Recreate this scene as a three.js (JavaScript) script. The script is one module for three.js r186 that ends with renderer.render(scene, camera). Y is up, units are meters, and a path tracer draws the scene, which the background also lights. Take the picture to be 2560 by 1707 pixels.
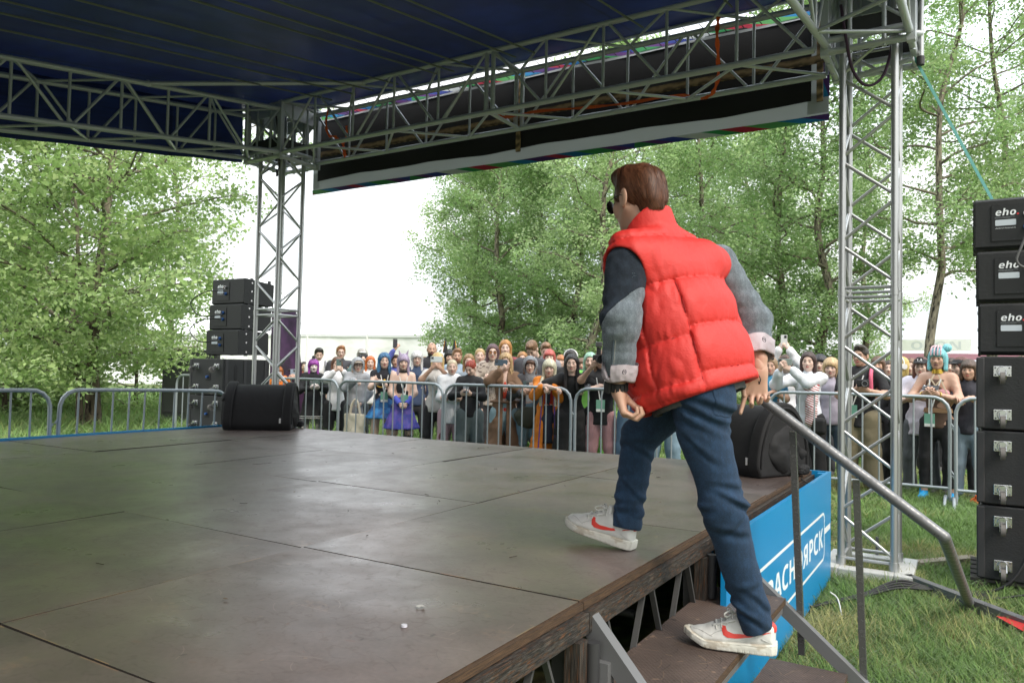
import * as THREE from 'three';
import { mergeGeometries } from 'three/addons/utils/BufferGeometryUtils.js';
import { RoundedBoxGeometry } from 'three/addons/geometries/RoundedBoxGeometry.js';

// ---------------------------------------------------------------- camera, sky, sun, exposure
const scene = new THREE.Scene();
const camera = new THREE.PerspectiveCamera(48.79, 2560 / 1707, 0.05, 600);
const EYE = 1.463;
camera.position.set(0, EYE, 0);
camera.quaternion.set(0.0202001, 0.2707675, 0.0047475, 0.9624211);
camera.focus = 3.0;
camera.userData.fStop = 9;
const renderer = new THREE.WebGLRenderer({ antialias: true });
renderer.setSize(1024, 682);
renderer.toneMapping = THREE.LinearToneMapping;
renderer.toneMappingExposure = 1.95;
renderer.shadowMap.enabled = true;

function rng(seed) { let s = seed | 0; return () => { s = (s + 0x6d2b79f5) | 0; let t = Math.imul(s ^ (s >>> 15), 1 | s); t = (t + Math.imul(t ^ (t >>> 7), 61 | t)) ^ t; return ((t ^ (t >>> 14)) >>> 0) / 4294967296; }; }
function hash3(x, y, z) { let h = Math.imul(x, 374761393) ^ Math.imul(y, 668265263) ^ Math.imul(z, 1274126177); h = Math.imul(h ^ (h >>> 13), 1274126177); return ((h ^ (h >>> 16)) >>> 0) / 4294967296; }
function noise3(x, y, z) {
  const xi = Math.floor(x), yi = Math.floor(y), zi = Math.floor(z); let fx = x - xi, fy = y - yi, fz = z - zi;
  fx = fx * fx * (3 - 2 * fx); fy = fy * fy * (3 - 2 * fy); fz = fz * fz * (3 - 2 * fz);
  const L = (a, b, t) => a + (b - a) * t;
  return L(L(L(hash3(xi, yi, zi), hash3(xi + 1, yi, zi), fx), L(hash3(xi, yi + 1, zi), hash3(xi + 1, yi + 1, zi), fx), fy),
    L(L(hash3(xi, yi, zi + 1), hash3(xi + 1, yi, zi + 1), fx), L(hash3(xi, yi + 1, zi + 1), hash3(xi + 1, yi + 1, zi + 1), fx), fy), fz) * 2 - 1;
}
function fbm(x, y, z, o = 4) { let s = 0, a = 0.5; for (let i = 0; i < o; i++) { s += a * noise3(x, y, z); x *= 2.03; y *= 2.03; z *= 2.03; a *= 0.5; } return s; }
const clamp = (x, a = 0, b = 1) => Math.min(b, Math.max(a, x));
const smooth = (a, b, x) => { const t = clamp((x - a) / (b - a)); return t * t * (3 - 2 * t); };
const mix = (a, b, t) => a + (b - a) * t;

// an overcast sky: the standard overcast distribution (zenith brighter than the horizon) with soft cloud texture
const SKY = 0.60;
{
  const w = 512, h = 256, d = new Float32Array(w * h * 4);
  for (let j = 0; j < h; j++) for (let i = 0; i < w; i++) {
    const el = ((j + 0.5) / h - 0.5) * Math.PI, az = ((i + 0.5) / w) * 2 * Math.PI;
    const s = Math.max(0, Math.sin(el)), cx = Math.cos(el) * Math.cos(az), cz = Math.cos(el) * Math.sin(az);
    const q = 1 / (s + 0.22);
    const c = fbm(cx * q * 0.9 + 7, s * q * 2, cz * q * 0.9 + 3, 4);
    let L = SKY * (1 + 2 * s) * (1 + 0.12 * c);
    const blue = smooth(0.12, 0.42, fbm(cx * q * 0.7 + 31, 2, cz * q * 0.7 + 11, 3)) * 0.5;
    const k = (j * w + i) * 4;
    d[k] = L * (0.975 - 0.22 * blue); d[k + 1] = L * (0.99 - 0.10 * blue); d[k + 2] = L * (1.0 + 0.02 * blue); d[k + 3] = 1;
  }
  const t = new THREE.DataTexture(d, w, h, THREE.RGBAFormat, THREE.FloatType);
  t.mapping = THREE.EquirectangularReflectionMapping; t.magFilter = t.minFilter = THREE.LinearFilter; t.wrapS = THREE.RepeatWrapping; t.needsUpdate = true;
  scene.background = t; scene.environment = t;
}
const sun = new THREE.DirectionalLight(0xfff3e2, 1.5);
sun.position.set(30, 34, 12); sun.castShadow = true; sun.shadow.radius = 40;
Object.assign(sun.shadow.camera, { left: -30, right: 30, top: 30, bottom: -30, near: 1, far: 160 });
sun.shadow.mapSize.set(2048, 2048);
scene.add(sun, sun.target);

// ---------------------------------------------------------------- helpers
// survey frame of the stage: a = metres/1.06 to the left along the stage front, b = towards the audience, h = above the lens
const U = 1.06, V3 = (x, y, z) => new THREE.Vector3(x, y, z);
const W = (a, b, h) => V3(-a * U, EYE + h * U, -b * U);
const G = (a, b, y = 0) => V3(-a * U, y, -b * U);
const counts = {};
function numbered(n) { const k = counts[n] || 0; counts[n] = k + 1; return k ? n + '_' + String(k).padStart(3, '0') : n; }
function thing(name, label, category, group, pos) {
  const o = new THREE.Group(); o.name = numbered(name); o.userData = { label, category }; if (group) o.userData.group = group;
  if (pos) o.position.copy(pos); scene.add(o); return o;
}
function mesh(name, geo, mat, parent) { const m = new THREE.Mesh(geo, mat); m.name = name; m.castShadow = m.receiveShadow = true; parent.add(m); return m; }
function single(name, geo, mat, label, category, group) { const m = mesh(numbered(name), geo, mat, scene); m.userData = { label, category }; if (group) m.userData.group = group; return m; }
function structure(name, geo, mat) { const m = mesh(name, geo, mat, scene); m.userData = { kind: 'structure' }; return m; }
function std(color, roughness = 0.7, extra = {}) { const m = new THREE.MeshStandardMaterial({ roughness, ...extra }); if (Array.isArray(color)) m.color.setRGB(...color); else m.color.set(color); return m; }
function phys(color, roughness, extra = {}) { const m = new THREE.MeshPhysicalMaterial({ roughness, ...extra }); if (Array.isArray(color)) m.color.setRGB(...color); else m.color.set(color); return m; }
const YUP = V3(0, 1, 0);
function rod(p, q, r, seg = 10, r2 = r) {   // a bar of round section from p to q
  const d = q.clone().sub(p), L = d.length();
  const g = new THREE.CylinderGeometry(r2, r, L, seg, 1), uv = g.attributes.uv; for (let k = 0; k < uv.count; k++) uv.setXY(k, uv.getX(k) * r * 20, uv.getY(k) * L * 3);
  g.applyQuaternion(new THREE.Quaternion().setFromUnitVectors(YUP, d.normalize())); g.translate((p.x + q.x) / 2, (p.y + q.y) / 2, (p.z + q.z) / 2); return g;
}
function bar(p, q, w, t, up = YUP) {        // a bar of rectangular section w (across) by t (along up)
  const d = q.clone().sub(p), L = d.length(); d.normalize();
  const s = V3().crossVectors(up, d); if (s.lengthSq() < 1e-6) s.set(1, 0, 0); s.normalize(); const u = V3().crossVectors(d, s);
  const g = new THREE.BoxGeometry(w, t, L), uv = g.attributes.uv; for (let k = 0; k < 24; k++) uv.setXY(k, uv.getX(k) * (k < 8 ? L : w) * 3, uv.getY(k) * (k < 8 || k > 15 ? t : L) * 3); g.applyMatrix4(new THREE.Matrix4().makeBasis(s, u, d)); g.translate((p.x + q.x) / 2, (p.y + q.y) / 2, (p.z + q.z) / 2); return g;
}
function box(x, y, z, w, h, d) { const g = new THREE.BoxGeometry(w, h, d); g.translate(x, y, z); return g; }
function rbox(x, y, z, w, h, d, r = 0.01) { const g = new RoundedBoxGeometry(w, h, d, 2, r); g.translate(x, y, z); return g; }
function pipe(pts, r, seg = 40, rs = 8, closed = false, tension = 0.5) { return new THREE.TubeGeometry(new THREE.CatmullRomCurve3(pts, closed, 'catmullrom', tension), seg, r, rs, closed); }
function polypipe(pts, r, rs = 10) { const c = new THREE.CurvePath(); for (let i = 0; i + 1 < pts.length; i++) c.add(new THREE.LineCurve3(pts[i], pts[i + 1])); return c; }
function merged(list) { return mergeGeometries(list.map((g) => { const n = g.index ? g.toNonIndexed() : g; for (const k of Object.keys(n.attributes)) if (!['position', 'normal', 'uv', 'color'].includes(k)) n.deleteAttribute(k); return n; }), false); }
function canvasTex(w, h, draw, srgb = true) {
  const c = document.createElement('canvas'); c.width = w; c.height = h; const x = c.getContext('2d'); draw(x, w, h);
  const t = new THREE.CanvasTexture(c); if (srgb) t.colorSpace = THREE.SRGBColorSpace; t.wrapS = t.wrapT = THREE.RepeatWrapping; t.magFilter = THREE.LinearFilter; return t;
}
function dataTex(w, h, fn, srgb = true) {   // fn(u, v, i, j) -> grey or [r, g, b] in 0..1, tiled
  const d = new Uint8Array(w * h * 4);
  for (let j = 0; j < h; j++) for (let i = 0; i < w; i++) { const v = fn(i / w, j / h, i, j), k = (j * w + i) * 4; const a = Array.isArray(v) ? v : [v, v, v]; for (let c = 0; c < 3; c++) d[k + c] = clamp(a[c]) * 255; d[k + 3] = 255; }
  const t = new THREE.DataTexture(d, w, h); if (srgb) t.colorSpace = THREE.SRGBColorSpace; t.wrapS = t.wrapT = THREE.RepeatWrapping; t.magFilter = t.minFilter = THREE.LinearFilter; t.needsUpdate = true; return t;
}
function tileNoise(u, v, f, seed, o = 3) {  // tileable fractal noise
  let s = 0, a = 0.5, n = f;
  for (let q = 0; q < o; q++) {
    const x = u * n, y = v * n, xi = Math.floor(x), yi = Math.floor(y); let fx = x - xi, fy = y - yi; fx = fx * fx * (3 - 2 * fx); fy = fy * fy * (3 - 2 * fy);
    const H = (i, j) => hash3(((i % n) + n) % n, ((j % n) + n) % n, seed + q * 17);
    s += a * (mix(mix(H(xi, yi), H(xi + 1, yi), fx), mix(H(xi, yi + 1), H(xi + 1, yi + 1), fx), fy) * 2 - 1); n *= 2; a *= 0.5;
  }
  return s;
}
function clone(src, pos, rotY, label) { const c = src.clone(); c.name = numbered(src.name.replace(/_\d{3}$/, '')); c.userData = { ...src.userData }; if (label) c.userData.label = label; if (pos) c.position.copy(pos); if (rotY !== undefined) c.rotation.y = rotY; scene.add(c); return c; }
// ---------------------------------------------------------------- shared materials
const metalNoise = dataTex(128, 128, (u, v) => 0.55 + 0.45 * tileNoise(u, v, 8, 3, 4), false);
metalNoise.repeat.set(3, 3);
const M = {
  alu: std([0.46, 0.47, 0.47], 0.36, { metalness: 0.75 }),
  aluDull: std([0.50, 0.53, 0.56], 0.42, { metalness: 0.35 }),
  galv: std([0.33, 0.37, 0.39], 0.5, { metalness: 0.45 }),
  steel: std([0.17, 0.172, 0.175], 0.9, { metalness: 0.45, roughnessMap: metalNoise }),
  darkSteel: std([0.05, 0.05, 0.052], 0.55, { metalness: 0.4 }),
  black: std([0.012, 0.012, 0.013], 0.75), blackCloth: std([0.008, 0.008, 0.009], 0.95),
  rubber: std([0.02, 0.02, 0.02], 0.8), chrome: std([0.6, 0.6, 0.6], 0.25, { metalness: 0.95 }),
  white: std([0.72, 0.72, 0.70], 0.6), orange: std([0.62, 0.10, 0.02], 0.7), cable: std([0.012, 0.012, 0.013], 0.6),
};

// ---------------------------------------------------------------- stage deck of film-faced plywood sheets
const DECK = EYE - 0.65 * U;               // deck surface
const GA = [0.94, 2.04, 3.12, 4.24, 5.35, 6.55], GB = [-1.3, -0.18, 0.95, 1.93, 3.05, 4.2, 5.46];
const plyTex = [];
for (let q = 0; q < 3; q++) {
  const R = rng(40 + q);
  const scr = []; for (let i = 0; i < 90; i++) scr.push([R() * 1024, R() * 1024, (R() - 0.5) * 260, (R() - 0.5) * 120, R()]);
  const spots = []; for (let i = 0; i < 70; i++) spots.push([R() * 1024, R() * 1024, 1 + R() * R() * 9, R()]);
  const col = canvasTex(1024, 1024, (x, w, h) => {
    const im = x.createImageData(w, h), base = new Float32Array(512 * 512);
    for (let j = 0; j < 512; j++) for (let i = 0; i < 512; i++) { const u = i / 512, v = j / 512; base[j * 512 + i] = 1 + 0.24 * tileNoise(u, v, 4, 11 + q, 4) + 0.12 * tileNoise(u, v, 128, 5 + q, 1) + 0.18 * Math.max(0, tileNoise(u, v, 3, 61 + q, 2)); }
    for (let j = 0; j < h; j++) for (let i = 0; i < w; i++) {
      const e = base[(j >> 1) * 512 + (i >> 1)] + 0.05 * (hash3(i, j, q) - 0.5);
      const k = (j * w + i) * 4; im.data[k] = 86 * e; im.data[k + 1] = 75 * e; im.data[k + 2] = 71 * e; im.data[k + 3] = 255;
    }
    x.putImageData(im, 0, 0);
    for (const [a, b, c, d, e] of scr) { x.strokeStyle = e > 0.6 ? `rgba(150,134,122,${0.2 + e * 0.35})` : `rgba(24,19,17,${0.2 + e * 0.4})`; x.lineWidth = 0.7 + e * 1.6; x.beginPath(); x.moveTo(a, b); x.quadraticCurveTo(a + c * 0.6, b + d * 0.2, a + c, b + d); x.stroke(); }
    for (const [a, b, r, e] of spots) { x.fillStyle = e > 0.75 ? 'rgba(150,118,88,.55)' : e > 0.4 ? 'rgba(96,66,56,.5)' : 'rgba(26,20,18,.55)'; x.beginPath(); x.ellipse(a, b, r * 1.6, r * 0.7, e * 6, 0, 7); x.fill(); }
    for (let i = 0; i < 26; i++) { const a = R() * 1024, L = 20 + R() * 120, s = Math.floor(R() * 4); x.strokeStyle = `rgba(${150 + R() * 30},${112 + R() * 20},78,${0.3 + R() * 0.5})`; x.lineWidth = 1 + R() * 2.5; x.beginPath(); if (s < 2) { x.moveTo(a, s ? 2 : 1022); x.lineTo(a + L, s ? 2 : 1022); } else { x.moveTo(s > 2 ? 2 : 1022, a); x.lineTo(s > 2 ? 2 : 1022, a + L); } x.stroke(); }
    // worn patches where the film is gone
    for (let i = 0; i < 5; i++) { const a = R() * 1024, b = R() * 1024; for (let s = 0; s < 40; s++) { x.fillStyle = 'rgba(125,100,84,.16)'; x.beginPath(); x.ellipse(a + (R() - 0.5) * 120, b + (R() - 0.5) * 60, 3 + R() * 14, 2 + R() * 5, R() * 3, 0, 7); x.fill(); } }
  });
  const rough = dataTex(256, 256, (u, v) => {
    const n = tileNoise(u, v, 4, 71 + q, 4), m = tileNoise(u * 1, v * 1, 16, 91 + q, 3), s = Math.abs(tileNoise(u, v, 24, 33 + q, 2));
    return clamp(0.42 + 0.16 * n + 0.10 * m + (s < 0.03 ? 0.1 : 0));
  }, false);
  plyTex.push([col, rough]);
}
const plyBump = dataTex(256, 256, (u, v) => 0.5 + 0.20 * tileNoise(u, v, 3, 17, 2) + 0.3 * (Math.sin(u * 256 * 0.7854) * Math.sin(v * 256 * 0.7854)), false);
plyBump.repeat.set(6, 6);
const plyMats = plyTex.map(([map, roughnessMap]) => phys([1, 1, 1], 0.88, { map, roughnessMap, bumpMap: plyBump, bumpScale: 0.00016, ior: 1.6, clearcoat: 0.32, clearcoatRoughness: 0.30 }));
const plyEdge = std([0.16, 0.11, 0.07], 0.9, { map: dataTex(256, 64, (u, v) => { const l = Math.sin(v * 64 * 1.1) * 0.22; const n = tileNoise(u, v, 16, 8, 3) * 0.35; const e = 0.62 + l + n; return [e, e * 0.9, e * 0.78]; }) });
const sheetEdge = std([0.03, 0.024, 0.02], 0.9);
const stage = thing('stage_deck', 'low stage of dark brown film-faced plywood sheets on a rusty steel frame', 'stage');
{
  const R = rng(9);
  for (let i = 0; i + 1 < GA.length; i++) for (let j = 0; j + 1 < GB.length; j++) {
    const gap = 0.0032, x0 = -GA[i + 1] * U + gap, x1 = -GA[i] * U - gap, z0 = -GB[j + 1] * U + gap, z1 = -GB[j] * U - gap;
    const g = new THREE.BoxGeometry(x1 - x0, 0.021, z1 - z0, 1, 1, 1);
    // uneven laying: each sheet sits a hair higher or lower and slightly out of level
    const uv = g.attributes.uv, off = [0, 0], rot = R() > 0.5;
    for (let k = 8; k < 12; k++) { const a = uv.getX(k), b = uv.getY(k); uv.setXY(k, (rot ? b : a) + off[0], (rot ? a : b) + off[1]); }
    for (let k = 0; k < uv.count; k++) if (k < 8 || k > 11) uv.setXY(k, uv.getX(k) * 4, uv.getY(k));
    const m = mesh('plywood_sheet', g, [i ? sheetEdge : plyEdge, sheetEdge, plyMats[(i * 2 + j) % 3], plyMats[0], sheetEdge, sheetEdge], stage);
    m.position.set((x0 + x1) / 2, DECK - 0.0105 + (R() - 0.5) * 0.003, (z0 + z1) / 2);
    m.rotation.set((R() - 0.5) * 0.009, 0, (R() - 0.5) * 0.009);
  }
  // worn strip of bare wood along the edge beside the stair
  const rust = canvasTex(1024, 64, (x, w, h) => {
    const RR = rng(5); x.fillStyle = '#37332f'; x.fillRect(0, 0, w, h);
    for (let i = 0; i < 900; i++) { const e = RR(); x.fillStyle = e > 0.8 ? `rgba(112,66,36,${0.1 + RR() * 0.35})` : e > 0.3 ? `rgba(92,86,80,${RR() * 0.4})` : `rgba(20,18,17,${RR() * 0.5})`; x.beginPath(); x.ellipse(RR() * w, RR() * h, 2 + RR() * 34, 1 + RR() * 5, 0, 0, 7); x.fill(); }
  });
  const rustMat = std([1, 1, 1], 0.6, { map: rust, metalness: 0.25, bumpMap: metalNoise, bumpScale: 0.002 });
  const xe = -0.94 * U;                    // deck edge by the stair
  const edge = (name, z0, z1, dx, w, y, t, mat) => { const g = new THREE.BoxGeometry(w, t, z1 - z0, 1, 1, 1); const uv = g.attributes.uv; for (let k = 0; k < uv.count; k++) { const a = uv.getX(k), b = uv.getY(k); if (k < 8) uv.setXY(k, a * (z1 - z0) * 1.5, b); else uv.setXY(k, b * (z1 - z0) * 1.5, a); } g.translate(xe + dx, y, (z0 + z1) / 2); return mesh(name, g, mat, stage); };
  for (const [b0, b1] of [[-1.3, 1.93], [1.935, 3.19], [3.2, 5.46]]) {
    edge('edge_batten', -b1 * U, -b0 * U, 0.006, 0.012, DECK - 0.011, 0.021, plyEdge);
    edge('frame_angle', -b1 * U, -b0 * U, 0.014, 0.036, DECK - 0.030, 0.008, rustMat);
    edge('frame_rail', -b1 * U, -b0 * U, 0.029, 0.006, DECK - 0.060, 0.050, rustMat);
    edge('frame_rail', -b1 * U, -b0 * U, 0.0, 0.03, DECK - 0.46, 0.03, M.darkSteel);
  }
  const latticeMat = std([0.09, 0.09, 0.088], 0.6, { metalness: 0.4 });
  // lattice of flat bars under the edge, posts, cross members and legs underneath
  for (let k = 0; k < 26; k++) {
    const z = 1.0 - k * 0.40; if (z < -5.3) break; const zz = z - 0.20;
    mesh('lattice_bar', bar(V3(xe + 0.005, DECK - 0.05, z), V3(xe + 0.005, DECK - 0.45, zz), 0.010, 0.020, V3(1, 0, 0)), latticeMat, stage);
    mesh('lattice_bar', bar(V3(xe - 0.008, DECK - 0.45, zz), V3(xe - 0.008, DECK - 0.05, z - 0.40), 0.010, 0.020, V3(1, 0, 0)), latticeMat, stage);
  }
  for (let i = 0; i < GA.length; i++) for (let j = 1; j < GB.length; j++) {
    const x = -GA[i] * U, z = -GB[j] * U + 0.03;
    mesh('stage_leg', box(x - 0.03, DECK / 2 - 0.02, z, 0.06, DECK - 0.05, 0.06), M.darkSteel, stage);
  }
  for (let j = 1; j < GB.length; j++) mesh('cross_beam', box((-6.55 - 0.94) / 2 * U, DECK - 0.075, -GB[j] * U + 0.03, 5.5 * U, 0.1, 0.05), M.darkSteel, stage);
  for (let j = 1; j < GB.length - 1; j++) { const z = -GB[j] * U - 0.5; mesh('lower_tube', rod(V3(xe - 0.5, 0.2, z), V3(xe - 5, 0.32, z + 0.4), 0.022), M.steel, stage); }
  mesh('hinge_post', box(xe + 0.02, DECK - 0.30, -1.93 * U + 0.06, 0.05, 0.42, 0.05), rustMat, stage);
  mesh('hinge_barrel', rod(V3(xe + 0.055, DECK - 0.10, -1.93 * U + 0.02), V3(xe + 0.055, DECK - 0.27, -1.93 * U + 0.02), 0.020, 14), M.darkSteel, stage);
  mesh('hinge_post', box(xe + 0.02, DECK - 0.30, -3.0 * U, 0.05, 0.42, 0.06), rustMat, stage);
  mesh('hinge_barrel', rod(V3(xe + 0.055, DECK - 0.08, -3.02 * U), V3(xe + 0.055, DECK - 0.26, -3.02 * U), 0.020, 14), M.darkSteel, stage);
}
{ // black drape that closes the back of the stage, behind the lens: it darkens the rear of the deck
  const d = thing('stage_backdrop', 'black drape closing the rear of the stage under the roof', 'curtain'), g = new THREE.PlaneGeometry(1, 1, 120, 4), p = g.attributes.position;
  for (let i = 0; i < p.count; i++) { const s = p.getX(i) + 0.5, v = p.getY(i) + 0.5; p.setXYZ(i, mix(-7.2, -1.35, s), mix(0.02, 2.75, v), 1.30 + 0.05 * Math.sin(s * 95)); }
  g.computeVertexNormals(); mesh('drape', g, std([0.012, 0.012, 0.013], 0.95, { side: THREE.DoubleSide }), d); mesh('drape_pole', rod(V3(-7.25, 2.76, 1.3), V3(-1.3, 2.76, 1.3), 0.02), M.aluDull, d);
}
// litter on the deck: each bit its own thing
single('paper_scrap', (() => { const g = new THREE.PlaneGeometry(0.024, 0.016, 3, 2); g.rotateX(-Math.PI / 2); const p = g.attributes.position; for (let i = 0; i < p.count; i++) p.setY(i, 0.002 + 0.004 * Math.abs(Math.sin(i * 2.1))); g.rotateY(0.7); g.translate(-1.27 * U, DECK + 0.003, -1.63 * U); return g; })(), std([0.42, 0.42, 0.40], 0.8, { side: THREE.DoubleSide }), 'small torn white paper scrap lying on the stage boards', 'litter');
single('bottle_cap', (() => { const g = new THREE.CylinderGeometry(0.008, 0.0085, 0.006, 14); g.translate(-1.21 * U, DECK + 0.005, -1.49 * U); return g; })(), std([0.5, 0.5, 0.55], 0.4), 'tiny round white cap lying on the stage boards', 'litter');
{
  const R = rng(77), twig = std([0.045, 0.03, 0.02], 0.9), leaf = std([0.14, 0.08, 0.03], 0.9, { side: THREE.DoubleSide });
  for (let i = 0; i < 26; i++) {
    const x = -(1.05 + R() * 3.2) * U, z = -(1.35 + R() * 3.4) * U, L = 0.012 + R() * 0.03, t = R() * 6.3;
    if (i % 3) single('twig', rod(V3(x, DECK + 0.004, z), V3(x + Math.cos(t) * L, DECK + 0.005, z + Math.sin(t) * L), 0.0013, 5), twig, 'thin dark twig lying on the brown stage boards', 'twig', 'twigs scattered over the stage deck');
    else { const g = new THREE.CircleGeometry(0.006 + R() * 0.006, 6); g.scale(1, 0.55, 1); g.rotateX(-1.45); g.rotateY(t); g.translate(x, DECK + 0.006, z); single('dry_leaf', g, leaf, 'small dry brown leaf bit lying on the stage boards', 'leaf', 'dry leaf bits scattered over the stage deck'); }
  }
}
// ---------------------------------------------------------------- blue skirts round the stage
const blueMat = phys([0.0, 0.235, 0.52], 0.34, { clearcoat: 0.25, clearcoatRoughness: 0.3 });
const skirtTex = canvasTex(2048, 640, (x, w, h) => {
  x.fillStyle = '#0085bf'; x.fillRect(0, 0, w, h);
  for (let i = 0; i < 2000; i++) { x.fillStyle = `rgba(${i % 2 ? '255,255,255' : '0,30,60'},${0.004 + (i % 7) * 0.002})`; x.fillRect((i * 733) % w, (i * 397) % h, 40, 2); }
  x.strokeStyle = '#eef4f6'; x.fillStyle = '#eef4f6';
  // outline box with rounded corners, lettering, bar leading off to the corner
  const bx = 150, bw = 1706, by = 210, bh = 256;
  x.lineWidth = 15; x.beginPath(); x.roundRect(bx, by, bw, bh, 46); x.stroke();
  x.fillRect(bx + bw, 300, w - bx - bw, 34); x.fillRect(0, 300, bx, 34);
  x.save(); x.font = 'bold 150px sans-serif'; x.textBaseline = 'middle'; x.textAlign = 'center';
  const tw = x.measureText('КРАСНОЯРСК').width; x.translate(1110, by + bh / 2 + 4); x.scale(1404 / tw, 1); x.fillText('КРАСНОЯРСК', 0, 0); x.restore();
});
const skirtPrint = phys([1, 1, 1], 0.34, { map: skirtTex, clearcoat: 0.25, clearcoatRoughness: 0.3 });
{
  const b0 = 2.95, b1 = 5.46, x = -0.81 * U, L = (b1 - b0) * U, h = DECK + 0.004;
  const s = thing('stage_skirt', 'bright blue side panel of the stage with white boxed lettering beside the stair', 'stage skirt');
  const g = new THREE.BoxGeometry(0.024, h - 0.01, L, 1, 1, 1);
  mesh('panel', g, [skirtPrint, blueMat, blueMat, blueMat, blueMat, blueMat], s).position.set(x - 0.012, h / 2 + 0.005, -(b0 + b1) / 2 * U);
  mesh('stiffener', box(x - 0.05, h - 0.03, -b1 * U + 0.05, 0.05, 0.04, 0.06), blueMat, s);
  mesh('return_panel', box(x - 0.075, h / 2 + 0.004, -b1 * U - 0.013, 0.15, h - 0.012, 0.022), blueMat, s);
  const f = thing('stage_skirt', 'blue front skirt of the stage facing the crowd barriers', 'stage skirt');
  for (let k = 0; k < 5; k++) mesh('panel', box(-(GA[k] + GA[k + 1]) / 2 * U - 0.07, (DECK - 0.012) / 2, -5.46 * U - 0.02, (GA[k + 1] - GA[k]) * U - 0.006, DECK - 0.014, 0.02), blueMat, f);
  const l = thing('stage_skirt', 'blue left side skirt of the stage with a raised lip, next to the tree', 'stage skirt');
  for (let k = 0; k + 1 < GB.length; k++) mesh('panel', box(-6.55 * U - 0.02, (DECK + 0.02) / 2, -(GB[k] + GB[k + 1]) / 2 * U, 0.022, DECK + 0.016, (GB[k + 1] - GB[k]) * U - 0.005), blueMat, l);
}
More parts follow.
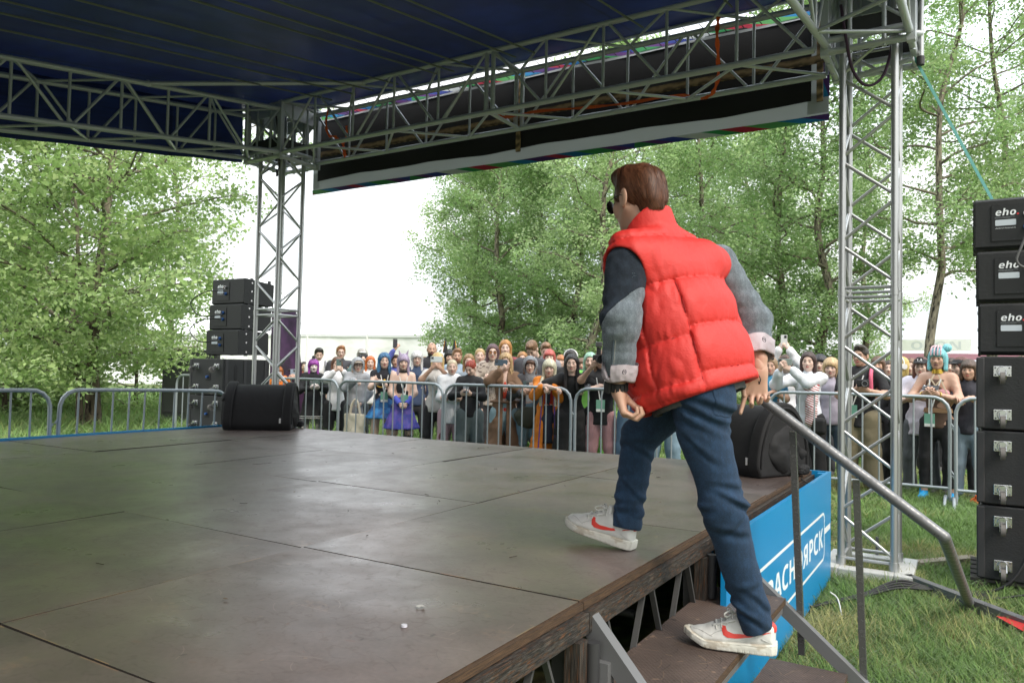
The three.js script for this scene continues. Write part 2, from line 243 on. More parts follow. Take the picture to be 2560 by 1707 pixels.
// ---------------------------------------------------------------- stair with handrail
{
  const st = thing('stage_stair', 'short two-tread plywood stair with grey steel stringers and pipe handrail', 'stair');
  const T1 = EYE - 0.90 * U, T2 = EYE - 1.15 * U, bL = 1.74, bR = 3.2;
  const treadTex = canvasTex(512, 512, (x, w, h) => {
    const R = rng(21), im = x.createImageData(w, h);
    for (let j = 0; j < h; j++) for (let i = 0; i < w; i++) { const u = i / w, v = j / h; const e = 1 + 0.3 * tileNoise(u, v, 5, 2, 5) + 0.1 * tileNoise(u, v, 200, 4, 1); const k = (j * w + i) * 4; im.data[k] = 76 * e; im.data[k + 1] = 64 * e; im.data[k + 2] = 58 * e; im.data[k + 3] = 255; }
    x.putImageData(im, 0, 0);
    for (let i = 0; i < 260; i++) { const e = R(); x.strokeStyle = e > 0.5 ? `rgba(158,132,100,${0.2 + R() * 0.4})` : `rgba(24,18,16,${0.2 + R() * 0.3})`; x.lineWidth = 0.8 + R() * 1.4; const a = R() * w, b = R() * h, t = R() * 6.3, L = 5 + R() * 46; x.beginPath(); x.moveTo(a, b); x.quadraticCurveTo(a + Math.cos(t) * L * 0.5 + R() * 9, b + Math.sin(t) * L * 0.5, a + Math.cos(t) * L, b + Math.sin(t) * L); x.stroke(); }
    for (let i = 0; i < 60; i++) { x.fillStyle = R() > 0.4 ? 'rgba(150,125,100,.5)' : 'rgba(30,22,20,.55)'; x.beginPath(); x.ellipse(R() * w, R() * h, 1 + R() * 8, 1 + R() * 4, R() * 3, 0, 7); x.fill(); }
  });
  const meshBump = dataTex(512, 512, (u, v) => { const a = Math.sin((u + v) * 512 * 0.19635), b = Math.sin((u - v) * 512 * 0.19635); return 0.35 + 0.55 * Math.pow(Math.max(Math.abs(a), Math.abs(b)), 6); }, false);
  meshBump.repeat.set(1.6, 1.6);
  const treadMat = std([1, 1, 1], 0.62, { map: treadTex, bumpMap: meshBump, bumpScale: 0.0016 });
  const tread = (y, a0, a1) => { const w = (a1 - a0) * U, L = (bR - bL) * U; const g = new THREE.BoxGeometry(w, 0.027, L); const uv = g.attributes.uv; for (let k = 0; k < uv.count; k++) { if (k < 8) uv.setXY(k, uv.getX(k) * 5, uv.getY(k)); else if (k < 12) uv.setXY(k, uv.getX(k) * w * 1.1 + y, uv.getY(k) * L * 1.1); } g.translate(-(a0 + a1) / 2 * U, y - 0.0135, -(bL + bR) / 2 * U); return mesh('tread', g, [plyEdge, plyEdge, treadMat, treadMat, plyEdge, plyEdge], st); };
  tread(T1, 0.64, 0.945); tread(T2, 0.41, 0.70);
  for (const a of [0.66, 0.92]) mesh('tread_bearer', box(-a * U, T1 - 0.042, -(bL + bR) / 2 * U, 0.03, 0.03, (bR - bL) * U - 0.06), M.steel, st);
  for (const a of [0.43, 0.67]) mesh('tread_bearer', box(-a * U, T2 - 0.042, -(bL + bR) / 2 * U, 0.03, 0.03, (bR - bL) * U - 0.06), M.steel, st);
  const grey = std([0.16, 0.163, 0.165], 0.6, { metalness: 0.35 });
  for (const [b, top] of [[bL - 0.04, 0.9], [bR + 0.035, 0.86]]) {
    const p = V3(-top * U, EYE - 0.70 * U, -b * U), q = V3(-0.18 * U, 0.02, -b * U);
    if (b < 2) mesh('stringer', bar(V3(-0.93 * U, DECK - 0.06, -1.97 * U), V3(-0.30 * U, 0.02, -1.92 * U), 0.04, 0.06), grey, st);
    else mesh('stringer', bar(V3(-0.80 * U, EYE - 0.83 * U, -b * U), V3(-0.16 * U, EYE - 1.36 * U, -b * U), 0.04, 0.05), grey, st);
  }
  mesh('stair_post', box(-0.87 * U, DECK / 2 - 0.08, -1.945 * U, 0.045, DECK - 0.16, 0.045), grey, st);
  mesh('stair_post', box(-0.86 * U, DECK / 2 - 0.06, -3.20 * U, 0.045, DECK - 0.13, 0.03), grey, st);
  const b = 3.26, hp = (a, h, bb = b) => W(a, bb, h);
  const rail = new THREE.CurvePath();
  const P = [hp(0.80, -0.07, 3.24), hp(0.088, -0.591, 3.25)], F = V3(-0.012 * U, 0.03, -5.33 * U);
  mesh('handrail', rod(P[0], P[1], 0.0225, 16), M.steel, st);
  mesh('rail_elbow', new THREE.SphereGeometry(0.0228, 16, 12).translate(P[1].x, P[1].y, P[1].z), M.steel, st);
  mesh('rail_brace', rod(P[1], F, 0.0235, 16, 0.030), M.steel, st);
  const post = std([0.12, 0.12, 0.118], 0.5, { metalness: 0.4, roughnessMap: metalNoise });
  mesh('rail_post', bar(hp(0.629, -0.235), hp(0.588, -1.13), 0.026, 0.026, V3(0, 0, 1)), post, st);
  mesh('rail_post', bar(hp(0.389, -0.41), hp(0.352, -1.37), 0.026, 0.026, V3(0, 0, 1)), post, st);
  // flat steel bar lying in the grass that the brace stands on
  const p0 = V3(-0.384, 0.05, -5.995), p1 = V3(0.392, 0.05, -5.166);
  single('ground_bar', bar(p0, p1, 0.06, 0.07), M.steel, 'grey square steel bar lying in the grass under the pipe brace', 'steel bar');
  const p2 = V3(-0.36, 0.05, -6.542), p3 = V3(0.024, 0.05, -7.031);
  single('plank', bar(p2, p3, 0.09, 0.03), std([0.28, 0.24, 0.19], 0.9), 'weathered wooden plank lying in the grass behind the tower base', 'plank');
}
// ---------------------------------------------------------------- aluminium trusses and towers that carry the roof
const CH = 0.026, BR = 0.0135;
function truss(label, c, nodes, opts = {}) {
  // c: four functions t -> point (near low, near high, far low, far high); nodes: station list; zigzag braces between the chords
  const t = thing('roof_truss', label, 'truss');
  const [nl, nh, fl, fh] = c, A = nodes[0], B = nodes[nodes.length - 1], mat = opts.mat || M.aluDull;
  for (const f of c) mesh('chord', rod(f(opts.from ?? A), f(opts.to ?? B), CH, 14), mat, t);
  nodes.forEach((s, i) => {
    for (const [lo, hi] of [[nl, nh], [fl, fh]]) {
      for (const e of opts.joints?.includes(i) ? [-0.035, 0.035] : [0]) mesh('upright', rod(lo(s + e), hi(s + e), BR * (e ? 1.7 : 1), 10), mat, t);
      if (i + 1 < nodes.length) { const n = nodes[i + 1], k = (i + (opts.phase || 0)) % 2, far = lo === fl ? 1 : 0; const up = (k + far) % 2; mesh('brace', rod(up ? hi(s + (n - s) * 0.07) : lo(s + (n - s) * 0.07), up ? lo(n - (n - s) * 0.07) : hi(n - (n - s) * 0.07), BR, 10), mat, t); }
    }
    if (i + 1 < nodes.length) {
      const n = nodes[i + 1], k = i % 2;
      mesh('bottom_brace', rod(k ? nl(s) : fl(s), k ? fl(n) : nl(n), BR, 10), mat, t);
      mesh('top_brace', rod(k ? fh(s) : nh(s), k ? nh(n) : fh(n), BR, 10), mat, t);
      if (opts.joints?.includes(i)) { mesh('bottom_brace', rod(nl(s), fl(s), BR * 1.4, 10), mat, t); mesh('top_brace', rod(nh(s), fh(s), BR * 1.4, 10), mat, t); }
    }
  });
  return t;
}
const LOW = 2.31, HIGH = 2.87;
truss('long horizontal front roof truss with the dark banner strapped behind it',
  [(a) => W(a, 5.6, LOW), (a) => W(a, 5.6, HIGH), (a) => W(a, 6.12, LOW), (a) => W(a, 6.12, HIGH)],
  [6.47, 5.925, 5.38, 4.84, 4.295, 3.715, 3.135, 2.595, 2.05, 1.5, 0.95], { joints: [5], phase: 0 });
const hl = (b) => 1.885 + 0.1555 * (b - 2.84), hh = (b) => 2.345 + 0.16 * (b - 2.82);
const sideNodes = []; for (let b = 5.6; b > -1.4; b -= 0.45) sideNodes.push(b);
truss('sloping side roof truss in front of the navy valance over the tree side',
  [(b) => W(6.44, b, hl(b)), (b) => W(6.44, b, hh(b)), (b) => W(6.96, b, hl(b)), (b) => W(6.96, b, hh(b))], sideNodes, { phase: 1 });
truss('sloping side roof truss over the stair side of the stage',
  [(b) => W(0.87, b, hl(b)), (b) => W(0.87, b, hh(b)), (b) => W(0.35, b, hl(b)), (b) => W(0.35, b, hh(b))], sideNodes, { phase: 1 });
{
  const br = thing('corner_brace', 'straight grey tube bracing the corner between the left and front roof trusses', 'brace');
  mesh('tube', rod(W(6.44, 4.043, 2.545), W(5.25, 5.6, 2.862), 0.024, 12), M.aluDull, br);
  for (const p of [W(6.44, 4.043, 2.545), W(5.25, 5.6, 2.862)]) mesh('clamp', new THREE.SphereGeometry(0.034, 12, 8).translate(p.x, p.y, p.z), M.aluDull, br);
}
function tower(label, ac, bc, base) {
  const t = thing('truss_tower', label, 'tower', 'towers carrying the stage roof'), s = 0.165, top = EYE + 3.0 * U;
  delete t.userData.group;
  const leg = [[ac + s, bc - s], [ac - s, bc - s], [ac - s, bc + s], [ac + s, bc + s]].map(([a, b]) => (y) => V3(-a * U, y, -b * U));
  for (const l of leg) mesh('leg', rod(l(0.09), l(top), 0.0255, 16), M.alu, t);
  const segs = [[0.15, 2.02], [2.13, 4.02]];
  for (let f = 0; f < 4; f++) {
    const p = leg[f], q = leg[(f + 1) % 4];
    for (const [y0, y1] of segs) {
      const n = 6, d = (y1 - y0) / n;
      for (let i = 0; i < n; i++) { const k = (i + (f % 2)) % 2; mesh('brace', rod(k ? p(y0 + i * d + 0.02) : q(y0 + i * d + 0.02), k ? q(y0 + (i + 1) * d - 0.02) : p(y0 + (i + 1) * d - 0.02), 0.0125, 10), M.alu, t); }
    }
    for (const y of [0.13, 2.04, 2.11, 4.0]) mesh('ring_bar', rod(p(y), q(y), 0.0125, 10), M.alu, t);
    mesh('collar', (() => { const l = p(2.075); return new THREE.CylinderGeometry(0.029, 0.029, 0.05, 16).translate(l.x, l.y, l.z); })(), M.alu, t);
  }
  const c = V3(-ac * U, 0, -bc * U), pl = std([0.50, 0.50, 0.48], 0.7, { metalness: 0.2, bumpMap: metalNoise, bumpScale: 0.003 });
  for (const sx of [-1, 1]) { mesh('base_beam', rbox(c.x + sx * 0.24, 0.045, c.z, 0.12, 0.08, 0.62, 0.008), pl, t); mesh('base_beam', rbox(c.x, 0.045, c.z + sx * 0.25, 0.36, 0.075, 0.12, 0.008), pl, t); }
  for (let f = 0; f < 4; f++) { const l = leg[f](0.1); mesh('foot_socket', new THREE.CylinderGeometry(0.034, 0.036, 0.09, 14).translate(l.x, l.y, l.z), M.alu, t); }
  if (base) { mesh('screw_jack', rod(V3(c.x + 0.02, 0.06, c.z - 0.30), V3(c.x + 0.02, 0.22, c.z - 0.30), 0.012), M.steel, t); }
  // sleeve block at the top that the trusses pin to
  const blk = thing('sleeve_block', label.includes('wedge') ? 'grey boxy sleeve block on the tower where left and front trusses meet' : 'grey boxy sleeve block at the head of the tower by the loudspeakers', 'truss corner');
  const A0 = ac - 0.27, A1 = ac + 0.27, B0 = bc - 0.27, B1 = bc + 0.27, y0 = EYE + 2.24 * U, y1 = EYE + 2.93 * U;
  const cs = [[A0, B0], [A1, B0], [A1, B1], [A0, B1]];
  for (let i = 0; i < 4; i++) {
    const [a, b] = cs[i], [a2, b2] = cs[(i + 1) % 4];
    mesh('corner_post', box(-a * U, (y0 + y1) / 2, -b * U, 0.055, y1 - y0, 0.055), M.aluDull, blk);
    for (const y of [y0 + 0.03, y0 + 0.12, y1 - 0.03]) mesh('frame_tube', rod(V3(-a * U, y, -b * U), V3(-a2 * U, y, -b2 * U), 0.025, 10), M.aluDull, blk);
    mesh('inner_post', rod(V3(-mix(a, a2, 0.3) * U, y0, -mix(b, b2, 0.3) * U), V3(-mix(a, a2, 0.3) * U, y1, -mix(b, b2, 0.3) * U), 0.018, 8), M.aluDull, blk);
    mesh('inner_post', rod(V3(-mix(a, a2, 0.7) * U, y0, -mix(b, b2, 0.7) * U), V3(-mix(a, a2, 0.7) * U, y1, -mix(b, b2, 0.7) * U), 0.018, 8), M.aluDull, blk);
    mesh('side_plate', bar(V3(-mix(a, a2, 0.06) * U, y1 - 0.14, -mix(b, b2, 0.06) * U), V3(-mix(a, a2, 0.94) * U, y1 - 0.14, -mix(b, b2, 0.94) * U), 0.008, 0.16), M.aluDull, blk);
    mesh('side_plate', bar(V3(-mix(a, a2, 0.06) * U, y0 + 0.20, -mix(b, b2, 0.06) * U), V3(-mix(a, a2, 0.94) * U, y0 + 0.20, -mix(b, b2, 0.94) * U), 0.006, 0.11), M.darkSteel, blk);
    mesh('frame_brace', rod(V3(-a * U, y0 + 0.15, -b * U), V3(-a2 * U, y1 - 0.12, -b2 * U), 0.014, 8), M.aluDull, blk);
  }
  return t;
}
tower('slim silver truss tower behind the floor wedge at the far corner of the stage', 6.7, 5.86, false);
tower('silver truss tower on a painted base frame beside the blue stage panel', 0.61, 5.86, true);
{ // lifting pole and strap on the near tower
  const p = thing('lifting_pole', 'thin pale vertical pole clamped outside the tower head', 'pole');
  mesh('tube', rod(W(0.30, 5.9, 2.20), W(0.30, 5.9, 3.4), 0.022, 12), M.alu, p);
  mesh('end_cap', rod(W(0.30, 5.9, 2.18), W(0.30, 5.9, 2.24), 0.027, 12), M.darkSteel, p);
  mesh('clamp', rod(W(0.30, 5.9, 2.40), W(0.35, 5.86, 2.40), 0.03, 10), M.aluDull, p);
  mesh('arm', rod(W(0.34, 5.86, 2.22), W(0.72, 5.95, 2.20), 0.018, 10), M.aluDull, p);
  const s = std([0.10, 0.30, 0.28], 0.8, { side: THREE.DoubleSide });
  const p0 = V3(-0.36, 3.84, -6.25), p1 = V3(0.19, 2.64, -6.5);
  single('ratchet_strap', bar(p0, p1, 0.022, 0.003, V3(0.4, 0.2, 1)), s, 'taut turquoise webbing strap running from the tower head down behind the loudspeakers', 'strap');
  single('ratchet_strap', pipe([W(0.78, 5.62, 2.6), W(0.74, 5.55, 2.35), W(0.70, 5.6, 2.12), W(0.62, 5.68, 2.02), W(0.52, 5.75, 2.1), W(0.46, 5.85, 2.4)], 0.011, 40, 6), std([0.06, 0.03, 0.06], 0.9), 'dark webbing strap looped under the sleeve block of the near tower', 'strap');
  single('ratchet_strap', pipe([W(6.55, 5.60, 2.85), W(6.5, 5.62, 2.5), W(6.52, 5.66, 2.2), W(6.62, 5.72, 2.10), W(6.72, 5.8, 2.2)], 0.011, 40, 6), std([0.04, 0.03, 0.04], 0.9), 'dark webbing strap looped under the sleeve block of the far tower', 'strap');
}
// ---------------------------------------------------------------- roof tarp
{
  const roof = thing('roof_tarp', 'dark navy tarpaulin roof stretched over the stage trusses', 'roof');
  const tarpTex = dataTex(256, 256, (u, v) => { const n = tileNoise(u, v, 5, 21, 5) * 0.25 + tileNoise(u, v, 32, 25, 3) * 0.12; const seam = Math.abs(((u * 4) % 1) - 0.5) < 0.012 ? -0.25 : 0; const e = 0.8 + n + seam; return [e, e, e]; });
  const tarp = phys([0.016, 0.034, 0.17], 1, { transmission: 0.06, thickness: 0, clearcoat: 0.35, clearcoatRoughness: 0.32, map: tarpTex, side: THREE.DoubleSide, bumpMap: dataTex(128, 128, (u, v) => 0.5 + 0.5 * tileNoise(u, v, 4, 31, 4), false), bumpScale: 0.02 });
  const hs = (b) => hh(b) + 0.07;
  const g = new THREE.PlaneGeometry(1, 1, 60, 60), p = g.attributes.position, uv = g.attributes.uv;
  for (let i = 0; i < p.count; i++) {
    const s = p.getX(i) + 0.5, t = p.getY(i) + 0.5, a = mix(-0.1, 7.16, s), b = mix(-1.6, 6.16, t);
    const sag = 0.05 * Math.sin(s * Math.PI * 7) ** 2 * Math.sin(clamp(t) * Math.PI) + 0.02 * noise3(a * 2, b * 2, 1);
    const w = W(a, b, hs(b) - sag * 0.6 + 0.03); p.setXYZ(i, w.x, w.y, w.z); uv.setXY(i, a / 4, b / 4);
  }
  g.computeVertexNormals(); mesh('tarp', g, tarp, roof);
  for (const [name, a0, dir] of [['side_valance', 7.10, 1], ['side_valance', -0.1, -1]]) {
    if (dir < 0) continue;
    const vg = new THREE.PlaneGeometry(1, 1, 60, 12), q = vg.attributes.position;
    for (let i = 0; i < q.count; i++) { const t = q.getX(i) + 0.5, v = q.getY(i) + 0.5, b = mix(-1.6, 5.62, t); const top = hs(b) + 0.09, bot = hl(b) - 0.035 + 0.004 * Math.sin(b * 9); const w = W(a0 + 0.02 * noise3(b * 3, v * 2, 0), b, mix(bot, top, v)); q.setXYZ(i, w.x, w.y, w.z); }
    vg.computeVertexNormals(); mesh(name, vg, tarp, roof);
  }
  const rope = std([0.15, 0.17, 0.14], 0.8);
  for (const a of [5.86, 5.52, 5.28, 4.94, 4.42, 4.03, 4.25, 3.56, 3.36, 2.33, 1.6]) mesh('roof_rope', rod(W(a + 0.02, -1.4, hs(-1.4) - 0.05), W(a - 0.02, 5.75, hs(5.75) - 0.05), 0.009, 8), rope, roof);
  mesh('hem_pole', rod(W(0.4, 6.14, hs(6.14) + 0.02), W(6.95, 6.14, hs(6.14) + 0.02), 0.018, 10), M.aluDull, roof);
  for (let k = 0; k < 40; k++) { const a = 0.95 + k * 0.145; mesh('lacing', rod(W(a, 6.15, hs(6.15) + 0.0), W(a - 0.05, 6.30, 2.90), 0.004, 5), M.black, roof); }
}
// ---------------------------------------------------------------- banner hung behind the front truss
{
  const bn = thing('banner', 'long horizontal banner seen from its black back, grey hem and coloured print edge', 'banner');
  const hemW = (a) => 0.007 * Math.sin(a * 2.6) + 0.005 * Math.sin(a * 5.3 + 1) + 0.002 * Math.sin(a * 13);
  const sheet = (name, a0, a1, lo, hi, b, mat, nx = 90, ny = 4) => {
    const g = new THREE.PlaneGeometry(1, 1, nx, ny), p = g.attributes.position, uv = g.attributes.uv;
    for (let i = 0; i < p.count; i++) { const s = p.getX(i) + 0.5, v = p.getY(i) + 0.5, a = mix(a0, a1, s); const w = W(a, b + 0.008 * Math.sin(a * 5 + v), mix(lo(a), hi(a), v)); p.setXYZ(i, w.x, w.y, w.z); uv.setXY(i, a / 2.6, v); }
    g.computeVertexNormals(); return mesh(name, g, mat, bn);
  };
  const print = canvasTex(1024, 64, (x, w, h) => {
    const cols = ['#2a3f9c', '#5b2a78', '#2e8f4e', '#0a6fae', '#b01f45', '#4a2170', '#0d84bd', '#5fae62', '#c02846', '#2f9d5a', '#d6dde0'];
    let k = 0; for (let i = -100; i < w + 100; i += 50 + ((k * 37) % 60)) { x.fillStyle = cols[k++ % cols.length]; x.beginPath(); x.moveTo(i, h); x.lineTo(i + 90, 0); x.lineTo(i + 230, 0); x.lineTo(i + 140, h); x.fill(); }
  });
  const ds = { side: THREE.DoubleSide };
  const blackC = std([0.007, 0.007, 0.009], 0.9, ds), hemC = phys([0.40, 0.42, 0.44], 1, { transmission: 0.22, thickness: 0, ...ds }), printM = std([0.7, 0.7, 0.7], 0.7, { map: print, ...ds });
  sheet('backing', 1.09, 6.60, (a) => 2.178 + hemW(a), () => 2.905, 6.30, blackC);
  sheet('hem', 0.96, 6.68, () => 2.062, (a) => 2.26, 6.312, hemC);
  sheet('print_edge', 0.955, 6.68, () => 2.012, () => 2.066, 6.304, printM);
  sheet('hem', 0.96, 1.12, () => 2.08, () => 2.905, 6.308, hemC, 4);
  sheet('hem', 6.585, 6.68, () => 2.08, () => 2.905, 6.308, hemC, 4);
  sheet('print_edge', 0.952, 1.045, () => 2.20, () => 2.90, 6.296, printM, 4);
  sheet('print_edge', 1.0, 6.6, () => 2.885, () => 2.935, 6.296, printM);
  sheet('hem', 1.0, 6.6, () => 2.865, () => 2.887, 6.294, hemC);
  // the printed face that the audience sees
  sheet('printed_face', 1.12, 6.58, () => 2.26, () => 2.93, 6.33, printM);
  mesh('top_pole', rod(W(0.9, 6.34, 2.925), W(6.7, 6.34, 2.925), 0.014, 10), M.aluDull, bn);
  const wood = std([0.34, 0.26, 0.16], 0.85, { map: dataTex(256, 32, (u, v) => { const e = 0.75 + 0.25 * Math.sin(v * 26 + 3 * tileNoise(u, v, 4, 3, 3)); return [e, e * 0.95, e * 0.88]; }) });
  mesh('wooden_batten', bar(W(0.98, 6.26, 2.50), W(3.7, 6.26, 2.49), 0.03, 0.06), wood, bn);
  mesh('wooden_batten', bar(W(3.72, 6.26, 2.47), W(6.6, 6.26, 2.46), 0.03, 0.06), wood, bn);
  mesh('wooden_batten', bar(W(3.815, 6.28, 2.14), W(3.815, 6.28, 2.90), 0.05, 0.02, V3(0, 0, 1)), wood, bn);
  mesh('wooden_batten', bar(W(1.02, 6.26, 2.16), W(1.02, 6.26, 2.9), 0.05, 0.02, V3(0, 0, 1)), wood, bn);
  const strapMat = phys([0.75, 0.12, 0.02], 1, { transmission: 0.3, thickness: 0, ...ds });
  const ribbon = (pts, w, label, n = 60) => {
    const c = new THREE.CatmullRomCurve3(pts), pos = [], idx = [];
    for (let i = 0; i <= n; i++) { const p = c.getPoint(i / n), t = c.getTangent(i / n), s = V3().crossVectors(t, V3(0.2, 0.1, 1)).normalize().multiplyScalar(w * (0.75 + 0.25 * Math.cos(i * 0.7))); pos.push(p.x - s.x, p.y - s.y, p.z - s.z, p.x + s.x, p.y + s.y, p.z + s.z); if (i < n) { const k = i * 2; idx.push(k, k + 1, k + 2, k + 1, k + 3, k + 2); } }
    const g = new THREE.BufferGeometry(); g.setAttribute('position', new THREE.Float32BufferAttribute(pos, 3)); g.setIndex(idx); g.computeVertexNormals(); g.setAttribute('uv', new THREE.Float32BufferAttribute(new Float32Array(pos.length / 3 * 2), 2));
    single('ratchet_strap', g, strapMat, label, 'strap');
  };
  ribbon([W(3.92, 6.06, 2.47), W(3.84, 6.05, 2.42), W(3.5, 6.07, 2.425), W(3.0, 6.09, 2.385), W(2.6, 6.1, 2.36), W(2.1, 6.1, 2.345), W(1.95, 6.12, 2.30), W(1.85, 6.1, 2.30)], 0.017, 'slack orange ratchet strap sagging along the lower chord of the front truss');
  ribbon([W(1.78, 6.08, 2.94), W(1.785, 6.06, 2.8), W(1.775, 6.06, 2.6), W(1.78, 6.07, 2.40), W(1.84, 6.09, 2.30), W(1.93, 6.1, 2.29)], 0.020, 'upright orange ratchet strap on the front truss nearest the stair side');
  ribbon([W(6.12, 5.98, 2.86), W(6.14, 5.97, 2.7), W(6.09, 5.97, 2.55), W(6.0, 5.98, 2.52), W(5.92, 6, 2.45), W(5.87, 6.02, 2.30)], 0.018, 'orange ratchet strap hanging in a loop beside the far tower');
  ribbon([W(5.86, 6.0, 2.63), W(5.85, 6.0, 2.5), W(5.90, 6.0, 2.42), W(5.87, 6.0, 2.28)], 0.018, 'short twisted orange strap tail tied on the front truss near the far tower');
}
// ---------------------------------------------------------------- ground and grass
const groundY = (x, z) => 0.09 * smooth(-7.0, -8.3, z) * smooth(-13, -10, x);
{
  const g = new THREE.PlaneGeometry(360, 360, 180, 180); g.rotateX(-Math.PI / 2); g.translate(-20, 0, -60);
  const p = g.attributes.position, uv = g.attributes.uv;
  for (let i = 0; i < p.count; i++) { p.setY(i, groundY(p.getX(i), p.getZ(i)) - 0.01); uv.setXY(i, p.getX(i) / 4, p.getZ(i) / 4); }
  g.computeVertexNormals();
  const t = dataTex(256, 256, (u, v) => { const n = tileNoise(u, v, 6, 3, 5), f = tileNoise(u, v, 64, 9, 3), s = smooth(0.0, 0.4, tileNoise(u, v, 9, 15, 4)); const e = 0.75 + 0.35 * n + 0.4 * f; return [mix(0.38, 0.54, s) * e, mix(0.48, 0.52, s) * e, mix(0.22, 0.31, s) * e]; });
  structure('ground', g, std([1, 1, 1], 1, { map: t }));
}
function bladeGeo(n, h, spread, seed, w0 = 0.006) {
  const R = rng(seed), pos = [], nor = [], idx = [];
  for (let i = 0; i < n; i++) {
    const a = R() * 6.283, r = spread * Math.sqrt(R()), bx = Math.cos(a) * r, bz = Math.sin(a) * r, H = h * (0.45 + 0.75 * R()), t = R() * 6.283, bend = H * (0.25 + R() * 0.9), w = w0 * (0.6 + 0.7 * R());
    const sx = Math.cos(t + 1.57) * w, sz = Math.sin(t + 1.57) * w, k = pos.length / 3;
    for (let s = 0; s < 3; s++) { const f = s / 2.6, y = H * f * (1 - 0.25 * f), o = bend * f * f, ww = 1 - 0.3 * s; pos.push(bx + Math.cos(t) * o - sx * ww, y, bz + Math.sin(t) * o - sz * ww, bx + Math.cos(t) * o + sx * ww, y, bz + Math.sin(t) * o + sz * ww); }
    pos.push(bx + Math.cos(t) * bend * 1.1, H * 0.8, bz + Math.sin(t) * bend * 1.1);
    idx.push(k, k + 1, k + 2, k + 1, k + 3, k + 2, k + 2, k + 3, k + 4, k + 3, k + 5, k + 4, k + 4, k + 5, k + 6);
  }
  const g = new THREE.BufferGeometry(); g.setAttribute('position', new THREE.Float32BufferAttribute(pos, 3)); g.setIndex(idx); g.computeVertexNormals(); return g;
}
const grassMat = phys([1, 1, 1], 1, { side: THREE.DoubleSide, transmission: 0.35, thickness: 0 });
function grass(name, geo, n, place, tint, seed) {
  const R = rng(seed), im = new THREE.InstancedMesh(geo, grassMat, n), m = new THREE.Matrix4(), q = new THREE.Quaternion(), c = new THREE.Color();
  for (let i = 0; i < n; i++) { const [x, z, s] = place(R); q.setFromAxisAngle(YUP, R() * 6.283); const k = s * (0.7 + 0.6 * R()); m.compose(V3(x, groundY(x, z) - 0.012, z), q, V3(s, k, s)); im.setMatrixAt(i, m); tint(c, R, x, z); im.setColorAt(i, c); }
  im.name = name; im.castShadow = im.receiveShadow = true; im.userData = { kind: 'stuff', label: name === 'lawn_grass' ? 'trampled green and straw-coloured grass beside the stage' : name === 'tall_grass' ? 'taller fresh green grass under the trees beyond the stage' : 'short meadow grass stretching to the trees', category: 'grass' }; scene.add(im);
}
const lawnTint = (c, R, x, z) => { const d = smooth(-0.1, 0.5, fbm(x * 1.3, 0, z * 1.3, 3) + (R() - 0.5) * 0.7), b = 0.75 + 0.5 * R(); c.setRGB(mix(0.13, 0.36, d) * b, mix(0.235, 0.34, d) * b, mix(0.05, 0.13, d) * b); };
const freshTint = (c, R) => { const b = 0.7 + 0.6 * R(), d = R() * R(); c.setRGB(mix(0.12, 0.30, d) * b, mix(0.26, 0.32, d) * b, mix(0.05, 0.11, d) * b); };
grass('lawn_grass', bladeGeo(16, 0.088, 0.06, 4, 0.0032), 21000, (R) => { for (;;) { const z = -2.6 - R() * 8, x = -0.82 + R() * 4.6; if (x < 0.62 * -z + 0.6) return [x, z, 0.8 + R() * 0.5]; } }, lawnTint, 3);
grass('lawn_grass', bladeGeo(14, 0.09, 0.08, 5, 0.005), 14000, (R) => [-9 + R() * 12, -5.95 - R() * 7, 0.8 + R() * 0.6], lawnTint, 8);
grass('tall_grass', bladeGeo(12, 0.34, 0.10, 6, 0.006), 15000, (R) => [-7.1 - R() * 13, -2 - R() * 16, 0.7 + R() * 0.8], freshTint, 5);
grass('meadow_grass', bladeGeo(12, 0.22, 0.3, 7, 0.014), 16000, (R) => { const d = 13 + R() * 26, t = -1.45 + R() * 1.5; return [Math.sin(t) * d, -Math.cos(t) * d, 1 + R()]; }, freshTint, 6);

// ---------------------------------------------------------------- trees
function taperTube(pts, radii, seg = 8) {
  const c = new THREE.CatmullRomCurve3(pts), n = Math.max(4, pts.length * 4), pos = [], uv = [], idx = []; let up = V3(0.3, 0.2, 1);
  for (let i = 0; i <= n; i++) {
    const t = i / n, p = c.getPoint(t), d = c.getTangent(t), s = V3().crossVectors(d, up).normalize(), u = V3().crossVectors(s, d).normalize(), f = t * (radii.length - 1), k = Math.min(radii.length - 2, Math.floor(f)), r = mix(radii[k], radii[k + 1], f - k); up = u;
    for (let j = 0; j <= seg; j++) { const a = j / seg * Math.PI * 2; pos.push(p.x + (s.x * Math.cos(a) + u.x * Math.sin(a)) * r, p.y + (s.y * Math.cos(a) + u.y * Math.sin(a)) * r, p.z + (s.z * Math.cos(a) + u.z * Math.sin(a)) * r); uv.push(j / seg * 2, p.y * 0.7); }
  }
  for (let i = 0; i < n; i++) for (let j = 0; j < seg; j++) { const k = i * (seg + 1) + j; idx.push(k, k + 1, k + seg + 1, k + 1, k + seg + 2, k + seg + 1); }
  const g = new THREE.BufferGeometry(); g.setAttribute('position', new THREE.Float32BufferAttribute(pos, 3)); g.setAttribute('uv', new THREE.Float32BufferAttribute(uv, 2)); g.setIndex(idx); g.computeVertexNormals(); return g;
}
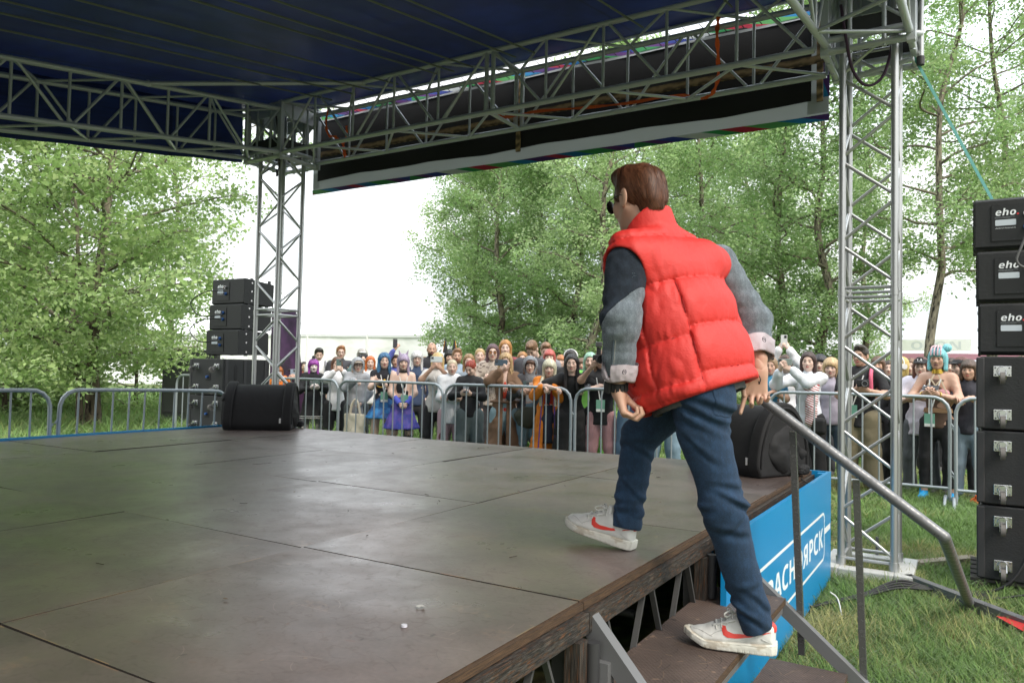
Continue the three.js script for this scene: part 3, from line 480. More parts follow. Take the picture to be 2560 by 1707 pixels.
function leafClump(n, R0, size, seed) {
  const R = rng(seed), pos = [], idx = [];
  for (let i = 0; i < n; i++) {
    const th = R() * 6.283, ph = Math.acos(R() * 2 - 1), r = R0 * Math.cbrt(R()), cx = Math.sin(ph) * Math.cos(th) * r, cy = Math.cos(ph) * r * 0.8, cz = Math.sin(ph) * Math.sin(th) * r;
    const s = size * (0.6 + 0.6 * R());
    const q = new THREE.Quaternion().setFromEuler(new THREE.Euler((R() - 0.5) * 1.9 + 0.5, R() * 6.283, (R() - 0.5) * 1.4));
    const k = pos.length / 3, P = (x, y, z) => { const v = V3(x * s, y * s, z * s).applyQuaternion(q); pos.push(v.x + cx, v.y + cy, v.z + cz); };
    P(0, 0, -0.5); P(-0.40, 0.06, -0.12); P(0.40, 0.06, -0.12); P(0, -0.06, 0.0); P(0, 0.0, 0.62);
    idx.push(k, k + 1, k + 3, k, k + 3, k + 2, k + 1, k + 4, k + 3, k + 3, k + 4, k + 2);
  }
  const g = new THREE.BufferGeometry(); g.setAttribute('position', new THREE.Float32BufferAttribute(pos, 3)); g.setIndex(idx); g.computeVertexNormals(); return g;
}
const leafMat = phys([1, 1, 1], 1, { side: THREE.DoubleSide, transmission: 0.5, thickness: 0 });
const barkTex = dataTex(128, 256, (u, v) => { const n = tileNoise(u, v, 6, 51, 5), l = smooth(0.12, 0.34, tileNoise(u, v, 10, 57, 4)); const e = 0.72 + 0.3 * n - 0.5 * l; return [e, e * 0.97, e * 0.9]; });
const barkBump = dataTex(128, 256, (u, v) => 0.5 + 0.5 * tileNoise(u, v, 8, 58, 5), false);
const barkDark = std([0.23, 0.19, 0.155], 0.95, { map: barkTex, bumpMap: barkBump, bumpScale: 0.03 });
const barkPale = std([0.44, 0.41, 0.36], 0.9, { map: barkTex, bumpMap: barkBump, bumpScale: 0.015 });
const clumps = {};
function clumpSet(size) { return clumps[size] ||= [0, 1, 2].map((i) => leafClump(size > 0.092 ? 26 : 13, size > 0.092 ? 0.37 : size * 3.1, size > 0.092 ? size * 0.8 : size, 100 + i)); }
function tree(label, group, o) {
  const R = rng(o.seed), t = thing('tree', label, 'tree', group, V3(o.x, (o.y ?? groundY(o.x, o.z)) - 0.05, o.z));
  const pts = [], rad = [], n = 7, lx = o.lean?.[0] || 0, lz = o.lean?.[1] || 0;
  for (let i = 0; i <= n; i++) { const f = i / n; pts.push(V3(lx * f * o.h + (i ? (R() - 0.5) * 0.035 * o.h * (o.wob ?? 1) : 0), f * o.h, lz * f * o.h + (i ? (R() - 0.5) * 0.035 * o.h : 0))); rad.push(o.r * (1 - 0.88 * f) * (i ? 1 : 1.45)); }
  const curve = new THREE.CatmullRomCurve3(pts);
  // dark furrowed butt, paler stem above
  const cut = 2; const lower = pts.slice(0, cut + 1), upper = pts.slice(cut);
  mesh('trunk', taperTube(lower, rad.slice(0, cut + 1), 12), o.pale ? barkPale : barkDark, t);
  mesh('trunk', taperTube(upper, rad.slice(cut).map((x, i) => i ? x : x * 0.99), 10), o.pale === false ? barkDark : barkPale, t);
  const spots = [];
  const prof = o.profile || ((f) => Math.sin(Math.PI * clamp(f * 0.92 + 0.08)) ** 0.7);
  for (let i = 0; i < o.limbs; i++) {
    const f = mix(o.from, 0.97, (i + R() * 0.8) / o.limbs), p = curve.getPoint(f), az = i * 2.4 + R() * 1.1, cf = (f - o.from) / (1 - o.from);
    const L = o.spread * prof(cf) * (0.65 + 0.5 * R()) + 0.15, rise = mix(0.25, 1.1, cf) * (0.6 + 0.7 * R()), r0 = o.r * (1 - 0.88 * f) * 0.48;
    const pl = [], k = 5; for (let s = 0; s <= k; s++) { const u = s / k; pl.push(V3(p.x + Math.cos(az) * L * u + (s ? (R() - 0.5) * L * 0.13 : 0), p.y + L * rise * u * (1 - 0.35 * u) + (s ? (R() - 0.5) * L * 0.1 : 0), p.z + Math.sin(az) * L * u + (s ? (R() - 0.5) * L * 0.13 : 0))); }
    const gs = [taperTube(pl, [r0, r0 * 0.6, r0 * 0.25], 6)], lc = new THREE.CatmullRomCurve3(pl);
    for (let s = 0; s < 5; s++) {
      const u = 0.3 + 0.14 * s, b = lc.getPoint(u), ta = az + (s % 2 ? 1 : -1) * (0.5 + R() * 0.8), TL = L * (0.3 + 0.25 * R()) * (1.15 - u * 0.6), e = V3(b.x + Math.cos(ta) * TL, b.y + TL * (R() * 0.8 - 0.2), b.z + Math.sin(ta) * TL);
      gs.push(taperTube([b, b.clone().lerp(e, 0.5).add(V3(0, TL * 0.1, 0)), e], [r0 * 0.22, r0 * 0.12, r0 * 0.05], 4));
      for (let c = 0; c < 3; c++) spots.push(b.clone().lerp(e, 0.35 + 0.35 * c + R() * 0.1));
    }
    for (let s = 0; s < 5; s++) spots.push(lc.getPoint(0.35 + s * 0.16 > 1 ? 1 : 0.35 + s * 0.16));
    mesh('limb', merged(gs), o.pale === false ? barkDark : barkPale, t);
  }
  const set = clumpSet(o.leaf), per = Math.ceil(o.clumps / set.length), m = new THREE.Matrix4(), q = new THREE.Quaternion(), c = new THREE.Color(), sp = o.scatter ?? o.leaf * 4;
  for (const g of set) {
    const im = new THREE.InstancedMesh(g, leafMat, per);
    for (let i = 0; i < per; i++) {
      const b = spots[Math.floor(R() * spots.length)], gs = () => (R() + R() + R() - 1.5) * 1.2;
      q.setFromEuler(new THREE.Euler((R() - 0.5) * 1.2, R() * 6.283, (R() - 0.5) * 1.2)); const s = 0.7 + 0.6 * R();
      m.compose(V3(b.x + gs() * sp, b.y + gs() * sp * 0.8 - sp * 0.2, b.z + gs() * sp), q, V3(s, s, s)); im.setMatrixAt(i, m);
      const y = R() ** 2, v = 0.75 + 0.5 * R(); c.setRGB(mix(o.c[0], o.c2[0], y) * v, mix(o.c[1], o.c2[1], y) * v, mix(o.c[2], o.c2[2], y) * v); im.setColorAt(i, c);
    }
    im.name = 'crown'; im.castShadow = im.receiveShadow = true; im.userData = { kind: 'stuff' }; t.add(im);
  }
  return t;
}
const GREEN = { c: [0.275, 0.42, 0.13], c2: [0.46, 0.58, 0.24] }, DEEP = { c: [0.23, 0.375, 0.13], c2: [0.385, 0.51, 0.215] }, SOFT = { c: [0.30, 0.44, 0.17], c2: [0.445, 0.57, 0.27] };
tree('broad leafy young tree with twin grey stems left of the stage', 'trees round the meadow behind the stage', { x: -14.10, z: -8.04, h: 10, r: 0.12, spread: 3.9, from: 0.1, leaf: 0.085, clumps: 4300, limbs: 44, seed: 200, lean: [0.000, -0.000], ...GREEN });
tree('thinner leaning stem tree growing against the broad tree left of the stage', 'trees round the meadow behind the stage', { x: -14.02, z: -7.73, h: 7.5, r: 0.06, spread: 2.2, from: 0.22, leaf: 0.085, clumps: 900, limbs: 20, seed: 201, lean: [-0.051, 0.031], ...GREEN });
tree('bushy tree behind the broad tree at the left edge of the stage', 'trees round the meadow behind the stage', { x: -20.42, z: -9.80, h: 10, r: 0.14, spread: 3.4, from: 0.06, leaf: 0.09, clumps: 2500, limbs: 30, seed: 202, lean: [0.000, 0.000], ...GREEN });
tree('bushy tree further out past the left barriers', 'trees round the meadow behind the stage', { x: -17.62, z: -6.83, h: 9, r: 0.13, spread: 3.4, from: 0.08, leaf: 0.085, clumps: 2300, limbs: 28, seed: 203, lean: [0.000, 0.000], ...GREEN });
tree('slender pale green tree in front of the marquee wall', 'trees round the meadow behind the stage', { x: -21.87, z: -14.78, h: 9, r: 0.14, spread: 2.2, from: 0.11, leaf: 0.09, clumps: 590, limbs: 20, seed: 204, lean: [0.000, 0.000], ...GREEN });
tree('round-headed tree beside the end of the marquee roof', 'trees round the meadow behind the stage', { x: -18.63, z: -27.31, h: 10.5, r: 0.16, spread: 2.7, from: 0.07, leaf: 0.12, clumps: 1508, limbs: 28, seed: 205, lean: [0.000, 0.000], ...SOFT });
tree('full dark tree second from the marquee end', 'trees round the meadow behind the stage', { x: -16.19, z: -25.28, h: 12, r: 0.17, spread: 3.1, from: 0.08, leaf: 0.12, clumps: 1705, limbs: 30, seed: 206, lean: [0.009, -0.005], ...DEEP });
tree('tall feathery tree third from the marquee end', 'trees round the meadow behind the stage', { x: -16.73, z: -29.64, h: 13, r: 0.18, spread: 3.4, from: 0.08, leaf: 0.12, clumps: 1640, limbs: 30, seed: 207, lean: [0.000, 0.000], ...SOFT });
tree('straight-stemmed tree behind the girl in black', 'trees round the meadow behind the stage', { x: -13.12, z: -25.98, h: 13, r: 0.17, spread: 2.8, from: 0.11, leaf: 0.12, clumps: 1443, limbs: 28, seed: 208, lean: [0.000, 0.000], ...DEEP });
tree('tree with a pale leaning stem behind the photographer', 'trees round the meadow behind the stage', { x: -10.36, z: -21.81, h: 12.5, r: 0.16, spread: 2.6, from: 0.14, leaf: 0.11, clumps: 1115, limbs: 26, seed: 209, lean: [0.051, -0.031], pale: true, ...SOFT });
tree('tall tree rising behind the head of the man in the red vest', 'trees round the meadow behind the stage', { x: -11.67, z: -29.21, h: 13.5, r: 0.18, spread: 3.2, from: 0.09, leaf: 0.12, clumps: 1574, limbs: 30, seed: 210, lean: [0.000, 0.000], ...SOFT });
tree('dense tree behind the shoulder of the man in the red vest', 'trees round the meadow behind the stage', { x: -8.76, z: -27.47, h: 13, r: 0.17, spread: 3, from: 0.09, leaf: 0.12, clumps: 1574, limbs: 30, seed: 211, lean: [0.000, 0.000], ...DEEP });
tree('tall light tree behind the right arm of the man', 'trees round the meadow behind the stage', { x: -8.12, z: -32.55, h: 14, r: 0.18, spread: 3.2, from: 0.09, leaf: 0.12, clumps: 1508, limbs: 30, seed: 212, lean: [0.000, 0.000], ...SOFT });
tree('dark-stemmed tree between the man and the silver tower', 'trees round the meadow behind the stage', { x: -4.68, z: -22.93, h: 12.5, r: 0.15, spread: 2.5, from: 0.13, leaf: 0.11, clumps: 1180, limbs: 28, seed: 213, lean: [0.000, -0.000], ...DEEP });
tree('dark-stemmed tree just left of the silver tower legs', 'trees round the meadow behind the stage', { x: -3.57, z: -22.44, h: 13, r: 0.15, spread: 2.4, from: 0.14, leaf: 0.11, clumps: 1115, limbs: 28, seed: 214, lean: [0.009, -0.005], ...DEEP });
tree('pale tree seen through the lattice of the silver tower', 'trees round the meadow behind the stage', { x: -4.01, z: -37.41, h: 14, r: 0.17, spread: 2.8, from: 0.11, leaf: 0.12, clumps: 983, limbs: 26, seed: 215, lean: [0.000, 0.000], ...SOFT });
tree('tall poplar with a thick pale trunk behind the girl in the blue wig', 'trees round the meadow behind the stage', { x: -0.79, z: -20.03, h: 14, r: 0.12, spread: 3, from: 0.26, leaf: 0.095, clumps: 1700, limbs: 30, seed: 216, lean: [0.043, -0.026], pale: true, ...DEEP });
tree('tall poplar behind the loudspeaker stack', 'trees round the meadow behind the stage', { x: 0.64, z: -23.83, h: 14, r: 0.15, spread: 3, from: 0.34, leaf: 0.1, clumps: 1200, limbs: 28, seed: 217, lean: [0.000, 0.000], pale: true, ...DEEP });
tree('tall poplar beyond the loudspeaker stack at the edge of the field', 'trees round the meadow behind the stage', { x: 2.82, z: -28.68, h: 14, r: 0.19, spread: 3, from: 0.11, leaf: 0.11, clumps: 983, limbs: 28, seed: 218, lean: [0.000, 0.000], ...DEEP });
tree('hazy tree in the second row behind the full dark tree', 'trees round the meadow behind the stage', { x: -22.54, z: -37.81, h: 13, r: 0.15, spread: 3.6, from: 0.04, leaf: 0.14, clumps: 1558, limbs: 28, seed: 219, lean: [0.000, 0.000], ...SOFT });
tree('hazy tree in the second row behind the photographer', 'trees round the meadow behind the stage', { x: -17.33, z: -38.65, h: 13, r: 0.15, spread: 3.6, from: 0.04, leaf: 0.14, clumps: 1558, limbs: 28, seed: 220, lean: [0.000, 0.000], ...SOFT });
tree('hazy tree in the second row behind the red vest', 'trees round the meadow behind the stage', { x: -14.43, z: -41.59, h: 14, r: 0.15, spread: 3.6, from: 0.04, leaf: 0.14, clumps: 1558, limbs: 28, seed: 221, lean: [0.000, 0.000], ...SOFT });
tree('hazy tree in the second row behind the filming woman', 'trees round the meadow behind the stage', { x: -9.76, z: -42.10, h: 14, r: 0.15, spread: 3.6, from: 0.04, leaf: 0.14, clumps: 1394, limbs: 28, seed: 222, lean: [0.000, 0.000], ...SOFT });
tree('low leafy thicket at the foot of the bushy tree behind the left barriers', 'trees round the meadow behind the stage', { x: -18.58, z: -8.58, h: 4.2, r: 0.06, spread: 2.3, from: 0.02, leaf: 0.085, clumps: 1300, limbs: 22, seed: 223, lean: [0.000, 0.000], ...GREEN });
tree('low leafy thicket just behind the twin-stemmed broad tree', 'trees round the meadow behind the stage', { x: -20.68, z: -10.82, h: 3.6, r: 0.05, spread: 2.2, from: 0.02, leaf: 0.085, clumps: 1100, limbs: 22, seed: 224, lean: [0.000, 0.000], ...GREEN });
tree('young sapling thicket between the broad tree and the screen cabinet', 'trees round the meadow behind the stage', { x: -17.49, z: -11.01, h: 4.6, r: 0.05, spread: 1.7, from: 0.03, leaf: 0.085, clumps: 900, limbs: 20, seed: 225, lean: [0.000, 0.000], ...GREEN });
// ---------------------------------------------------------------- marquee, kiosk, screen, flag behind
{
  const t = thing('marquee', 'large white event marquee standing behind the crowd', 'tent');
  const cloth = std([0.80, 0.81, 0.81], 0.6, { side: THREE.DoubleSide, bumpMap: dataTex(256, 256, (u, v) => 0.5 + 0.5 * tileNoise(u, v, 6, 77, 3), false), bumpScale: 0.05 });
  const C = [-27.07, 1.46, -35.05], D = [-49.88, 1.48, -28.14], Rr = [-36.04, 7.79, -39.86], H = 3.3;
  const e0 = V3(C[0], H, C[2]), e1 = V3(D[0], H, D[2]), dir = e1.clone().sub(e0);
  const r0 = V3(Rr[0], Rr[1], Rr[2]), r1 = r0.clone().add(dir), k0 = r0.clone().multiplyScalar(2).sub(e0); k0.y = H; const k1 = k0.clone().add(dir);
  const N = 6, lerp = (p, q, f) => p.clone().lerp(q, f);
  const quad = (name, a, b, c, d, nx = 6, ny = 6, wave = 0.05) => {
    const g = new THREE.PlaneGeometry(1, 1, nx, ny), p = g.attributes.position, nrm = V3().crossVectors(b.clone().sub(a), d.clone().sub(a)).normalize();
    for (let i = 0; i < p.count; i++) { const u = p.getX(i) + 0.5, v = p.getY(i) + 0.5, q = lerp(lerp(a, b, u), lerp(d, c, u), v).addScaledVector(nrm, wave * Math.sin(u * Math.PI) * Math.sin(v * Math.PI) * (1 + noise3(a.x + u * 9, v * 5, a.z))); p.setXYZ(i, q.x, q.y, q.z); }
    g.computeVertexNormals(); return mesh(name, g, cloth, t);
  };
  for (let i = 0; i < N; i++) {
    const a = i / N + 0.001, b = (i + 1) / N - 0.001, g0 = lerp(e0, e1, a), g1 = lerp(e0, e1, b);
    quad('wall_panel', V3(g0.x, 0, g0.z), V3(g1.x, 0, g1.z), g1, g0, 14, 8, 0.12);
    quad('roof_panel', g0.clone().add(V3(0, 0.02, 0)), g1.clone().add(V3(0, 0.02, 0)), lerp(r0, r1, b), lerp(r0, r1, a), 8, 8, -0.1);
    quad('roof_panel', lerp(k0, k1, a).add(V3(0, 0.02, 0)), lerp(k0, k1, b).add(V3(0, 0.02, 0)), lerp(r0, r1, b), lerp(r0, r1, a), 4, 4, 0);
    mesh('eave_rail', bar(g0.clone().add(V3(0, -0.06, 0)), g1.clone().add(V3(0, -0.06, 0)), 0.12, 0.12), std([0.6, 0.62, 0.62], 0.6), t);
    mesh('upright', rod(V3(g0.x, 0, g0.z), g0, 0.07), M.white, t);
  }
  quad('gable_wall', V3(e0.x, 0, e0.z), V3(k0.x, 0, k0.z), k0, e0, 6, 4, 0.02);
  const gg = new THREE.BufferGeometry(); gg.setAttribute('position', new THREE.Float32BufferAttribute([e0.x, e0.y, e0.z, k0.x, k0.y, k0.z, r0.x, r0.y, r0.z], 3)); gg.setAttribute('uv', new THREE.Float32BufferAttribute([0, 0, 1, 0, 0.5, 1], 2)); gg.computeVertexNormals(); mesh('gable', gg, cloth, t);
}
{
  const k = thing('kiosk_canopy', 'white and pink sales canopy with pale block letters on its roof', 'canopy');
  const p = [-2.84, 1.48, -36.97], q = [2.31, 1.60, -36.60];
  const a = V3(p[0], 2.35, p[2]), b = V3(q[0], 2.35, q[2]), back = V3(0.6, 0, -2.6);
  const pink = std([0.60, 0.28, 0.38], 0.6), wh = std([0.8, 0.8, 0.8], 0.6);
  mesh('fascia', bar(a, b, 0.06, 0.26), pink, k);
  const g = new THREE.BufferGeometry(), c = b.clone().add(back), d = a.clone().add(back); c.y = d.y = 2.9; const A = a.clone().add(V3(0, 0.13, 0)), B = b.clone().add(V3(0, 0.13, 0));
  g.setAttribute('position', new THREE.Float32BufferAttribute([A.x, A.y, A.z, B.x, B.y, B.z, c.x, c.y, c.z, A.x, A.y, A.z, c.x, c.y, c.z, d.x, d.y, d.z], 3)); g.setAttribute('uv', new THREE.Float32BufferAttribute([0, 0, 1, 0, 1, 1, 0, 0, 1, 1, 0, 1], 2)); g.computeVertexNormals(); mesh('roof', g, std([0.8, 0.8, 0.8], 0.6, { side: THREE.DoubleSide }), k);
  for (const e of [a, b, c, d]) mesh('pole', rod(V3(e.x, 0, e.z), e, 0.04), wh, k);
  const tex = canvasTex(512, 128, (x, w, h) => { x.fillStyle = '#ffffff'; x.fillRect(0, 0, w, h); x.fillStyle = '#dfe4e8'; x.font = 'bold 120px sans-serif'; x.textAlign = 'center'; x.textBaseline = 'middle'; x.save(); x.translate(w / 2, h / 2 + 4); x.scale(1.15, 1); x.fillText('OZON', 0, 0); x.restore(); });
  const m = lerpV(a, b, 0.30), L = a.distanceTo(b) * 0.5, sg = new THREE.BoxGeometry(L, 0.5, 0.06);
  const s = mesh('letter_sign', sg, [wh, wh, wh, wh, std([1, 1, 1], 0.7, { map: tex }), wh], k); s.position.set(m.x, 2.35 + 0.48, m.z); s.rotation.y = Math.atan2(-(b.z - a.z), b.x - a.x);
}
function lerpV(a, b, f) { return a.clone().lerp(b, f); }
{
  const s = thing('screen_cabinet', 'dark grey-green flat screen cabinet standing under the tree beside the loudspeakers', 'screen');
  s.position.set(-13.72, 0, -9.79); s.rotation.y = 0.55;
  const m = std([0.035, 0.043, 0.038], 0.8);
  mesh('cabinet', rbox(0, 0.95, 0, 1.1, 1.55, 0.14, 0.02), m, s); for (const x of [-0.5, 0.5]) { mesh('leg', box(x, 0.09, 0, 0.06, 0.18, 0.5), M.darkSteel, s); mesh('frame_edge', box(x * 1.08, 0.95, -0.01, 0.03, 1.57, 0.17), M.darkSteel, s); }
  for (const y of [0.45, 0.95, 1.45]) mesh('rib', box(0, y, 0.075, 1.04, 0.03, 0.02), M.darkSteel, s);
}
{
  const f = thing('feather_flag', 'dark purple tapering flag banner behind the far truss tower', 'flag');
  const p = [-9.88, 1.46, -8.73]; f.position.set(p[0], 0.09, p[2]); f.rotation.y = 0.5;
  const tex = canvasTex(256, 512, (x, w, h) => { const R = rng(12), g = x.createImageData(w, h); for (let j = 0; j < h; j++) for (let i = 0; i < w; i++) { const n = fbm(i / 60, j / 60, 2, 4), k = (j * w + i) * 4; g.data[k] = 46 + 44 * n + 10 * (j / h); g.data[k + 1] = 30 + 24 * n; g.data[k + 2] = 58 + 44 * n; g.data[k + 3] = 255; } x.putImageData(g, 0, 0); for (let i = 0; i < 130; i++) { x.fillStyle = `rgba(220,180,240,${R() * 0.7})`; x.fillRect(R() * w, R() * h, 1 + R() * 2, 1 + R() * 2); } });
  const g = new THREE.PlaneGeometry(1, 1, 10, 20), q = g.attributes.position; for (let i = 0; i < q.count; i++) { const u = q.getX(i) + 0.5, v = q.getY(i) + 0.5; q.setXYZ(i, -0.15 + u * mix(0.66, 0.40, v), 0.15 + v * 2.15, 0.03 * Math.sin(u * 5 + v * 3)); } g.computeVertexNormals();
  mesh('cloth', g, std([1, 1, 1], 0.7, { map: tex, side: THREE.DoubleSide }), f); mesh('pole', rod(V3(-0.16, 0, 0), V3(-0.16, 2.4, 0), 0.012), M.darkSteel, f); mesh('base', new THREE.CylinderGeometry(0.2, 0.22, 0.05, 18).translate(-0.1, 0.03, 0), M.black, f);
}
// ---------------------------------------------------------------- crowd barriers
{
  const L = 1.86, H = 1.16, r = 0.019, R0 = 0.16;
  const proto = new THREE.Group();
  const fr = [];
  const P = (x, y) => V3(x, y, 0);
  const arc = (cx, cy, a0, a1) => { const o = []; for (let i = 0; i <= 8; i++) { const a = mix(a0, a1, i / 8); o.push(P(cx + Math.cos(a) * R0, cy + Math.sin(a) * R0)); } return o; };
  const path = [P(0, 0.02), ...arc(R0, H - R0, Math.PI, Math.PI / 2), ...arc(L - R0, H - R0, Math.PI / 2, 0), P(L, 0.02)];
  const cp = new THREE.CurvePath(); for (let i = 0; i + 1 < path.length; i++) cp.add(new THREE.LineCurve3(path[i], path[i + 1]));
  mesh('frame', pipeAlong(path, r, 10), M.galv, proto);
  mesh('bottom_rail', rod(P(0, 0.20), P(L, 0.20), r * 0.9, 10), M.galv, proto);
  for (let i = 1; i < 11; i++) mesh('upright_bar', rod(P(i * L / 11, 0.20), P(i * L / 11, i === 1 || i === 10 ? H - 0.012 : H), 0.0095, 8), M.galv, proto);
  for (const x of [0.01, L - 0.01]) { const ft = []; for (let i = 0; i <= 12; i++) { const a = Math.PI * i / 12; ft.push(V3(x + 0.03, 0.012 + Math.sin(a) * 0.10, Math.cos(a) * 0.26)); } mesh('foot', pipeAlong(ft, 0.016, 8), M.galv, proto); }
  for (const [x, y] of [[-0.02, 0.35], [-0.02, 0.85], [L + 0.02, 0.3], [L + 0.02, 0.8]]) mesh('hook', rod(P(x - 0.015, y), P(x + 0.015, y + 0.05), 0.009, 8), M.galv, proto);
  // [a of its left-hand end, b, turn, label]; each runs along the stage front
  const list = [
    [4.08, 8.05, 0, 'grey tube crowd barrier in front of the girls in brown and orange coats'], [5.98, 8.05, 0.01, 'grey tube crowd barrier in front of the two costumed wig wearers'],
    [7.90, 8.08, -0.02, 'grey tube crowd barrier in front of the purple-haired girl in the pompom hat'], [9.82, 8.1, 0.02, 'grey tube crowd barrier behind the far truss tower'],
    [2.17, 8.10, 0.02, 'grey tube crowd barrier behind the legs of the man in the red vest'], [0.20, 9.28, 0, 'grey tube crowd barrier in front of the girl with the blue and pink wig'],
    [-1.72, 9.22, 0.03, 'grey tube crowd barrier running behind the near loudspeaker stack'],
  ];
  for (const [a, b, t, lab] of list) { const o = thing('crowd_barrier', lab, 'barrier', 'crowd barriers round the stage'); for (const c of proto.children) o.add(c.clone()); o.position.set(-a, groundY(-a, -b), -b); o.rotation.y = Math.PI + t; }
  for (const [b, t, lab] of [[3.80, 0, 'grey tube crowd barrier between the tree and the left edge of the stage'], [1.88, 0.01, 'grey tube crowd barrier beside the stage, hooked on past the one by the tree']]) { const o = thing('crowd_barrier', lab, 'barrier', 'crowd barriers round the stage'); for (const c of proto.children) o.add(c.clone()); o.position.set(-7.28, 0.02, -b); o.rotation.y = Math.PI / 2 + t; if (b > 3) o.rotation.z = -0.02; }
}
function pipeAlong(pts, r, rs = 8) {
  const c = new THREE.CatmullRomCurve3(pts, false, 'centripetal'); return new THREE.TubeGeometry(c, pts.length * 3, r, rs, false);
}
// ---------------------------------------------------------------- loudspeakers
const paint = std([0.016, 0.017, 0.018], 0.62, { bumpMap: dataTex(256, 256, (u, v) => 0.5 + 0.5 * tileNoise(u, v, 64, 13, 2), false), bumpScale: 0.0015 });
const paintL = std([0.022, 0.023, 0.024], 0.55);
const plateTex = (extra) => canvasTex(512, 512, (x, w, h) => {
  x.fillStyle = '#16181a'; x.fillRect(0, 0, w, h); x.strokeStyle = '#050505'; x.lineWidth = 6; x.strokeRect(4, 4, w - 8, h - 8);
  x.save(); x.transform(1, 0, -0.16, 1, 36, 0); x.font = 'bold 132px sans-serif'; x.fillStyle = '#e9ecee'; x.fillText('eho', 24, 150); const tw = x.measureText('eho').width; x.fillStyle = '#d3222a'; x.beginPath(); x.arc(24 + tw + 18, 138, 13, 0, 7); x.fill(); x.restore();
  x.fillStyle = '#9aa0a4'; x.fillRect(40, 172, 220, 3); x.fillRect(40, 184, 170, 3);
  x.fillStyle = '#c6ced6'; x.beginPath(); x.roundRect(44, 210, 230, 84, 12); x.fill();
  if (extra) { x.strokeStyle = '#d5d8da'; x.lineWidth = 4; x.beginPath(); x.moveTo(44, 330); for (let i = 0; i < 26; i++) x.lineTo(44 + i * 9, 330 + Math.sin(i * 2.3) * 9); x.stroke(); }
  x.fillStyle = '#2c2f32'; for (const [a, b] of [[22, 22], [490, 22], [22, 490], [490, 490], [256, 490], [22, 256]]) { x.beginPath(); x.arc(a, b, 8, 0, 7); x.fill(); }
});
const plateMats = [std([1, 1, 1], 0.5, { map: plateTex(true) }), std([1, 1, 1], 0.5, { map: plateTex(false) })];
const blueConn = std([0.02, 0.09, 0.30], 0.4);
function arrayBox(label, x, y, z, tilt, plate) {   // back faces the stage (+z), audience side is -z
  const o = thing('line_array_speaker', label, 'loudspeaker', 'line array boxes in the two stacks');
  o.position.set(x, y, z); o.rotation.x = tilt;
  const w = 0.66, h = 0.335, d = 0.5, sh = new THREE.Shape([[0, 0.012], [d * 0.0 + 0.012, 0], [d - 0.01, 0], [d, 0.01], [d, h - 0.045], [d - 0.012, h - 0.035], [0.012, h], [0, h - 0.012]].map(([a, b]) => new THREE.Vector2(a, b)));
  const g = new THREE.ExtrudeGeometry(sh, { depth: w, bevelEnabled: true, bevelSize: 0.006, bevelThickness: 0.006, bevelSegments: 2 }); g.rotateY(Math.PI / 2); g.translate(0, 0, d); // x: 0..w, z: d-.. back at +z
  g.computeBoundingBox(); const bb = g.boundingBox; g.translate(-bb.min.x, 0, -bb.max.z);
  mesh('cabinet', g, paint, o);
  const p = mesh('rear_plate', new THREE.BoxGeometry(0.27, 0.25, 0.006), [M.black, M.black, M.black, M.black, plate ? plateMats[0] : plateMats[1], M.black], o); p.position.set(0.235, h / 2, 0.004);
  for (const yy of [h / 2 + 0.055, h / 2 - 0.035]) { const c = mesh('connector', new THREE.CylinderGeometry(0.019, 0.021, 0.03, 18).rotateX(Math.PI / 2), plate && yy > h / 2 ? M.chrome : blueConn, o); c.position.set(0.305, yy, 0.018); mesh('socket', new THREE.CylinderGeometry(0.011, 0.011, 0.012, 14).rotateX(Math.PI / 2).translate(0.305, yy, 0.034), M.black, o); }
  for (const sx of [0.0, w]) { mesh('rigging_rail', box(sx, h / 2, -0.13, 0.016, h + 0.03, 0.05), M.darkSteel, o); mesh('rigging_rail', box(sx, h / 2, -0.43, 0.016, h + 0.03, 0.05), M.darkSteel, o); for (const yy of [0.04, h / 2, h - 0.05]) mesh('rigging_pin', rod(V3(sx - 0.014, yy, -0.13), V3(sx + 0.014, yy, -0.13), 0.012, 10), M.chrome, o); }
  mesh('side_window', box(-0.004, h / 2, -0.33, 0.006, 0.17, 0.12), M.black, o);
  mesh('side_window_frame', box(-0.006, h / 2, -0.33, 0.006, 0.012, 0.13), M.darkSteel, o);
  mesh('grille', rbox(w / 2, h / 2 - 0.005, -d - 0.008, w - 0.03, h - 0.05, 0.02, 0.006), M.darkSteel, o);
  return o;
}
function caster(o, x, y) {
  const c = mesh('caster_plate', rbox(x, y, 0.004, 0.105, 0.072, 0.006, 0.003), M.chrome, o);
  for (const sx of [-0.04, 0.04]) for (const sy of [-0.024, 0.024]) mesh('bolt', new THREE.CylinderGeometry(0.006, 0.006, 0.006, 8).rotateX(Math.PI / 2).translate(x + sx, y + sy, 0.01), M.steel, c);
  mesh('swivel', new THREE.CylinderGeometry(0.03, 0.034, 0.022, 16).rotateX(Math.PI / 2).translate(x, y, 0.017), M.chrome, c);
  for (const s of [-0.019, 0.019]) mesh('fork', bar(V3(x + s, y, 0.025), V3(x + s, y - 0.042, 0.075), 0.005, 0.04), M.chrome, c);
  mesh('wheel', new THREE.CylinderGeometry(0.04, 0.04, 0.028, 22).rotateZ(Math.PI / 2).translate(x, y - 0.046, 0.078), M_tyre, c);
}
const M_tyre = std([0.14, 0.13, 0.12], 0.7);
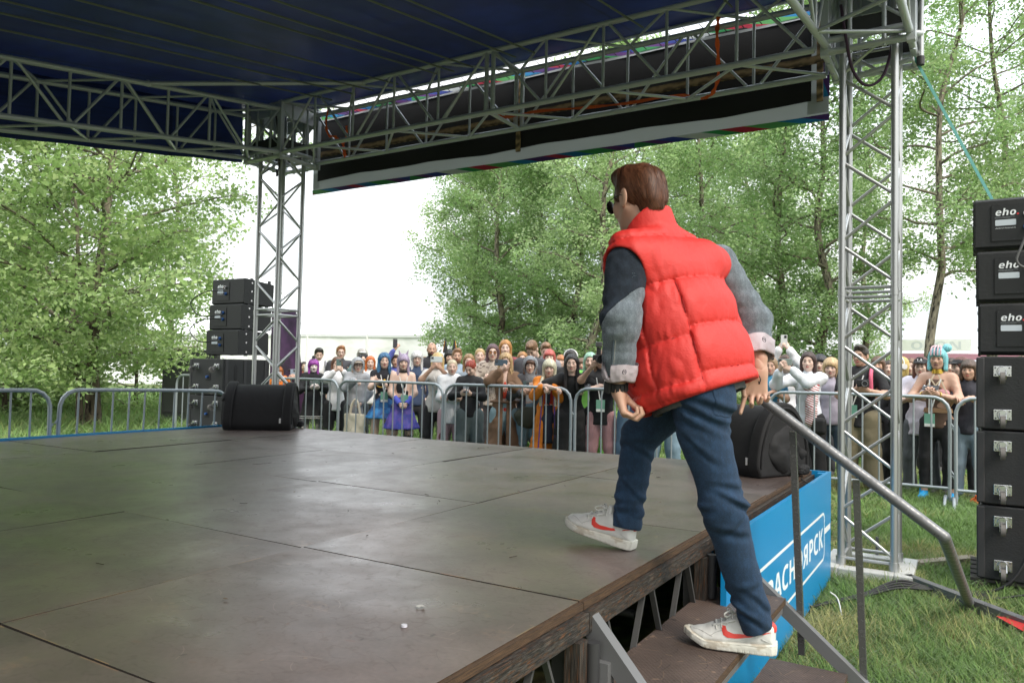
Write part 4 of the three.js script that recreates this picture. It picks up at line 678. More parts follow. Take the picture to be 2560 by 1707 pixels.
function subBox(label, x, y, z, h = 0.505) {
  const o = thing('subwoofer', label, 'subwoofer', 'subwoofers in the two stacks'); o.position.set(x, y, z);
  const w = 0.68, d = 0.76; mesh('cabinet', rbox(w / 2, h / 2, -d / 2, w, h - 0.006, d, 0.012), paint, o);
  mesh('corner_strip', rbox(0.003, h / 2, -0.02, 0.05, h - 0.02, 0.055, 0.01), M.darkSteel, o);
  for (const cx of [0.13, w - 0.13]) for (const cy of [0.105, h - 0.105]) caster(o, cx, cy);
  mesh('rear_socket', rbox(w * 0.55, h * 0.5, 0.002, 0.10, 0.10, 0.006, 0.003), M.black, o); mesh('connector', new THREE.CylinderGeometry(0.016, 0.018, 0.03, 14).rotateX(Math.PI / 2).translate(w * 0.55, h * 0.5, 0.016), blueConn, o);
  for (const sx of [-0.0005, w + 0.0005]) { for (const yy of [-0.035, 0.035]) { const g = new THREE.SphereGeometry(0.075, 18, 10, 0, Math.PI * 2, 0, Math.PI / 2); g.scale(1, 0.06, 0.42); g.rotateZ(Math.PI / 2 * Math.sign(0.3 - sx)); g.translate(sx, h * 0.62 + yy * 1.15, -0.2); mesh('handle_slot', g, M.black, o); } for (const zz of [-0.05, -0.35, -0.70]) mesh('rigging_rail', box(sx, h / 2, zz, 0.012, h - 0.02, 0.045), M.darkSteel, o); }
  const g2 = rbox(w / 2, h / 2, -d - 0.01, w - 0.03, h - 0.04, 0.02, 0.006); mesh('grille', g2, M.darkSteel, o);
  return o;
}
{ // near stack by the stair side
  const X = 0.05, Z = -6.14;
  const pl = thing('pallet', 'low dark wooden pallet under the near loudspeaker stack', 'pallet'); const wd = std([0.05, 0.045, 0.04], 0.9);
  for (let i = 0; i < 5; i++) mesh('board', box(X + 0.34, 0.078, Z - 0.08 - i * 0.15, 0.80, 0.022, 0.11), wd, pl); for (const x of [0.0, 0.34, 0.68]) mesh('bearer', box(X + x, 0.035, Z - 0.38, 0.07, 0.065, 0.8), wd, pl);
  const h = 0.51; ['bottom', 'middle', 'top'].forEach((n, i) => subBox(`black castered subwoofer, ${n} of the near stack beside the red cloth`, X, 0.092 + i * h, Z, h - 0.004));
  const y0 = 0.092 + 3 * h + 0.02;
  arrayBox('black line array box with white maker label, lowest in the near stack', X, y0, Z - 0.05, 0.0, 0);
  arrayBox('black line array box with white maker label, middle in the near stack', X - 0.012, y0 + 0.365, Z - 0.06, 0.02, 0);
  arrayBox('black line array box with handwriting under its label, top of the near stack', X - 0.03, y0 + 0.735, Z - 0.075, 0.045, 1);
  const c = (pts, r, lab, mat = M.cable) => single('speaker_cable', pipe(pts, r, 60, 8), mat, lab, 'cable');
  const y1 = y0 + 0.37, y2 = y0 + 0.735;
  c([V3(X + 0.275, y2 + 0.13, Z + 0.0), V3(X + 0.285, y2 + 0.11, Z + 0.07), V3(X + 0.24, y2 - 0.02, Z + 0.1), V3(X + 0.21, y1 + 0.24, Z + 0.11), V3(X + 0.27, y1 + 0.19, Z + 0.09), V3(X + 0.42, y1 + 0.17, Z + 0.08)], 0.0085, 'grey cable looping from the top to the middle line array box', std([0.09, 0.09, 0.09], 0.6));
  c([V3(X + 0.295, y1 + 0.13, Z + 0.0), V3(X + 0.33, y1 + 0.11, Z + 0.06), V3(X + 0.42, y1 + 0.05, Z + 0.08), V3(X + 0.46, y0 + 0.28, Z + 0.08), V3(X + 0.40, y0 + 0.23, Z + 0.07), V3(X + 0.305, y0 + 0.22, Z + 0.0)], 0.0085, 'black cable looping from the middle to the lowest line array box');
  c([V3(X + 0.305, y0 + 0.13, Z + 0.0), V3(X + 0.325, y0 + 0.1, Z + 0.06), V3(X + 0.335, 1.2, Z + 0.05), V3(X + 0.32, 0.7, Z + 0.06), V3(X + 0.26, 0.3, Z + 0.09), V3(X + 0.12, 0.08, Z + 0.13), V3(X - 0.12, 0.02, Z + 0.12), V3(X - 0.7, 0.02, Z + 0.05)], 0.010, 'black cable dropping down the back of the near stack into the grass');
  c([V3(X + 0.5, 0.35, Z + 0.06), V3(X + 0.36, 0.12, Z + 0.14), V3(X + 0.18, 0.05, Z + 0.2), V3(X - 0.02, 0.03, Z + 0.32), V3(X - 0.3, 0.02, Z + 0.3)], 0.007, 'thin black cable snaking through the grass below the near stack');
}
{ // far stack behind the far tower
  const X = -9.12, Z = -6.5, h = 0.495;
  ['bottom', 'middle', 'top'].forEach((n, i) => subBox(`black castered subwoofer, ${n} of the far stack behind the floor wedge`, X, 0.04 + i * h, Z, h - 0.004));
  const y0 = 0.04 + 3 * h + 0.05;
  arrayBox('black line array box, lowest in the far stack behind the truss tower', X + 0.02, y0, Z - 0.22, 0.03, 0);
  arrayBox('black line array box, middle in the far stack behind the truss tower', X + 0.02, y0 + 0.355, Z - 0.25, 0.0, 0);
  arrayBox('black line array box, top of the far stack behind the truss tower', X + 0.02, y0 + 0.71, Z - 0.28, -0.02, 1);
  for (const [a, b, l] of [[y0 + 0.88, y0 + 0.55, 'thin black cable looping between the top boxes of the far stack'], [y0 + 0.50, y0 + 0.20, 'thin black cable looping between the lower boxes of the far stack']]) single('speaker_cable', pipe([V3(X + 0.3, a, Z - 0.26), V3(X + 0.12, a - 0.02, Z - 0.1), V3(X - 0.12, (a + b) / 2, Z - 0.05), V3(X + 0.05, b - 0.02, Z - 0.08), V3(X + 0.3, b, Z - 0.24)], 0.008, 40, 8), M.cable, l, 'cable');
}
// ---------------------------------------------------------------- floor wedges in soft covers
{
  const perf = dataTex(256, 256, (u, v) => { const x = u * 32, y = v * 32 * 0.866, o = Math.floor(y) % 2 ? 0.5 : 0, dx = ((x + o) % 1) - 0.5, dy = (y % 1) - 0.5; return dx * dx + dy * dy < 0.12 ? 0.05 : 0.9; }, false);
  const perfC = dataTex(256, 256, (u, v) => { const x = u * 32, y = v * 32 * 0.866, o = Math.floor(y) % 2 ? 0.5 : 0, dx = ((x + o) % 1) - 0.5, dy = (y % 1) - 0.5; return dx * dx + dy * dy < 0.12 ? 0.2 : 1; });
  perf.repeat.set(3, 3); perfC.repeat.set(3, 3);
  const grille = std([0.055, 0.057, 0.06], 0.42, { metalness: 0.5, map: perfC, bumpMap: perf, bumpScale: 0.0015 });
  const cover = std([0.007, 0.007, 0.008], 0.78, { bumpMap: dataTex(256, 256, (u, v) => 0.5 + 0.5 * tileNoise(u, v, 5, 66, 4), false), bumpScale: 0.012 });
  const prof = [[0.29, 0.0], [0.325, 0.05], [0.315, 0.14], [0.27, 0.26], [0.19, 0.36], [0.08, 0.425], [-0.04, 0.435], [-0.15, 0.40], [-0.25, 0.31], [-0.31, 0.18], [-0.32, 0.05], [-0.28, 0.0]];
  for (const q of prof) { q[0] *= 0.76; q[1] *= 1.06; }
  const shape = (s) => new THREE.Shape(new THREE.SplineCurve(prof.map(([a, b]) => new THREE.Vector2(a * s, Math.max(0, b * s)))).getPoints(60));
  const build = (name, label, x, z, turn, half) => {
    const o = thing(name, label, 'stage monitor'); o.position.set(x, DECK + 0.003, z); o.rotation.y = turn;
    const ex = (s, w, bv) => { const g = new THREE.ExtrudeGeometry(shape(s), { depth: w, bevelEnabled: true, bevelSize: bv, bevelThickness: bv, bevelSegments: 3, steps: 1, curveSegments: 40 }); g.rotateY(-Math.PI / 2); g.translate(w / 2, bv, 0); return g; }; // shape x -> local z (front), extrude -> local x
    mesh('body', ex(0.955, half * 2 - 0.06, 0.012), cover, o);
    for (const s of [-1, 1]) { const g = ex(0.985, 0.055, 0.02); g.translate(s * (half - 0.0375), 0, 0); mesh('side_cover', g, cover, o);
      const rim = prof.slice(1, 11).map(([a, b]) => V3(s * (half + 0.012), b * 0.95 + 0.015, a * 0.95)); mesh('piping', pipe(rim, 0.011, 60, 8), cover, o);
      mesh('side_fold', nets((x, y, z) => ell(x, y, z, [s * (half + 0.004), 0.20, -0.02], [0.035, 0.175, 0.17]) + 0.022 * noise3(x * 3, y * 7 + z * 4, z * 6 - y * 3) + 0.008 * noise3(1, y * 19, z * 17), [s * half - 0.08, -0.02, -0.32], [s * half + 0.08, 0.42, 0.26], 0.013), cover, o); }
    // curved grille sheet wrapped over the front
    const gp = new THREE.SplineCurve(prof.slice(1, 8).map(([a, b]) => new THREE.Vector2(a * 0.97, b * 0.97 + 0.006))).getPoints(30), gg = new THREE.PlaneGeometry(1, 1, 1, 30), p = gg.attributes.position, uv = gg.attributes.uv;
    for (let i = 0; i < p.count; i++) { const k = Math.round((0.5 - p.getY(i)) * 30), u = p.getX(i); p.setXYZ(i, u * 2 * (half - 0.075), gp[k].y + 0.004, gp[k].x + 0.004); uv.setXY(i, u * 2, k / 30); }
    gg.computeVertexNormals(); grille.side = THREE.DoubleSide; mesh('grille', gg, grille, o);
    mesh('fabric_label', rbox(half - 0.10, 0.10, 0.247, 0.018, 0.05, 0.006, 0.002), M.white, o);
    mesh('flap', rbox(half + 0.05, 0.045, -0.12, 0.08, 0.07, 0.12, 0.03), cover, o);
    return o;
  };
  build('wedge_monitor', 'black half-round floor wedge at the far corner below the truss tower', -6.45, -5.47, 0.665, 0.335);
  build('wedge_monitor', 'black half-round floor wedge with grey perforated front beside the blue panel', -1.36, -5.45, -0.467, 0.31);
  single('signal_cable', pipe([V3(-1.25, DECK + 0.06, -5.5), V3(-1.1, DECK + 0.05, -5.45), V3(-1.02, DECK + 0.01, -5.40), V3(-0.97, DECK - 0.02, -5.38), V3(-0.93, DECK - 0.05, -5.4)], 0.005, 30, 6), M.cable, 'thin black cable dropping off the stage corner behind the wedge', 'cable');
}
// ---------------------------------------------------------------- things lying in the grass
{
  const R = rng(3);
  for (let k = 0; k < 4; k++) single('ground_cable', pipe([V3(-0.85 + k * 0.02, 0.03, -5.0 - k * 0.05), V3(-0.60, 0.05, -5.35 - k * 0.03), V3(-0.42, 0.07 + 0.01 * k, -5.62 - k * 0.03), V3(-0.25, 0.06, -5.75 - 0.02 * k), V3(-0.05, 0.04, -5.95 + k * 0.03), V3(0.15, 0.03, -6.0 + k * 0.04)], 0.008, 50, 7), M.cable, 'black cable running through the grass past the tower base', 'cable', 'cables bundled in the grass by the tower base');
  const g = new THREE.PlaneGeometry(0.75, 0.5, 20, 14); g.rotateX(-Math.PI / 2); const p = g.attributes.position; for (let i = 0; i < p.count; i++) p.setY(i, 0.05 + 0.03 * noise3(p.getX(i) * 5, 1, p.getZ(i) * 5) + 0.03 * Math.max(0, Math.sin(p.getX(i) * 9))); g.computeVertexNormals(); g.rotateY(0.5); g.translate(0.57, 0.01, -5.3);
  single('red_cloth', g, std([0.42, 0.015, 0.015], 0.9, { side: THREE.DoubleSide }), 'bright red cloth lying crumpled in the grass by the loudspeakers', 'cloth');
  single('cable_tie', pipe([V3(-0.74, 0.14, -5.0), V3(-0.70, 0.10, -5.02), V3(-0.67, 0.02, -4.97)], 0.004, 16, 6), M.white, 'white plastic tie end sticking out of the grass beside the blue panel', 'cable tie');
  const sh = thing('orange_bag', 'small crumpled orange bag lying in the grass under the barrier', 'bag'); { const b = new THREE.IcosahedronGeometry(0.11, 3), q = b.attributes.position; for (let i = 0; i < q.count; i++) { const n = 1 + 0.5 * noise3(q.getX(i) * 22, q.getY(i) * 22, q.getZ(i) * 22); q.setXYZ(i, q.getX(i) * n * 1.2, Math.max(0, q.getY(i) * n * 0.8 + 0.05), q.getZ(i) * n); } b.computeVertexNormals(); mesh('bag', b, std([0.7, 0.12, 0.02], 0.6), sh); } sh.position.set(0.12, groundY(0.12, -9.6), -9.55);
}
// ---------------------------------------------------------------- figures: distance fields meshed by surface nets
function nets(sdf, mn, mx, cell, colour, uvf) {
  const nx = Math.ceil((mx[0] - mn[0]) / cell) + 2, ny = Math.ceil((mx[1] - mn[1]) / cell) + 2, nz = Math.ceil((mx[2] - mn[2]) / cell) + 2, v = new Float32Array(nx * ny * nz), B = 4, hd = cell * B * 0.87;
  const at = (i, j, k) => (k * ny + j) * nx + i;
  for (let bk = 0; bk < nz; bk += B) for (let bj = 0; bj < ny; bj += B) for (let bi = 0; bi < nx; bi += B) {
    const d = sdf(mn[0] + (bi + B / 2 - 0.5) * cell, mn[1] + (bj + B / 2 - 0.5) * cell, mn[2] + (bk + B / 2 - 0.5) * cell), skip = Math.abs(d) > hd * 1.5 + 0.012;
    for (let k = bk; k < Math.min(nz, bk + B); k++) for (let j = bj; j < Math.min(ny, bj + B); j++) for (let i = bi; i < Math.min(nx, bi + B); i++) v[at(i, j, k)] = skip ? d : sdf(mn[0] + i * cell, mn[1] + j * cell, mn[2] + k * cell);
  }
  const id = new Int32Array(nx * ny * nz).fill(-1), pos = [], idx = [], col = [], uv = [];
  const cs = [0, 1, nx, nx + 1, nx * ny, nx * ny + 1, nx * ny + nx, nx * ny + nx + 1], E = [[0, 1], [0, 2], [0, 4], [1, 3], [1, 5], [2, 3], [2, 6], [3, 7], [4, 5], [4, 6], [5, 7], [6, 7]];
  for (let k = 0; k + 1 < nz; k++) for (let j = 0; j + 1 < ny; j++) for (let i = 0; i + 1 < nx; i++) {
    const o = at(i, j, k); let m = 0; for (let c = 0; c < 8; c++) if (v[o + cs[c]] < 0) m |= 1 << c;
    if (m === 0 || m === 255) continue;
    let x = 0, y = 0, z = 0, n = 0;
    for (const [a, b] of E) { const va = v[o + cs[a]], vb = v[o + cs[b]]; if ((va < 0) === (vb < 0)) continue; const t = va / (va - vb); x += (a & 1) + t * ((b & 1) - (a & 1)); y += ((a >> 1) & 1) + t * (((b >> 1) & 1) - ((a >> 1) & 1)); z += ((a >> 2) & 1) + t * (((b >> 2) & 1) - ((a >> 2) & 1)); n++; }
    id[o] = pos.length / 3; const px = mn[0] + (i + x / n) * cell, py = mn[1] + (j + y / n) * cell, pz = mn[2] + (k + z / n) * cell; pos.push(px, py, pz);
    if (colour) col.push(...colour(px, py, pz)); if (uvf) uv.push(...uvf(px, py, pz)); else uv.push(px * 2 + pz, py * 2);
  }
  for (let k = 1; k + 1 < nz; k++) for (let j = 1; j + 1 < ny; j++) for (let i = 1; i + 1 < nx; i++) {
    const o = at(i, j, k), s = v[o] < 0;
    for (let ax = 0; ax < 3; ax++) {
      const st = [1, nx, nx * ny], u = st[(ax + 1) % 3], w = st[(ax + 2) % 3]; if (s === v[o + st[ax]] < 0) continue;
      const a = id[o], b = id[o - u], c = id[o - u - w], d = id[o - w]; if (a < 0 || b < 0 || c < 0 || d < 0) continue;
      if (s) idx.push(a, b, c, a, c, d); else idx.push(a, c, b, a, d, c);
    }
  }
  const g = new THREE.BufferGeometry(); g.setAttribute('position', new THREE.Float32BufferAttribute(pos, 3)); g.setAttribute('uv', new THREE.Float32BufferAttribute(uv, 2)); if (colour) g.setAttribute('color', new THREE.Float32BufferAttribute(col, 3)); g.setIndex(idx); g.computeVertexNormals(); return g;
}
const smin = (a, b, k) => { const h = Math.max(k - Math.abs(a - b), 0) / k; return Math.min(a, b) - h * h * k * 0.25; };
const smax = (a, b, k) => -smin(-a, -b, k);
function ell(x, y, z, c, r) { const a = (x - c[0]) / r[0], b = (y - c[1]) / r[1], d = (z - c[2]) / r[2], k = Math.sqrt(a * a + b * b + d * d); return (k - 1) * Math.min(r[0], r[1], r[2]); }
function cap(x, y, z, b) { // b: [ax, ay, az, bx, by, bz, ra, rb, flatten in z]
  const dx = b[3] - b[0], dy = b[4] - b[1], dz = b[5] - b[2], px = x - b[0], py = y - b[1], pz = z - b[2]; const L = dx * dx + dy * dy + dz * dz || 1e-9; let t = (px * dx + py * dy + pz * dz) / L; t = t < 0 ? 0 : t > 1 ? 1 : t;
  const ex = px - dx * t, ey = py - dy * t, ez = (pz - dz * t) * (b[8] || 1); return (Math.sqrt(ex * ex + ey * ey + ez * ez) - (b[6] + (b[7] - b[6]) * t)) / (b[8] ? Math.sqrt(b[8]) : 1);
}
const union = (bones, k) => (x, y, z) => { let d = 9; for (const b of bones) d = smin(d, cap(x, y, z, b), k); return d; };
function bounds(bones, pad = 0.05) { const mn = [9, 9, 9], mx = [-9, -9, -9]; for (const b of bones) for (let c = 0; c < 3; c++) { const r = Math.max(b[6], b[7]) + pad; mn[c] = Math.min(mn[c], b[c] - r, b[c + 3] - r); mx[c] = Math.max(mx[c], b[c] + r, b[c + 3] + r); } return [mn, mx]; }
// ---- head
const headField = (big = 1) => (x, y, z) => {
  const ax = Math.abs(x);
  let d = ell(x, y, z, [0, 0.035, -0.012], [0.075, 0.084, 0.095]);
  d = smin(d, ell(x, y, z, [0, -0.035, 0.022], [0.058, 0.078, 0.066]), 0.03);
  d = smin(d, cap(ax, y, z, [0.054, -0.040, -0.005, 0.006, -0.094, 0.054, 0.019, 0.018]), 0.02);
  d = smin(d, cap(ax, y, z, [0.038, -0.022, 0.058, 0.034, -0.03, 0.058, 0.021, 0.021]), 0.02);
  d = smin(d, cap(ax, y, z, [0.008, 0.019, 0.079, 0.038, 0.021, 0.068, 0.011, 0.010]), 0.014);
  d = smax(d, -ell(ax, y, z, [0.031, 0.0, 0.096], [0.017, 0.012, 0.017]), 0.012);
  d = smin(d, cap(ax, y, z, [0, 0.012, 0.083, 0, -0.031, 0.103, 0.0075, 0.0115]), 0.010);
  d = smin(d, cap(ax, y, z, [0.011, -0.036, 0.092, 0.011, -0.036, 0.090, 0.0085, 0.0085]), 0.006);
  d = smin(d, ell(ax, y, z, [0.031, 0.0005, 0.0735], [0.0145, 0.0115, 0.0135]), 0.003);
  d = smin(d, cap(ax, y, z, [0, -0.0585, 0.0865, 0.018, -0.0615, 0.079, 0.0055, 0.004]), 0.005);
  d = smin(d, cap(ax, y, z, [0, -0.0695, 0.0845, 0.016, -0.0665, 0.078, 0.007, 0.004]), 0.006);
  let e = ell(ax - (-0.25) * (z + 0.012) * 0.6, y, z, [0.080 * (big > 1 ? 1.02 : 1), -0.004, -0.010], [0.0085, 0.033 * big, 0.020 * big]);
  e = smax(e, -ell(ax, y, z, [0.092, -0.002, -0.002], [0.010, 0.021, 0.011]), 0.005);
  d = smin(d, e, 0.006);
  d = smin(d, cap(x, y, z, [0, -0.06, -0.022, 0, -0.19, -0.035, 0.053, 0.055]), 0.03);
  return d;
};
function headColour(skin, lip, brow) {
  return (x, y, z) => {
    const ax = Math.abs(x); let c = skin.slice();
    const to = (t, k) => { for (let i = 0; i < 3; i++) c[i] = mix(c[i], t[i], k); };
    if (z > 0.03 && y < 0.02 && y > -0.05) to([skin[0] * 1.02, skin[1] * 0.8, skin[2] * 0.78], 0.5 * smooth(0.02, 0.0, Math.hypot(ax - 0.042, y + 0.025)));
    if (z > 0.06 && ax > 0.012 && ax < 0.05) to(brow, 0.9 * smooth(0.008, 0.003, Math.abs(y - 0.0235 - 0.003 * Math.sin(ax * 70))));
    if (z > 0.07) to(lip, smooth(1.2, 0.7, Math.hypot(ax / 0.022, (y + 0.064) / 0.011)));
    const ex = ax - 0.031, ey = y - 0.0005, er = Math.hypot(ex / 0.0125, ey / 0.0058);
    if (z > 0.072 && er < 1.25) { to([0.40, 0.37, 0.35], smooth(1.1, 0.9, er)); to([0.03, 0.022, 0.018], smooth(0.0072, 0.0052, Math.hypot(ex, ey))); if (ey > 0.001) to([0.05, 0.03, 0.025], smooth(0.7, 1.0, er)); }
    return c;
  };
}
const skinMat = std([1, 1, 1], 0.52, { vertexColors: true });
// ---- hand: palm along +y from the wrist, palm side +z, thumb towards +x
function handBones(curl, spread = 0.0, thumb = 0.4) {
  const L = [[0.033, 0.082, [0.042, 0.024, 0.02]], [0.011, 0.088, [0.046, 0.028, 0.021]], [-0.011, 0.085, [0.043, 0.026, 0.02]], [-0.031, 0.077, [0.034, 0.02, 0.018]]], palm = [], fing = [];
  L.forEach(([x, y, seg], i) => {
    palm.push([x * 0.45, 0.0, 0, x, y, 0, 0.0165, 0.0125]); const c = Array.isArray(curl) ? curl[i] : curl; let p = [x, y, 0], a = c * 0.8; const sx = (i - 1.5) * -spread, rr = i === 3 ? 0.0078 : 0.0092;
    seg.forEach((l, s) => { const q = [p[0] + sx * l, p[1] + Math.cos(a) * l, p[2] + Math.sin(a) * l]; fing.push([...p, ...q, rr * (1 - 0.08 * s), rr * (0.93 - 0.09 * s)]); p = q; a += c; });
  });
  const t0 = [0.022, 0.018, 0.006], t1 = [0.046, 0.046, 0.012 + 0.012 * thumb], t2 = [0.050 - 0.012 * thumb, 0.076, 0.018 + 0.03 * thumb], t3 = [0.046 - 0.02 * thumb, 0.097, 0.022 + 0.042 * thumb];
  palm.push([...t0, ...t1, 0.0165, 0.0125]); fing.push([...t1, ...t2, 0.0115, 0.0100], [...t2, ...t3, 0.0100, 0.0085]);
  return [palm, fing];
}
function handGeo(curl, cell, skin, opts = {}) {
  const [p, f] = handBones(curl, opts.spread, opts.thumb), P = union(p, 0.014), wrist = [0, -0.05, 0, 0, 0.01, 0, 0.026, 0.027, 1.35];
  const F = (x, y, z) => { let d = smin(P(x, y, z), cap(x, y, z, wrist), 0.018); let e = 9; for (const b of f) e = Math.min(e, cap(x, y, z, b)); return smin(d, e, 0.005); };
  const [mn, mx] = bounds([...p, ...f, wrist], 0.012);
  return nets(F, mn, mx, cell, () => skin);
}
function flip(g) { const a = g.index.array; for (let i = 0; i < a.length; i += 3) { const t = a[i]; a[i] = a[i + 1]; a[i + 1] = t; } return g; }
const cache = {};
const cached = (k, f) => (cache[k] ||= f());
function tint(g, c) { const n = g.attributes.position.count, a = new Float32Array(n * 3); for (let i = 0; i < n; i++) a.set(c, i * 3); const o = g.clone(); o.setAttribute('color', new THREE.BufferAttribute(a, 3)); return o; }
// ---- hair, in head space; angle/height uv for the strand texture
const strandTex = dataTex(256, 256, (u, v) => { const n = tileNoise(u, v * 0.25, 48, 4, 3), m = tileNoise(u, v, 6, 9, 3); return clamp(0.88 + 0.22 * n + 0.14 * m); });
const strandBump = dataTex(256, 256, (u, v) => 0.5 + 0.5 * tileNoise(u, v * 0.25, 40, 4, 3), false);
const hairMats = {};
function hairMat(c) { const k = c.join(); return hairMats[k] ||= std(c, 0.45, { map: strandTex, bumpMap: strandBump, bumpScale: 0.006 }); }
const hairUV = (x, y, z) => [Math.atan2(x, -z - 0.005) / 6.2832 * 3, y * 1.6];
function hairField(style) {
  const wave = (x, y, z, f, a) => a * Math.sin(Math.atan2(x, z) * f + y * 18 + 2 * noise3(x * 20, y * 12, z * 20));
  return (x, y, z) => {
    const ax = Math.abs(x), bulk = { short: 0.004, buzz: -0.004, bob: 0.012, long: 0.010, wig: 0.020, wavy: 0.016, tied: 0.003, hood: 0.03 }[style] ?? 0.01;
    let d = ell(x, y, z, [0, 0.036, -0.016], [0.080 + bulk, 0.089 + bulk, 0.100 + bulk]);
    if (style === 'short') d = smin(d, ell(x, y, z, [0.01, 0.105, 0.045], [0.055, 0.03, 0.05]), 0.03);
    let face = ell(x, y, z, [0, -0.030, 0.090], [0.070, style === 'wig' ? 0.066 : 0.094, 0.088]);         // opening for the face
    if (style === 'short' || style === 'buzz' || style === 'tied') face = smin(face, ell(ax, y, z, [0.085, -0.055, 0.03], [0.05, 0.065, 0.062]), 0.02);
    d = smax(d, -face, 0.012);
    if (style === 'short' || style === 'buzz' || style === 'tied') d = smax(d, -(y + 0.062 + 0.3 * (z + 0.08)), 0.012);
    else {
      const long = { bob: -0.11, long: -0.34, wig: -0.20, wavy: -0.36, hood: -0.15 }[style], w = style === 'wavy' ? 1.3 : 1;
      let c = cap(ax, y, z, [0.066, 0.02, -0.01, 0.080 * w, long, 0.012, 0.034, 0.022 * w]);
      c = smin(c, cap(x, y, z, [0, 0.0, -0.065, 0, long, -0.075, 0.062, 0.045 * w]), 0.04);
      c = smin(c, cap(ax, y, z, [0.05, 0.0, -0.05, 0.058 * w, long, -0.045, 0.045, 0.035 * w]), 0.03);
      c = smax(c, -ell(x, y, z, [0, -0.05, 0.075], [0.062, 0.11, 0.085]), 0.01); c = smax(c, -cap(x, y, z, [0, -0.07, 0.0, 0, -0.4, 0.0, 0.055, 0.05]), 0.01);
      d = smin(d, c, 0.02);
    }
    if (style === 'wig' || style === 'bob') d = smin(d, smax(ell(x, y, z, [0, 0.05, 0.055], [0.072, 0.042, 0.048]), -(y - 0.018 + 0.012 * Math.sin(x * 90)), 0.008), 0.012);
    if (style === 'tied') d = smin(d, ell(x, y, z, [0, 0.06, -0.125], [0.03, 0.03, 0.03]), 0.01);
    return d + wave(x, y, z, style === 'wavy' ? 22 : 34, style === 'wavy' ? 0.005 : 0.0022);
  };
}
function hairGeo(style, cell) {
  return cached('hair' + style + cell, () => {
    if (style === 'hoodup') { const f = (x, y, z) => { let d = ell(x, y, z, [0, 0.02, -0.02], [0.112, 0.128, 0.135]); d = smin(d, cap(x, y, z, [0, -0.10, -0.04, 0, -0.2, -0.05, 0.10, 0.12]), 0.05); d = Math.max(d, -(ell(x, y, z, [0, 0.015, -0.015], [0.098, 0.114, 0.121]))); return smax(d, -ell(x, y, z, [0, -0.02, 0.13], [0.078, 0.115, 0.13]), 0.01) + 0.004 * noise3(x * 22, y * 22, z * 22); }; return nets(f, [-0.2, -0.34, -0.22], [0.2, 0.18, 0.16], cell, null, (x, y, z) => [x * 4 + z * 4, y * 4]); }
    if (style === 'cap') { const f = (x, y, z) => { let d = smax(ell(x, y, z, [0, 0.045, -0.012], [0.090, 0.082, 0.108]), -(y - 0.042), 0.008); return smin(d, smax(ell(x, y, z, [0, 0.05, 0.10], [0.072, 0.012, 0.085]), -(z - 0.06), 0.006), 0.008); }; return nets(f, [-0.12, 0.0, -0.14], [0.12, 0.15, 0.21], cell); }
    if (style === 'beanie') { const f = (x, y, z) => smin(smax(ell(x, y, z, [0, 0.05, -0.012], [0.092, 0.095, 0.108]), -(y - 0.045), 0.01), ell(x, y, z, [0, 0.165, -0.02], [0.034, 0.034, 0.034]), 0.008) + 0.002 * Math.sin(Math.atan2(x, z) * 40); return nets(f, [-0.12, 0.0, -0.14], [0.12, 0.22, 0.12], cell); }
    const deep = { short: -0.12, buzz: -0.12, tied: -0.12, bob: -0.18, wig: -0.27, long: -0.42, wavy: -0.45 }[style];
    return nets(hairField(style), [-0.17, deep, -0.18], [0.17, 0.17, 0.14], cell, null, hairUV);
  });
}
// ---- clothes materials
const weave = dataTex(128, 128, (u, v) => 0.5 + 0.2 * Math.sin(u * 804) * Math.sin(v * 804) + 0.4 * tileNoise(u, v, 6, 88, 4), false);
const clothMats = {};
function cloth(c, rough = 0.85, extra) { const k = JSON.stringify([c, rough]); if (extra) return std(c, rough, { bumpMap: weave, bumpScale: 0.006, ...extra }); return clothMats[k] ||= std(c, rough, { bumpMap: weave, bumpScale: 0.006 }); }
function printTex(kind, c1, c2) {
  return canvasTex(256, 256, (x, w, h) => {
    const S = (c) => '#' + new THREE.Color().setRGB(...c).getHexString(); x.fillStyle = S(c1); x.fillRect(0, 0, w, h); x.fillStyle = S(c2); const R = rng(7);
    if (kind === 'stripe') for (let i = 0; i < 8; i++) x.fillRect(0, i * 32, w, 16);
    if (kind === 'diag') { x.save(); x.rotate(0.5); for (let i = -12; i < 24; i++) x.fillRect(-200, i * 24, 700, 10); x.restore(); }
    if (kind === 'plaid') { x.globalAlpha = 0.55; for (let i = 0; i < 6; i++) { x.fillRect(i * 43, 0, 20, h); x.fillRect(0, i * 43, w, 20); } }
    if (kind === 'dots') for (let i = 0; i < 220; i++) { x.beginPath(); x.arc(R() * w, R() * h, 2 + R() * 5, 0, 7); x.fill(); }
    if (kind === 'galaxy') for (let i = 0; i < 300; i++) { x.globalAlpha = R() * 0.5; x.beginPath(); x.arc(R() * w, R() * h, 2 + R() * 22, 0, 7); x.fill(); }
  });
}
function ik(s, t, l1, l2, hint) {
  const d = t.clone().sub(s); let L = d.length(); const M = (l1 + l2) * 0.995; if (L > M) { t = s.clone().addScaledVector(d.normalize(), M); L = M; } d.copy(t).sub(s).normalize();
  const a = (l1 * l1 - l2 * l2 + L * L) / (2 * L), hgt = Math.sqrt(Math.max(0, l1 * l1 - a * a)), n = hint.clone().addScaledVector(d, -hint.dot(d)).normalize();
  return [s.clone().addScaledVector(d, a).addScaledVector(n, hgt), t];
}
